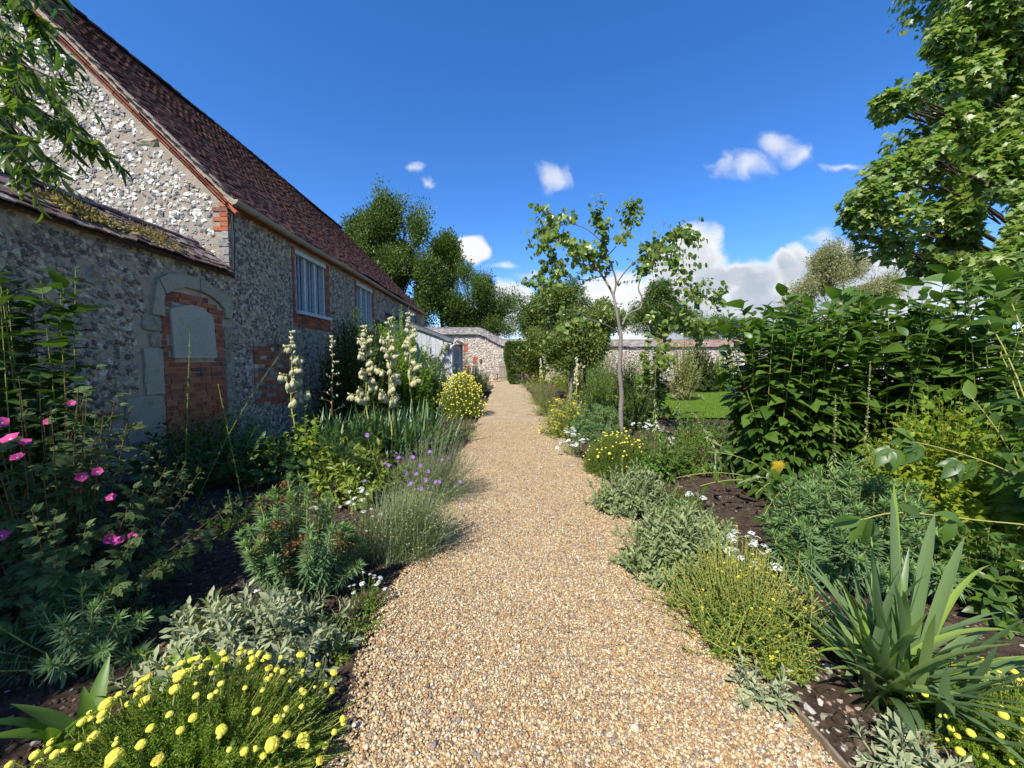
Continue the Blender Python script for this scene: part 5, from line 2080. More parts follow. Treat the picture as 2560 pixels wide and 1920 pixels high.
def catananche():
    rng = np.random.default_rng(85)
    c = G(985, 1425)
    root = thing('catananche', 'wiry grey green clump with violet daisies leaning over the gravel', 'plant', c)
    n = 1500
    az = rng.normal(.45, 1.2, n)
    b = np.stack([c.x + .13 * rng.normal(size=n), c.y + .10 + .22 * rng.random(n) + .05 * rng.normal(size=n), 0 * az], -1)
    L = rng.uniform(.3, .62, n)
    a = Acc()
    tips = blades(a, b, az, np.abs(rng.normal(.42, .25, n)), L, np.full(n, .0024), rng.uniform(0, .75, n), 5, .5, rnd=rng.random(n), pw=4)
    part('foliage', a, LM['lavender'], root, True)
    a = Acc()
    vi = rng.choice(n, 500)
    pp = tips[vi]
    s = np.full(500, .006)
    a.inst(ICO1, frames(norm(rng.normal(size=(500, 3))), norm(rng.normal(size=(500, 3))), s * .7, s * 1.3, s * .7), pp, rng.random(500))
    part('seed_heads', a, PM_SEED, root)
    px = [(962, 1160, 2.95), (970, 1163, 2.95), (1015, 1182, 3.1), (1040, 1185, 3.15), (1032, 1143, 3.2), (1050, 1165, 3.2), (1070, 1178, 3.1), (1027, 1210, 2.95), (1052, 1222, 2.95), (1090, 1205, 3.15), (1098, 1205, 3.1), (910, 1203, 2.95), (996, 1145, 3.1), (1075, 1130, 3.4), (1105, 1150, 3.3), (1120, 1145, 3.4), (918, 1088, 3.2), (1155, 1265, 3.0), (1150, 1205, 3.2), (1065, 1200, 3.1)]
    fb, ft = [], []
    for (u, v, y) in px:
        p = P(u, v, y)
        ft.append(tuple(p)); fb.append((c.x + rng.normal(0, .08), c.y + .2 + rng.normal(0, .06), 0))
    fb = np.array(fb); ft = np.array(ft)
    mm = fb * .5 + ft * .5 + np.array([-.05, 0, .08])
    a = Acc(); stemtubes(a, fb, mm, ft, .0022, .0016, 6, 4, rng.random(len(fb))); part('stems', a, M_STEM, root)
    d = norm(np.tile([.2, -.55, .75], (len(px), 1)) + rng.normal(0, .3, (len(px), 3)))
    scatter_flowers(root, FM_RAY, ft, d, .021 * np.exp(rng.normal(0, .15, len(px))), rng)
    bush('grassy_lavender', 'hazy grey lavender stems behind the violet daisies', 'plant', 1060, 1275, 260, 1080, T_THIN, 'lavender', 420, 14, .055, .2, (.9, .35), 86, None, lean=(.12, 0), grav=.0, sr=.0016, smat=LM['lavender'], fl=(FM_RAY, 16, .014, .01))


catananche()


def white_sprays():
    def spray(label, u, v, w, top, n, seed, fs=.016, K=12, cnt=None):
        bush('candytuft', label, 'flower', u, v, w, top, T_LANCE, 'green', n, K, .03, .2, (1.1, .6), seed, 'white flowered candytufts', fl=(FM_WHITE, cnt or n, fs, .01, .2), sr=.0018, jit=.18, low=.35)
    spray('tall white candytuft sprays between the peony and the violet daisies', 900, 1415, 120, 1225, 26, 91, .017)
    spray('few white flower heads poking up behind the left euphorbia', 815, 1330, 70, 1200, 7, 92, .018)
    spray('weedy white candytuft stems straggling at the left gravel edge', 905, 1545, 130, 1440, 22, 93, .012)
    spray('single white candytuft head in front of the left euphorbia', 640, 1570, 14, 1478, 2, 94, .022, cnt=1)
    spray('white candytuft beside the yellow button flowers on the left', 700, 1790, 60, 1720, 4, 95, .020)
    bush('gravel_weed', 'low weedy green rosettes creeping from the left bed onto the gravel', 'weed', 880, 1600, 220, 1530, T_OVATE, 'green', 50, 8, .025, .2, (1.2, .6), 96, None, jit=.25, ctr=.9)
    bush('gravel_seedling', 'lone seedling sprouting in the open gravel', 'weed', 1015, 1590, 42, 1562, T_OVATE, 'green', 7, 5, .022, .3, (1.2, .6), 97, None)
    bush('gravel_weed', 'small leafy weed beside the gravel near the yellow buttons', 'weed', 825, 1660, 100, 1600, T_OVATE, 'bright', 18, 7, .03, .2, (1.2, .6), 98, None)


white_sprays()


def left_far():
    # one shrub against the barn wall, shaded and sunlit sides put into leaf colours
    def shrub(label, u, v, w, top, mat, n, K, L, seed, T=T_LANCE, ys=.8, low=.02, name='evergreen_shrub', fl=None, sm=None):
        return bush(name, label, 'shrub', u, v, w, top, T, mat, n, K, L, .3, (1.2, .55), seed, None, grav=.05, ys=ys, low=low, ctr=.5, jit=.12, smat=sm or M_STEM, sr=.0028, fl=fl, wid=1.7)
    shrub('dark shaded side of the evergreen shrub growing under the first barn window', 880, 1078, 190, 792, 'dark', 520, 26, .105, 101, ys=.6)
    shrub('bright sunlit side of the evergreen shrub standing behind the cream yucca spikes', 985, 1052, 190, 800, 'bright', 520, 26, .095, 102, ys=.7)
    shrub('lower leafy shrub between the yuccas and the shed', 1075, 1030, 110, 905, 'green', 260, 22, .09, 103)
    bush('cotton_lavender', 'big round cotton lavender smothered in yellow flowers left of the path', 'plant', 1152, 1047, 125, 938, T_NEEDLE, 'santolina', 700, 18, .035, .35, (1.1, .6), 104, 'cotton lavender clumps with yellow buttons', wid=2.2, fl=(FM_BUTTON, 560, .019, .03, .6), ctr=.5)
    bush('purple_sage', 'purple flowered sage behind the yellow cotton lavender', 'plant', 1080, 1030, 62, 975, T_LANCE, 'greygreen', 50, 10, .06, .3, (.9, .4), 105, None, fl=(FM_LAVS, 60, .05, .03), low=.3)
    bush('blue_fennel', 'feathery blue green bush beyond the yellow flowers', 'plant', 1130, 1005, 110, 920, T_NEEDLE, 'fennel', 320, 18, .06, .3, (1.1, .5), 106, None, wid=1.6)
    bush('leafy_shrub', 'leafy green bush near the shed downpipe', 'shrub', 1178, 985, 80, 905, T_OVATE, 'green', 150, 14, .09, .25, (1.2, .6), 107, None)
    bush('leafy_shrub', 'bush in front of the bench at the path end', 'shrub', 1204, 975, 44, 920, T_OVATE, 'yewb', 90, 12, .10, .25, (1.2, .6), 108, None)
    bush('pink_sage', 'small pink flowered plant on the left path edge near the bench', 'plant', 1218, 982, 34, 955, T_LANCE, 'silver', 34, 9, .08, .3, (.9, .4), 109, None, fl=(FM_LAVP, 26, .06, .03), low=.3)
    bush('red_creeper', 'dark red leaved creeper on the far wall beside the shed', 'climber', 1163, 955, 34, 875, T_OVATE, 'redleaf', 70, 16, .12, .1, (1.4, .8), 110, None, ys=.25, grav=.3)
    # espalier on the shed front
    rng = np.random.default_rng(111)
    root = thing('wall_climber', 'thin trained climber casting leaf shadows on the grey shed wall', 'climber', (-2.95, 14.85, 0))
    B, M_, T_ = [], [], []
    for (u0, v0, u1, v1, u2, v2) in [(1095, 985, 1085, 930, 1065, 860), (1085, 920, 1105, 880, 1110, 852), (1085, 920, 1105, 905, 1125, 905), (1090, 955, 1070, 930, 1052, 925), (1080, 900, 1060, 885, 1052, 868), (1098, 960, 1110, 935, 1118, 920), (1085, 915, 1095, 895, 1105, 880), (1110, 880, 1118, 870, 1122, 862)]:
        B.append(tuple(P(u0, v0, 14.86))); M_.append(tuple(P(u1, v1, 14.78))); T_.append(tuple(P(u2, v2, 14.76)))
    B, M_, T_ = map(np.array, (B, M_, T_))
    a = Acc(); stemtubes(a, B, M_, T_, .013, .006, 6, 5, .5); part('stems', a, M_STEMB, root)
    a = Acc(); leafy(a, B, M_, T_, 40, .2, .13, .11, T_OVATE, 1.3, .8, rng, .3, lj=.3); part('foliage', a, LM['birch'], root, True)


def _spikelet(mat):
    def b(a):
        r = np.random.default_rng(6)
        n = 26
        s = r.random(n)
        p = np.stack([r.normal(0, .10, n) * (1 - s * .7), r.normal(0, .10, n) * (1 - s * .7), s * 1.4], -1)
        a.inst(T_ROUND, frames(norm(r.normal(0, .7, (n, 3)) + np.array([0, 0, .4])), norm(r.normal(size=(n, 3))), .22, .26, .22), p, r.random(n))
    return b


FM_LAVS = fl_mesh('flower', _spikelet(0), [PM_LAV])
FM_LAVP = fl_mesh('flower', _spikelet(0), [PM_PINKPALE])
FM_CREAMS = fl_mesh('flower', _spikelet(0), [PM_CREAM])
left_far()
# ------------------------------------------------------------------ right bed, near
near_santolina('cotton lavender with yellow buttons in the near right corner', 0, 0, 0, 0, 105, 110, 1.50, 2.16, .40, .17, fsize=.0102, nst=700)
silver('felted silver rosette standing alone at the right gravel edge', 1925, 1795, 165, 1650, 16, 16, .06, 121)
silver('silver leaves at the bottom of the photo in front of the right yellow buttons', 2310, 1960, 230, 1840, 24, 14, .07, 122)


def iris_clump():
    rng = np.random.default_rng(131)
    c = G(2240, 1735)
    root = thing('bearded_iris', 'big clump of broad blue green sword leaves in the right foreground', 'plant', c)
    a = Acc()
    n = 130
    az = rng.random(n) * 6.28
    b = np.stack([c.x + .09 * rng.normal(size=n), c.y + .07 * rng.normal(size=n), 0 * az], -1)
    L = rng.uniform(.36, .72, n)
    inc = np.abs(rng.normal(.65, .35, n))
    blades(a, b, az, inc, L, rng.uniform(.015, .024, n), rng.uniform(-.1, .9, n), 8, .22, rnd=rng.random(n) ** 1.4, pw=4.5, base=.6)
    # the tall ones in the middle
    az = np.array([1.6, 1.2, .4, 2.4, .2, 1.9, 3.0]); L = np.array([.98, 1.0, .88, .72, .80, .70, .62])
    b = np.stack([c.x + np.array([.0, .03, .06, -.03, .08, .02, -.05]), c.y + np.array([.0, .04, .02, .03, 0, -.03, .02]), np.zeros(7)], -1)
    blades(a, b, az, np.array([.06, .08, .2, .12, .3, .1, .3]), L, np.array([.025, .022, .027, .022, .025, .022, .021]), np.array([.05, .05, .1, .1, .15, .1, .2]), 10, .2, rnd=np.array([.35, .95, .45, .2, .5, .6, .9]), pw=7, base=.8)
    # long bent leaves to the right
    az = np.array([.35, -.1, .15, -.35, 3.3, 3.5]); b = np.tile(np.array(c), (6, 1)) + rng.normal(0, .05, (6, 3)) * np.array([1, 1, 0])
    blades(a, b, az, np.array([.5, .6, .8, .7, .6, .9]), np.array([.95, .85, .8, .7, .6, .55]), np.full(6, .017), np.array([1.2, 1.5, .9, 1.0, 1.3, .6]), 10, .3, rnd=np.array([.95, .9, .3, .9, .95, .8]), pw=3, base=.6)
    part('leaves', a, LM['iris'], root, True)
    a = Acc()
    blades(a, np.array([[c.x + .3, c.y - .02, .03], [c.x - .42, c.y + .18, .05], [c.x - .5, c.y + .2, .04]]), np.array([-.1, 2.9, 2.8]), np.array([1.35, 1.5, 1.5]), np.array([.36, .2, .25]), np.array([.016, .007, .006]), np.array([.3, .1, .1]), 6, .2, rnd=np.array([.2, .6, .9]))
    part('withered_leaf', a, LM['yellowleaf'], root, False, 'yellowed withered sword leaf lying on the soil')


iris_clump()


def hyper(label, u, v, w, top, n, seed, nf, fs=.017, K=26, L=.022, ys=.8):
    return bush('st_johns_wort', label, 'plant', u, v, w, top, T_OVATE, 'hypericum', n, K, L, .15, (1.2, .5), seed, 'sprawling yellow flowered plants', ys=ys, fl=(FM_STAR, nf, fs, .008, .8), ctr=.85, low=.1, jit=.24, sr=.002, smat=M_STEMY)


hyper('wide sprawling fine leaved mat dotted with small yellow flowers at the right gravel edge', 1905, 1635, 400, 1395, 680, 141, 90, .0105, ys=.9)
hyper('small trailing fine leaved mat tucked under the sword leaves', 1985, 1700, 170, 1600, 90, 142, 3)
hyper('golden flowered mound at the gravel edge in front of the slender tree', 1425, 1100, 120, 1000, 240, 143, 320, .034, 14, .05)
hyper('straggling gold flowers behind the blue green dome', 1560, 1045, 120, 985, 80, 144, 70, .034, 14, .05)
silver('grey green silver foliage above the sprawling yellow mat', 1715, 1475, 280, 1265, 190, 17, .085, 151, T=T_LANCE, mat='greygreen')
silver('silver foliage with white flowers near the middle right gravel edge', 1590, 1300, 190, 1170, 170, 17, .075, 152, T=T_LANCE, mat='greygreen')
bush('candytuft', 'white candytuft cluster above the sprawling yellow mat', 'flower', 1875, 1470, 170, 1330, T_LANCE, 'greygreen', 30, 12, .03, .2, (1.1, .6), 153, 'white flowered candytufts', fl=(FM_WHITE, 40, .026, .01, .2), sr=.0018, low=.4)
bush('candytuft', 'white candytuft scattered through the silver foliage at the gravel edge', 'flower', 1570, 1285, 130, 1215, T_LANCE, 'green', 30, 12, .03, .2, (1.1, .6), 154, 'white flowered candytufts', fl=(FM_WHITE, 26, .026, .01, .2), sr=.0018, low=.4)
bush('candytuft', 'white candytuft tuft left of the dark green cotton lavender', 'flower', 1440, 1150, 90, 1080, T_LANCE, 'greygreen', 44, 12, .04, .2, (1.1, .6), 155, 'white flowered candytufts', fl=(FM_WHITE, 60, .032, .01, .3), sr=.0018, low=.3)
bush('candytuft', 'few white flower heads on bare soil below the wilting stems', 'flower', 1725, 1265, 90, 1235, T_LANCE, 'green', 8, 10, .03, .2, (1.1, .6), 156, 'white flowered candytufts', fl=(FM_WHITE, 7, .034, .01, .2), sr=.0018, low=.4)
bush('candytuft', 'white flower heads in the soil gap right of the tree trunk', 'flower', 1625, 1110, 150, 1060, T_LANCE, 'green', 30, 10, .05, .2, (1.1, .6), 157, 'white flowered candytufts', fl=(FM_WHITE, 34, .036, .01, .2), sr=.0018, low=.3)
bush('bronze_sedge', 'tuft of wiry red brown blades beside the sword leaves', 'plant', 2015, 1585, 70, 1500, T_THIN, 'redleaf', 60, 6, .06, .2, (.6, .3), 158, None, grav=0, smat=LM['redleaf'], sr=.0016)
bush('cotton_lavender', 'dark green cotton lavender dotted with small buttons on the right', 'plant', 1553, 1195, 178, 1088, T_NEEDLE, 'santolina_dark', 1700, 22, .026, .4, (1.2, .7), 159, 'cotton lavender clumps with yellow buttons', wid=2.2, fl=(FM_BUTTON, 85, .013, .025, 1.2), ctr=.75, sr=.0018, jit=.07)
euphorbia('rounded blue green euphorbia dome at the foot of the slender tree', 1497, 1108, 155, 1012, 300, 60, .095, 161, s0=.4, low=.05, ctr=.7)
euphorbia('broad blue green euphorbia mass below the tall leafy clump on the right', 2215, 1480, 500, 1180, 230, 95, .100, 162, s0=.4, ys=.75, low=.08, ctr=.8)
euphorbia('low blue green euphorbia shoots between soil and sword leaves', 2010, 1470, 150, 1335, 44, 60, .085, 163, s0=.3, low=.2, ctr=.8)
euphorbia('dark euphorbia shoots in shade right of the sword leaves', 2400, 1500, 190, 1370, 22, 60, .09, 164, s0=.2, low=.6)


def rudbeckias():
    def clump(label, x0, x1, y0, y1, n, h0, h1, seed, K=38):
        rng = np.random.default_rng(seed)
        feet = []
        for _ in range(n):
            x = rng.uniform(x0, x1); y = rng.uniform(y0, y1)
            feet.append((x, y))
        h = rng.uniform(h0, h1, n)
        tall_stems('cutleaf_coneflower', label, 'plant', feet, h, K, .185, .15, T_OVATE, 'rudbeckia', seed, .2, 'tall cut leaved clumps on the right', s0=.08, ang=(1.35, .75), grav=.45, T2=T_LOBED, r=.0065, wid=1.12)
    clump('tall leafy clump at the left end of the green thicket, in front of the willow', 3.05, 4.15, 4.3, 5.4, 78, 1.75, 2.40, 171)
    clump('tall leafy clump in the middle of the green thicket below the maple', 3.9, 5.1, 4.0, 5.3, 82, 1.8, 2.55, 172)
    clump('tall leafy clump at the right edge of the green thicket under the maple', 4.7, 6.3, 3.6, 5.0, 82, 1.8, 2.55, 173)
    # nearest, at the right edge of the picture
    rng = np.random.default_rng(174)
    root = thing('cutleaf_coneflower', 'nearest leaning leafy stems reaching in from the right edge', 'plant', (3.75, 2.35, 0), 'tall cut leaved clumps on the right')
    B = np.array([(3.55, 2.3, 0), (3.7, 2.5, 0), (3.9, 2.6, 0), (4.0, 2.4, 0), (3.8, 2.2, 0), (3.95, 2.75, 0)], float)
    T_ = np.array([tuple(P(2470, 800, 2.6)), tuple(P(2530, 760, 2.7)), tuple(P(2420, 985, 2.6)), tuple(P(2560, 1130, 2.4)), tuple(P(2540, 1400, 2.2)), tuple(P(2500, 880, 2.9))])
    M_ = B * .4 + T_ * .6 + np.array([.25, 0, .05])
    a = Acc()
    leafy(a, B, M_, T_, 10, .25, .20, .17, T_LOBED, 1.35, 1.1, rng, .45, s1=.6)
    leafy(a, B, M_, T_, 14, .5, .17, .10, T_OVATE, 1.35, .7, rng, .4)
    part('foliage', a, LM['rudbeckia'], root, True)
    a = Acc(); stemtubes(a, B, M_, T_, .008, .0035, 8, 6, .5); part('stems', a, M_STEMY, root, True)
    # stems blown over
    root = thing('fallen_stem', 'pale leafy stem blown over above the sword leaves', 'plant', (3.6, 2.2, 0))
    q = [P(2640, 1330, 2.35), P(2440, 1300, 2.3), P(2250, 1282, 2.2), P(2150, 1300, 2.1)]
    foot = Vector((3.8, 2.3, .0))
    ln = smoothline([foot, P(2700, 1420, 2.4)] + q, 6)
    a = Acc(); tube(a, ln, .006, .003, 6, .6); part('stem', a, M_STEMY, root, True)
    L = []; D = []; U_ = []
    for (u, v, y, du, dv, up) in [(2150, 1296, 2.1, -1, .25, 0), (2160, 1298, 2.1, -.7, .7, 0), (2175, 1296, 2.1, -.2, 1, 0), (2145, 1296, 2.1, -1, -.15, 0), (2400, 1300, 2.25, -1, -.45, 0), (2300, 1290, 2.2, -.8, -.5, 0), (2380, 1297, 2.25, -.3, .9, 0)]:
        L.append(tuple(P(u, v, y))); D.append((du, -.15, -dv)); U_.append((0, -.7, .7))
    a = Acc(); a.inst(T_OVATE, frames(np.array(D, float), np.array(U_, float) + rng.normal(0, .35, (len(U_), 3)), .15, .17, .17), np.array(L), rng.random(len(L)))
    part('foliage', a, LM['rudbeckia'], root, True)
    root = thing('fallen_stem', 'leafy stem slanting left across the yellow green spirea', 'plant', (3.9, 2.6, 0))
    q = [P(2530, 1185, 2.6), P(2450, 1150, 2.55), P(2350, 1120, 2.5), P(2285, 1105, 2.45)]
    ln = smoothline([Vector((4.1, 2.7, 0)), P(2640, 1260, 2.65)] + q, 6)
    a = Acc(); tube(a, ln, .007, .003, 6, .6); part('stem', a, M_STEMY, root, True)
    L = []; D = []; U_ = []
    for (u, v, y, du, dv) in [(2285, 1105, 2.45, -.75, -.65), (2290, 1106, 2.45, -1, -.1), (2230, 1118, 2.45, -.7, .6), (2235, 1120, 2.45, -.2, 1), (2400, 1150, 2.5, -.8, .6), (2390, 1160, 2.5, -.1, 1), (2440, 1150, 2.55, -.5, .9), (2300, 1110, 2.45, -.5, .5), (2500, 1180, 2.6, -.3, .9)]:
        L.append(tuple(P(u, v, y))); D.append((du, -.2, -dv)); U_.append((0, -.8, .6))
    a = Acc(); a.inst(T_LOBED, frames(np.array(D, float), np.array(U_, float) + rng.normal(0, .35, (len(U_), 3)), .17, .19, .19), np.array(L), rng.random(len(L)))
    part('foliage', a, LM['rudbeckia'], root, True)
    # collapsed plant with the one yellow leaf
    root = thing('wilting_stems', 'collapsed leafy stems with one yellow leaf lying over bare soil', 'plant', G(1960, 1290))
    yb = root.location.y
    B = np.array([tuple(G(1990, 1240))] * 7) + rng.normal(0, .06, (7, 3)) * np.array([1, 1, 0])
    T_ = np.array([tuple(P(1690, 1195, yb + .2)), tuple(P(1750, 1215, yb)), tuple(P(1845, 1210, yb - .1)), tuple(P(1905, 1300, yb - .35)), tuple(P(1890, 1235, yb - .2)), tuple(P(1940, 1340, yb - .4)), tuple(P(1770, 1130, yb + .3))])
    M_ = B * .5 + T_ * .5 + np.array([0, 0, .28])
    a = Acc(); leafy(a, B, M_, T_, 9, .25, .14, .10, T_OVATE, 1.2, .7, rng, .7); part('foliage', a, LM['rudbeckia'], root, True)
    a = Acc(); stemtubes(a, B, M_, T_, .005, .003, 8, 5, .5); part('stems', a, M_STEMY, root, True)
    a = Acc()
    a.inst(T_LOBED, frames(np.array([[.1, -.2, -1.0]]), np.array([[0, -1, .3]]), .20, .15, .15), np.array([tuple(P(1945, 1150, yb - .1))]), .4)
    part('yellow_leaf', a, LM['yellowleaf'], root, False, 'one bright yellow dying leaf')


rudbeckias()


def right_mid():
    bush('golden_spirea', 'yellow green spirea with brown tips under the thicket', 'shrub', 2440, 1400, 420, 1020, T_OVATE, 'spirea', 480, 20, .065, .3, (1.2, .6), 181, None, smat=M_STEM, sr=.0018, grav=.1, wid=1.3)

    def seedspike(label, u, v, top, seed, lean=0, y=None):
        g = G(u, v)
        yy = y or g.y
        f = Vector((P(u, 960, yy).x, yy, 0)); t = P(u + lean, top, yy)
        r = np.random.default_rng(seed)
        root = thing('foxglove_spike', label, 'plant', f, 'foxglove seed spikes on the right')
        b = np.array([tuple(f)]); t = np.array([tuple(t)]); m = (b + t) / 2
        a = Acc()
        leafy(a, b, m, t, 70, .1, .13, .07, T_LANCE, 1.7, 1.9, r, .45, 0, s1=.55)
        leafy(a, b, m, t, 120, .45, .022, .012, T_ROUND, 1.2, .6, r, .0, 1, wid=1.3)
        part('foliage', a, [LM['greygreen'], PM_SEED], root, True)
        a = Acc(); stemtubes(a, b, m, t, .008, .003, 6, 5, .5); part('stem', a, M_STEM, root, True)
    seedspike('tall foxglove seed spike in front of the thicket', 2172, 1190, 905, 182, 4, 3.7)
    seedspike('shorter foxglove seed spike left of the tall one', 2097, 1190, 985, 183, -8, 3.8)
    seedspike('foxglove seed spike leaning left over the lawn edge', 1830, 1130, 985, 184, -130, 5.6)
    seedspike('dark leafy foxglove spike just right of the slender tree', 1642, 1100, 905, 185, -4, 7.8)
    seedspike('dark leafy foxglove spike at the left corner of the lawn', 1697, 1095, 945, 186, 0, 8.2)

    def strap(label, u, v, n, h, seed, wd=.016, mat='iris'):
        r = np.random.default_rng(seed)
        c = G(u, v)
        root = thing('iris', label, 'plant', c, 'sword leaved irises of the right bed')
        a = Acc()
        az = r.random(n) * 6.28
        b = np.stack([c.x + .16 * r.normal(size=n), c.y + .10 * r.normal(size=n), 0 * az], -1)
        blades(a, b, az, np.abs(r.normal(.3, .2, n)), r.uniform(.7, 1.1, n) * h, np.full(n, wd), r.uniform(0, .6, n), 6, .3, rnd=r.random(n))
        part('leaves', a, LM[mat], root, True)
    bush('leafy_drift', 'tall leafy drift below the small garden trees', 'plant', 1425, 968, 150, 862, T_OVATE, 'birch', 200, 14, .12, .25, (1.2, .5), 220, None, ys=.5)
    bush('leafy_perennial', 'soft green low leaves along the near edge of the lawn', 'plant', 1775, 1120, 190, 1035, T_LANCE, 'green', 90, 13, .09, .25, (1.15, .55), 221, None, grav=.25)
    strap('iris fan in front of the thicket beside the wilting stems', 1810, 1190, 40, .50, 187)
    strap('iris fan behind the golden mound on the right', 1420, 1050, 46, .62, 188, .02)

    bush('low_perennial', 'low mixed leaves between the silver foliage and bare soil', 'plant', 1690, 1300, 170, 1205, T_LANCE, 'green', 60, 12, .06, .25, (1.15, .55), 217, None, grav=.2)
    bush('low_perennial', 'small leafy tuft on bare soil above the white candytuft', 'plant', 1800, 1355, 150, 1290, T_OVATE, 'greygreen', 46, 12, .045, .25, (1.15, .55), 218, None, grav=.2)
    bush('low_perennial', 'dark leafy filler under the slanting stem at the right edge', 'plant', 2520, 1560, 260, 1330, T_OVATE, 'rudbeckia', 40, 12, .11, .25, (1.15, .55), 219, None, grav=.4)
    bush('peony', 'mid green divided leaf clump right of the dark cotton lavender', 'plant', 1655, 1205, 150, 1080, T_LANCE, 'green', 75, 13, .09, .3, (1.15, .55), 191, None, grav=.3, wid=1.2)
    bush('leafy_perennial', 'loose leafy plants between the divided leaves and iris fan', 'plant', 1740, 1190, 130, 1060, T_LANCE, 'green', 70, 13, .08, .3, (1.15, .55), 192, None, grav=.3)
    bush('leafy_perennial', 'dark leafy mass behind the slender tree trunk', 'plant', 1590, 1075, 130, 930, T_LANCE, 'dark', 110, 16, .12, .25, (1.15, .55), 193, None, grav=.3)
    bush('leafy_perennial', 'green perennials left of the slender tree trunk', 'plant', 1505, 1040, 110, 905, T_LANCE, 'green', 130, 16, .11, .25, (1.15, .55), 194, None, grav=.2)
    bush('plume_poppy', 'tall pale lobed plume poppy right of the slender tree', 'plant', 1640, 1050, 110, 862, T_MAPLE, 'birch', 36, 12, .20, .3, (1.3, .8), 195, None, grav=.3, smat=M_STEM, sr=.008)
    bush('plume_poppy', 'bright lobed leaves low beside the foxglove spikes', 'plant', 1610, 1035, 80, 930, T_MAPLE, 'bright', 24, 12, .17, .3, (1.3, .8), 196, None, grav=.3, sr=.006)
    bush('silver_shrub', 'tall silvery narrow leaved shrub right of the slender tree', 'shrub', 1715, 1005, 90, 845, T_LANCE, 'willow', 120, 22, .13, .25, (1.0, .5), 197, None, sr=.008)
    bush('silver_perennial', 'silver grey low plant behind the golden mound', 'plant', 1395, 1068, 90, 1010, T_LANCE, 'silver', 80, 14, .05, .25, (1.1, .5), 198, None)
    bush('yellow_mound', 'yellow green low mound along the gravel below the lavender', 'plant', 1362, 1045, 80, 995, T_LANCE, 'hypericum', 90, 14, .05, .25, (1.1, .5), 199, None)
    bush('lavender', 'faded purple lavender mound on the right gravel edge', 'plant', 1362, 1018, 95, 965, T_THIN, 'lavender', 240, 12, .06, .2, (.8, .35), 200, None, fl=(FM_LAVS, 130, .045, .03, .4), grav=0)
    bush('yellow_perennial', 'yellow flowered drift behind the faded lavender', 'plant', 1372, 985, 120, 930, T_LANCE, 'lime', 170, 12, .07, .25, (1.1, .5), 201, None, fl=(FM_STAR, 90, .045, .03, .4))
    bush('leafy_drift', 'bright olive drift of foliage behind the yellow flowers', 'plant', 1440, 985, 120, 905, T_LANCE, 'spirea', 200, 12, .08, .25, (1.1, .5), 202, None)
    bush('pink_flowers', 'pale pink flowered perennials in front of the far wall', 'plant', 1500, 978, 130, 890, T_LANCE, 'green', 120, 12, .12, .25, (1.1, .5), 203, None, fl=(FM_LAVP, 90, .10, .05, .3), low=.3)
    bush('pink_flowers', 'deeper pink flowers behind the slender tree trunk', 'plant', 1580, 985, 100, 895, T_LANCE, 'dark', 100, 12, .12, .25, (1.1, .5), 204, None, fl=(FM_PINK, 46, .06, .05, .3), low=.3)
    bush('pink_flowers', 'pink valerian at the end of the right gravel edge', 'plant', 1318, 972, 60, 940, T_LANCE, 'silver', 50, 10, .09, .25, (1.1, .5), 205, None, fl=(FM_LAVP, 30, .07, .04, .3), low=.3)
    bush('leafy_drift', 'leafy drift filling the bed before the far wall', 'plant', 1530, 965, 300, 868, T_OVATE, 'green', 330, 14, .13, .25, (1.2, .5), 206, None, ys=.4)
    bush('leafy_drift', 'dark foliage between the slender tree and the lawn', 'plant', 1560, 1040, 110, 960, T_OVATE, 'dark', 90, 14, .09, .25, (1.2, .5), 207, None)

    def creamspike(label, u, v, top, seed, y):
        f = Vector((P(u, 960, y).x, y, 0)); t = P(u, top, y)
        r = np.random.default_rng(seed)
        root = thing('cream_flower_spike', label, 'plant', f, 'cream flower spikes of the far right bed')
        a = Acc(); tube(a, [f, f.lerp(t, .5), t], .02, .008, 5, .5); part('stem', a, M_STEMY, root)
        n = 42
        s = .4 + .6 * r.random(n)
        p = np.array([tuple(f.lerp(t, q)) for q in s]) + r.normal(0, .06, (n, 3)) * (1.15 - s)[:, None]
        scatter_flowers(root, FM_BELL, p, norm(r.normal(0, .3, (n, 3)) + np.array([0, 0, 1])), .085 * np.exp(r.normal(0, .15, n)), r)
        a = Acc()
        n = 34
        blades(a, np.tile(np.array(f), (n, 1)) + r.normal(0, .12, (n, 3)) * np.array([1, 1, 0]), r.random(n) * 6.28, np.abs(r.normal(.5, .25, n)), r.uniform(.4, .75, n), np.full(n, .02), r.uniform(0, .6, n), 5, .3)
        part('leaves', a, LM['yucca'], root, True)
    creamspike('cream flower spike nearest the gravel on the right', 1442, 985, 893, 211, 14.5)
    creamspike('cream flower spike just left of the slender tree', 1490, 975, 880, 212, 15.5)
    creamspike('cream flower spike beside the clipped yew', 1352, 955, 895, 213, 21)
    # shrubs at the far side of the lawn and the clipped yew at the end of the path
    bush('round_viburnum', 'dark domed evergreen shrub on the far side of the lawn', 'shrub', 1752, 983, 100, 870, T_OVATE, 'dark', 420, 18, .16, .3, (1.2, .55), 214, None, grav=.1, ctr=.4, low=.01, smat=M_STEMB, sr=.01)
    bush('pale_shrub', 'paler green shrub beside the dark dome on the lawn', 'shrub', 1815, 980, 70, 890, T_LANCE, 'bright', 220, 16, .16, .3, (1.2, .55), 215, None, grav=.1, ctr=.4, low=.01, sr=.008)
    rng = np.random.default_rng(216)
    root = thing('clipped_yew', 'clipped square yew at the right end of the gravel path', 'shrub', (1.35, 26.6, 0))
    n = 9000
    p = rng.random((n, 3)) * np.array([2.3, 1.6, 2.75]) + np.array([.2, 25.8, .05])
    fce = rng.integers(0, 4, n)
    k = np.abs(rng.normal(0, .10, n))
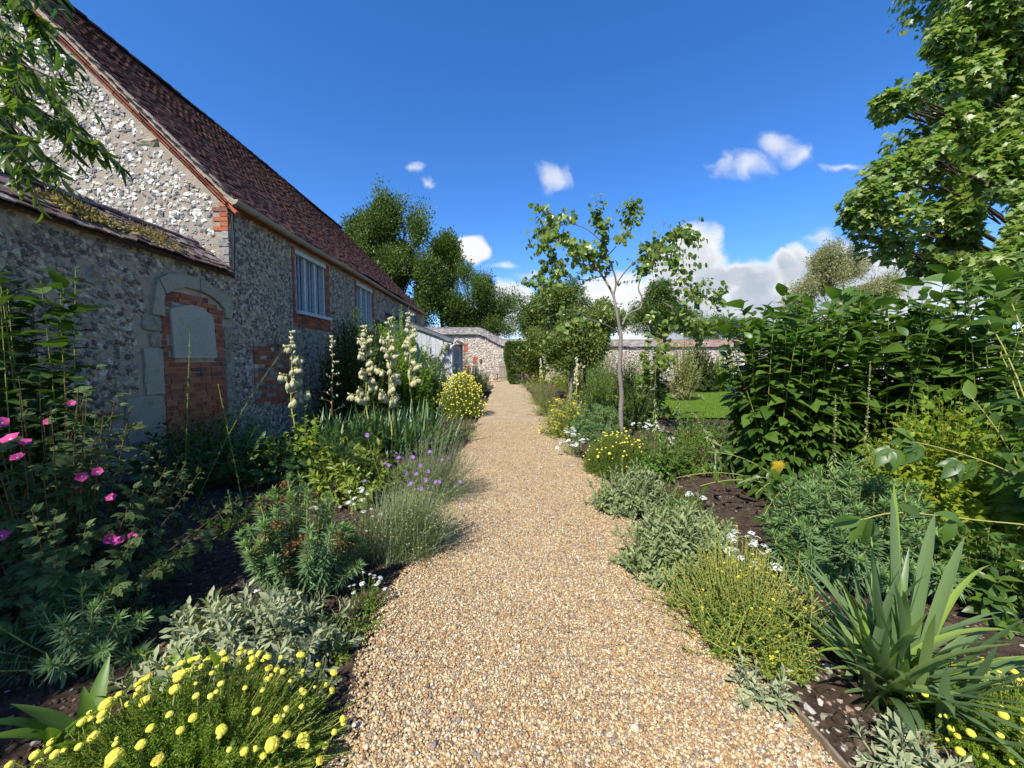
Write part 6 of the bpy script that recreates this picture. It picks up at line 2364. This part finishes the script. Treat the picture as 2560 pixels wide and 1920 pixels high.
    p[fce == 0, 0] = .2 + k[fce == 0]; p[fce == 1, 1] = 25.8 + k[fce == 1]; p[fce == 2, 2] = 2.8 - k[fce == 2]; p[fce == 3, 0] = 2.5 - k[fce == 3]
    p[:, 0] += .12 * np.sin(p[:, 2] * 2.3)
    low = p[:, 2] < .45
    p[low, 0] = 1.35 + (p[low, 0] - 1.35) * (.6 + .9 * p[low, 2])
    a = Acc()
    a.inst(T_TUFT, frames(norm(rng.normal(size=(n, 3))), norm(rng.normal(size=(n, 3))), .17, .17, .17), p, rng.random(n))
    part('foliage', a, LM['yewb'], root, True)
    a = Acc(); tube(a, [(1.35, 26.6, 0), (1.35, 26.6, 1.5), (1.3, 26.6, 2.5)], .12, .05, 7, .5); part('trunk', a, M_BARKD, root)
    root = thing('vine', 'large leaved vine scrambling over the clipped yew', 'climber', (2.0, 25.5, 0))
    b = np.tile(np.array([2.0, 25.5, 0.0]), (26, 1)) + rng.normal(0, .1, (26, 3)) * np.array([1, .3, 0])
    t = np.stack([rng.uniform(.2, 3.0, 26), rng.uniform(25.2, 25.7, 26), rng.uniform(1.0, 3.1, 26)], -1)
    m = (b + t) / 2 + np.array([.3, -.1, .4])
    a = Acc(); leafy(a, b, m, t, 26, .15, .19, .14, T_HEART, 1.3, .9, rng, .3); part('foliage', a, LM['birch'], root, True)
    a = Acc(); stemtubes(a, b, m, t, .012, .006, 6, 4, .5); part('stems', a, M_STEMB, root)


right_mid()
# ------------------------------------------------------------------ trees
def clump_ok(p, sc_, seed, thr):
    r = np.random.default_rng(seed)
    z = 0
    for k in range(7):
        d = norm(r.normal(size=(1, 3)))[0] * sc_ * r.uniform(.6, 1.6)
        z = z + np.sin(p @ d + r.random() * 6.28)
    return z / 2.6 > thr


def crown_points(blobs, n, rng, shell=.55):
    C = np.array([b[0] for b in blobs], float); Rr = np.array([b[1] for b in blobs], float)
    w = Rr[:, 0] * Rr[:, 2] + Rr[:, 1] * Rr[:, 2]; w = w / w.sum()
    k = rng.choice(len(blobs), n, p=w)
    d = norm(rng.normal(size=(n, 3)))
    rad = (shell + (1 - shell) * rng.random(n) ** .7) * (1 + rng.normal(0, .06, n))
    return C[k] + d * Rr[k] * rad[:, None], d, k


def far_tree(name, label, blobs_px, D, n, size, T, mat, seed, trunk=None, thr=-.25, cs=1.6, up=.45, depth=1.0, group=None, bark=None, shell=.35, lean=0.0, clumps=(70, 20, 15)):
    """crown given as (u, v, ru, rv[, dy]) seen at distance D"""
    rng = np.random.default_rng(seed)
    blobs = []
    for q in blobs_px:
        u, v, ru, rv = q[:4]
        dy = q[4] if len(q) > 4 else 0
        y = D + dy
        c = P(u, v, y)
        blobs.append(((c.x, c.y, c.z), (ru * y / F, min(ru, rv) * y / F * depth, rv * y / F)))
    nk, ka, kb = clumps
    w0 = np.array([b[1][0] * b[1][2] for b in blobs]); w0 = w0 / w0.sum()
    blobs_all = []
    for _ in range(nk):
        c0, r0 = blobs[rng.choice(len(blobs), p=w0)]
        d0 = norm(rng.normal(size=(1, 3)) + np.array([0, 0, .15]))[0]
        f0 = np.exp(rng.normal(0, .28))
        cc = np.array(c0) + d0 * np.array(r0) * rng.random() ** .45
        blobs_all.append((tuple(cc), (ka * D / F * f0, ka * D / F * f0, kb * D / F * f0 * rng.uniform(.8, 1.25))))
    if trunk is None:
        tx = np.mean([b[0][0] for b in blobs])
    else:
        tx = P(trunk, 900, D).x
    root = thing(name, label, 'tree', (tx, D, -.3), group)
    n = int(n * 3.0)
    p, d, k = crown_points(blobs_all, n, rng, shell)
    ok = clump_ok(p, cs / (size * 2.2), seed, thr)
    p, d = p[ok], d[ok]
    m = len(p)
    dirs = norm(d * .7 + np.array([lean, 0, up]) + rng.normal(0, .35, (m, 3)))
    s = size * np.exp(rng.normal(0, .22, m))
    a = Acc()
    a.inst(T, frames(dirs, norm(rng.normal(size=(m, 3))), s, s, s), p, np.clip(rng.normal(.5, .22, m), 0, 1))
    part('crown', a, LM[mat], root, True)
    a = Acc()
    zt = max(b[0][2] for b in blobs)
    base = Vector((tx, D, -.3))
    top = Vector((tx + .02 * D * 0, D, zt * .82))
    tr = max(.08, zt * .022)
    tube(a, smoothline([base, base.lerp(top, .35) + Vector((.1, 0, 0)), base.lerp(top, .7), top], 4), tr, tr * .3, 8, .5)
    for b in blobs:
        c = Vector(b[0])
        s0 = base.lerp(top, min(.8, max(.15, (c.z - .3 * b[1][2]) / zt * .75)))
        mid = s0.lerp(c, .5) + Vector((0, 0, -.06 * (c - s0).length))
        tube(a, smoothline([s0, mid, c], 4), tr * .42, tr * .1, 6, .5)
        for j in range(5):
            e = c + Vector([float(x) for x in rng.normal(0, .45, 3)]) * Vector(b[1]).length * .55
            tube(a, [c.lerp(s0, .2), c.lerp(e, .5) + Vector((0, 0, .1)), e], tr * .14, tr * .05, 5, .5)
    part('trunk', a, bark or M_BARKD, root, True)
    return root


def far_trees():
    far_tree('tall_yew', 'tall dark pointed evergreen rising behind the barn roof', [(912, 610, 40, 50), (960, 600, 55, 65), (1010, 630, 46, 56), (896, 660, 42, 55), (950, 660, 75, 75), (1030, 680, 60, 70), (985, 760, 85, 70), (1060, 760, 50, 60), (945, 548, 22, 36), (985, 545, 22, 34), (1015, 570, 20, 34), (888, 600, 18, 38), (912, 560, 14, 30), (1010, 700, 70, 70), (1065, 700, 55, 60), (930, 720, 80, 60), (1075, 780, 60, 50), (1000, 640, 70, 70)],
             36, 8200, .42, T_SPRAY, 'yewb', 301, 985, -.3, 1.3, 1.0, clumps=(210, 15, 38))
    far_tree('feathery_conifer', 'open feathery conifer beside the tall dark evergreen', [(1105, 650, 24, 50), (1122, 675, 26, 48), (1090, 700, 30, 46), (1128, 640, 12, 30), (1102, 622, 10, 24)],
             40, 800, .5, T_SPRAY, 'yew', 302, 1105, -.2, 1.2, 1.0, clumps=(26, 11, 30))
    far_tree('spreading_yew', 'broad yew with dark lower side behind the swept wall coping', [(1165, 705, 34, 46), (1180, 745, 55, 50), (1215, 770, 60, 50), (1140, 775, 60, 55), (1100, 790, 55, 50), (1235, 810, 45, 45), (1180, 820, 75, 45), (1155, 690, 14, 30)],
             37, 5000, .34, T_SPRAY, 'yewb', 303, 1185, -.3, 1.3, .7, clumps=(110, 17, 24))
    far_tree('wispy_tree', 'wispy olive green tree behind the wall right of the yew', [(1335, 770, 45, 40), (1310, 805, 40, 40), (1370, 790, 60, 50), (1420, 760, 55, 40), (1340, 835, 60, 25), (1430, 810, 60, 45)],
             42, 2200, .38, T_TUFT, 'yewb', 304, 1350, -.1, 1.3, .4)
    far_tree('round_tree', 'leafy tree with open lower branches behind the wall, right of the slender tree', [(1650, 755, 42, 34), (1690, 790, 42, 34), (1620, 790, 36, 30), (1670, 820, 48, 22), (1640, 730, 28, 18)],
             42, 2000, .36, T_TUFT, 'yewb', 305, 1650, -.12, 1.4, .4)
    far_tree('distant_oak', 'low distant tree line seen over the red coping', [(1800, 812, 42, 22), (1840, 822, 46, 20), (1760, 832, 46, 16), (1880, 830, 50, 20)],
             85, 1600, .55, T_TUFT, 'yewb', 306, 1815, -.25, 1.4, .4)
    far_tree('silver_willow', 'silvery grey willow beyond the thicket', [(2060, 665, 50, 42), (2110, 675, 60, 55), (2050, 720, 60, 45), (2150, 720, 55, 55), (2100, 760, 110, 50), (2215, 735, 30, 40), (2190, 700, 24, 36), (2020, 745, 36, 36)],
             38, 3800, .40, T_PLUME, 'willow', 307, 2100, -.25, 1.2, .6, clumps=(90, 17, 24))
    # two small trees standing inside the garden
    far_tree('small_ornamental_tree', 'small dense leaved garden tree left of the slender tree', [(1400, 770, 55, 45), (1455, 790, 60, 55), (1420, 840, 70, 42), (1500, 800, 45, 50), (1480, 855, 60, 35), (1370, 830, 36, 34), (1450, 745, 40, 26), (1400, 890, 44, 30), (1455, 895, 44, 30), (1500, 870, 40, 34), (1430, 910, 50, 20)],
             15.5, 2300, .20, T_TUFT, 'birch', 308, 1424, -.25, 1.2, .3, bark=M_BARK, clumps=(80, 22, 14))
    far_tree('small_ornamental_tree', 'thin dark stemmed tree just behind the small dense one', [(1490, 780, 40, 34), (1520, 830, 36, 40), (1475, 830, 36, 36)],
             17, 700, .22, T_TUFT, 'birch', 309, 1457, -.2, 1.2, .3, clumps=(40, 18, 12))


far_trees()


def slender_tree():
    rng = np.random.default_rng(320)
    Y = 7.5
    base = P(1555, 1115, Y); base.z = 0
    root = thing('redbud_tree', 'slender young tree with sparse heart shaped leaves beside the path', 'tree', base)
    tr = Acc()
    limbs = []

    def limb(px, r0, r1, leaf=True, s0=.35):
        pts = [P(u, v, Y + dy) for (u, v, dy) in px]
        ln = smoothline(pts, 5)
        tube(tr, ln, r0, r1, 7, rng.random(), 0, .04, rng)
        limbs.append((ln, leaf, s0))
    trunk = [base + Vector((.0, 0, -.05))] + [P(u, v, Y) for (u, v) in [(1552, 1040), (1554, 985), (1549, 930), (1551, 880), (1552, 835)]]
    tube(tr, smoothline(trunk, 5), .050, .036, 10, .5, 0, .03, rng)
    limb([(1552, 838, 0), (1541, 775, .0), (1533, 738, .05), (1522, 716, .1), (1506, 690, .15), (1485, 660, .2), (1455, 632, .3), (1420, 612, .4), (1385, 600, .5), (1360, 612, .55)], .032, .006)
    limb([(1534, 740, .05), (1540, 705, 0), (1531, 670, -.1), (1519, 640, -.15), (1507, 600, -.2), (1500, 565, -.25), (1497, 545, -.25)], .02, .005)
    limb([(1540, 712, 0), (1562, 680, -.1), (1592, 650, -.25), (1622, 632, -.4), (1655, 630, -.5), (1685, 645, -.6), (1700, 680, -.65)], .015, .004)
    limb([(1519, 640, -.15), (1545, 610, -.1), (1562, 585, 0), (1576, 545, .05), (1577, 520, .05)], .010, .003)
    limb([(1556, 812, 0), (1570, 786, .1), (1600, 770, .25), (1605, 745, .3), (1596, 720, .3), (1606, 688, .35), (1626, 660, .4), (1650, 622, .5), (1685, 592, .6), (1705, 582, .6)], .020, .004, True, .45)
    limb([(1604, 740, .3), (1640, 716, .2), (1680, 710, .1), (1715, 722, .0), (1745, 745, -.1), (1775, 750, -.1), (1798, 744, -.1)], .010, .003)
    limb([(1605, 745, .3), (1640, 750, .0), (1675, 765, -.2), (1700, 790, -.3), (1730, 805, -.35), (1745, 815, -.35)], .008, .003)
    limb([(1548, 832, 0), (1520, 815, -.2), (1480, 800, -.4), (1440, 798, -.6), (1405, 822, -.8), (1372, 842, -.95)], .014, .004, False)
    limb([(1480, 800, -.4), (1450, 780, -.5), (1415, 775, -.6), (1380, 790, -.7)], .006, .003, False)
    limb([(1506, 690, .15), (1460, 700, .0), (1415, 690, -.1), (1375, 705, -.2), (1352, 720, -.2)], .012, .003)
    limb([(1500, 600, -.2), (1465, 572, -.3), (1425, 560, -.35), (1390, 568, -.4), (1365, 580, -.4)], .010, .003)
    limb([(1485, 660, .2), (1440, 665, .5), (1400, 655, .7), (1370, 670, .8)], .009, .003)
    limb([(1425, 562, -.35), (1400, 545, -.3), (1380, 535, -.3), (1372, 530, -.3)], .006, .002)
    limb([(1548, 862, 0), (1590, 870, -.25), (1625, 880, -.4), (1650, 895, -.5)], .010, .003, True, .5)
    limb([(1552, 838, 0), (1590, 812, .1), (1620, 805, .2), (1660, 825, .2)], .008, .003, True, .6)
    limb([(1626, 632, -.4), (1655, 610, -.3), (1680, 600, -.3), (1720, 605, -.3)], .007, .002)
    limb([(1531, 670, -.1), (1500, 650, -.35), (1470, 635, -.5), (1440, 640, -.6)], .008, .002)
    # twigs and leaves
    B, M_, T_ = [], [], []
    for ln, leaf, s0 in limbs:
        n = len(ln)
        cnt = int((20 if leaf else 6) * sum((ln[i + 1] - ln[i]).length for i in range(n - 1)) / .9)
        for _ in range(cnt):
            i = int(n * (s0 + (1 - s0) * rng.random())); i = min(i, n - 2)
            p = ln[i].lerp(ln[i + 1], rng.random())
            t = (ln[min(i + 1, n - 1)] - ln[max(i - 1, 0)]).normalized()
            d = (t * .6 + Vector([float(x) for x in rng.normal(0, .65, 3)]) + Vector((0, 0, .15))).normalized()
            L = rng.uniform(.16, .48)
            e = p + d * L
            B.append(tuple(p)); T_.append(tuple(e)); M_.append(tuple(p.lerp(e, .5) + Vector((0, 0, .05))))
    B, M_, T_ = map(np.array, (B, M_, T_))
    stemtubes(tr, B, M_, T_, .003, .0015, 3, 4, .5)
    part('trunk', tr, M_BARK, root, True)
    a = Acc()
    sel = np.ones(len(B), bool)
    leafy(a, B[sel], M_[sel], T_[sel], 6, .2, .084, .072, T_HEART, 1.2, .9, rng, 1.1, lj=.2)
    part('crown', a, LM['cercis'], root, True)


slender_tree()


def maple():
    rng = np.random.default_rng(330)
    bl = []
    for (u, v, ru, rv, y) in [(2470, 60, 120, 75, 8.2), (2420, 40, 80, 55, 8.0), (2370, 100, 50, 42, 8.0), (2520, 130, 110, 85, 8.2), (2290, 245, 85, 38, 7.8), (2230, 262, 45, 36, 7.8), (2380, 215, 95, 55, 8.2), (2330, 330, 95, 60, 8.3), (2470, 250, 90, 70, 8.6),
                              (2340, 400, 90, 55, 7.6), (2250, 440, 85, 55, 7.8), (2190, 500, 75, 45, 7.8), (2150, 540, 46, 32, 7.8), (2260, 560, 110, 60, 7.9), (2230, 620, 80, 42, 8.2), (2380, 480, 110, 80, 7.7), (2400, 590, 110, 70, 7.8), (2500, 420, 110, 80, 8.2), (2340, 650, 80, 35, 8.6), (2545, 560, 90, 90, 7.2), (2500, 680, 80, 60, 6.6), (2560, 760, 60, 60, 6.2), (2590, 300, 100, 120, 8.4), (2440, 165, 110, 80, 8.4), (2520, 330, 100, 90, 8.4), (2470, 520, 90, 80, 7.6), (2620, 640, 120, 110, 6.6)]:
        c = P(u, v, y)
        bl.append(((c.x, c.y, c.z), (ru * y / F, .8 * max(ru, rv) * y / F, rv * y / F)))
    for (x, y, z, r) in [(12.3, 8.5, 9.5, 1.8), (13.5, 9, 7.5, 2.0), (13.5, 8, 5.2, 1.8), (11.5, 9.5, 11, 1.6)]:
        bl.append(((x, y, z), (r, r, r)))
    tx, ty = 12.2, 8.6
    root = thing('maple_tree', 'big maple with lobed leaves overhanging from the right', 'tree', (tx, ty, 0))
    p, d, k = crown_points(bl, 78000, rng, .5)
    ok = clump_ok(p, 3.2, 5, -.30) & (p[:, 0] < 14.5)
    p, d = p[ok], d[ok]
    m = len(p)
    # leaves hang tip-down and outwards, upper face to the light
    dirs = norm(d * .55 + np.array([-.12, -.1, -.55]) + rng.normal(0, .38, (m, 3)))
    up = norm(d * .5 + np.array([-.15, -.2, .8]) + rng.normal(0, .38, (m, 3)))
    s = .125 * np.exp(rng.normal(0, .2, m))
    a = Acc(); a.inst(T_MAPLE, frames(dirs, up, s, s, s), p, rng.random(m))
    part('crown', a, LM['acer'], root, True)
    a = Acc()
    base = Vector((tx, ty, 0)); top = Vector((tx, ty, 10.5))
    tube(a, smoothline([base, Vector((tx + .1, ty, 3)), Vector((tx - .1, ty + .1, 6.5)), top], 5), .26, .06, 10, .5)
    for b in bl[:27]:
        c = Vector(b[0])
        s0 = base.lerp(top, min(.9, max(.22, (c.z - 1.2) / 10.5)))
        mid = s0.lerp(c, .5) + Vector((0, 0, .25))
        tube(a, smoothline([s0, mid, c], 5), .06, .015, 6, .5)
        for j in range(4):
            e = c + Vector([float(x) for x in rng.normal(0, .22, 3)])
            tube(a, [c.lerp(s0, .2), c.lerp(e, .5), e], .014, .005, 5, .5)
    part('trunk', a, M_BARKD, root, True)


maple()


def cherry():
    """tree standing outside the picture on the left whose drooping sprays reach into it and shade the bed"""
    rng = np.random.default_rng(340)
    bx, by = -4.15, -.5
    root = thing('weeping_tree', 'drooping leafy tree branches hanging in front of the gable at top left', 'tree', (bx, by, 0))
    tr = Acc()
    tube(tr, smoothline([(bx, by, -.05), (bx + .05, by, 1.4), (bx - .05, by + .1, 2.6), (bx + .05, by + .1, 4.2)], 5), .10, .05, 9, .5, 0, .03, rng)
    B, M_, T_ = [], [], []

    def limb(px, y, r0=.016, n=12, L=.30, s0=.25):
        px = [(u - 50, v - 52, d_) for (u, v, d_) in px]
        pts = [Vector((bx, by + .1, 3.0 + .25 * rng.random()))] + [P(u, v, y + dy) for (u, v, dy) in px]
        ln = smoothline(pts, 6)
        tube(tr, ln, r0, .003, 6, .5)
        k = len(ln)
        for _ in range(n):
            i = min(k - 2, int(k * (s0 + (1 - s0) * rng.random())))
            p = ln[i].lerp(ln[i + 1], rng.random())
            t = (ln[i + 1] - ln[i]).normalized()
            d = (t * .8 + Vector([float(x) for x in rng.normal(0, .45, 3)]) + Vector((.15, 0, -.25))).normalized()
            e = p + d * L * rng.uniform(.6, 1.3)
            B.append(tuple(p)); T_.append(tuple(e)); M_.append(tuple(p.lerp(e, .5) + Vector((0, 0, .05))))
        B.append(tuple(ln[-4])); T_.append(tuple(ln[-1])); M_.append(tuple(ln[-2]))
    limb([(-200, -60, 0), (0, 10, 0), (90, 45, 0), (140, 95, 0)], 2.5)
    limb([(-200, 40, 0), (0, 75, 0), (110, 110, 0), (185, 185, 0)], 2.6)
    limb([(-200, 120, 0), (0, 170, 0), (110, 215, 0), (190, 250, 0)], 2.5)
    limb([(-200, 190, 0), (0, 240, 0), (110, 300, 0), (200, 360, 0), (275, 410, 0)], 2.6, n=15)
    limb([(-200, 230, 0), (0, 300, 0), (90, 370, 0), (150, 430, 0), (185, 470, 0)], 2.5, n=15)
    limb([(-200, 300, .0), (-20, 360, 0), (70, 430, 0), (110, 470, 0)], 2.6)
    limb([(-150, 100, .2), (40, 150, .2), (130, 240, .2), (180, 300, .2)], 2.6)
    limb([(-150, 20, .3), (10, 60, .3), (60, 120, .3), (80, 190, .3)], 2.7)
    # unseen rest of the crown, limbs added and trimmed to shape the bed's shade
    for k in range(150):
        th = rng.random() * 6.28; r = rng.uniform(.5, 1.7)
        e = Vector((bx - .6 + r * math.cos(th), by - .4 + r * math.sin(th) * 1.0, rng.uniform(3.2, 4.6)))
        if e.x + .48 * e.z > -2.1 or e.y > .55 and (e.x / max(e.y, .05)) > -1.42:
            continue
        s0 = Vector((bx, by + .1, rng.uniform(2.2, 3.6)))
        ln = smoothline([s0, s0.lerp(e, .5) + Vector((0, 0, .35)), e], 6)
        tube(tr, ln, .018, .004, 5, .5)
        for _ in range(20):
            i = min(len(ln) - 2, int(len(ln) * (.25 + .75 * rng.random())))
            p = ln[i]
            d = Vector([float(x) for x in rng.normal(0, .6, 3)]) + Vector((0, 0, -.2))
            q = p + d.normalized() * rng.uniform(.2, .45)
            B.append(tuple(p)); T_.append(tuple(q)); M_.append(tuple(p.lerp(q, .5) + Vector((0, 0, .05))))
    B, M_, T_ = map(np.array, (B, M_, T_))
    stemtubes(tr, B, M_, T_, .003, .0015, 3, 4, .5)
    part('trunk', tr, M_BARKD, root, True)
    a = Acc()
    leafy(a, B, M_, T_, 10, .12, .115, .09, T_LANCE, .95, .55, rng, .95, lj=.2, wid=.95)
    part('crown', a, LM['cherry'], root, True)


cherry()
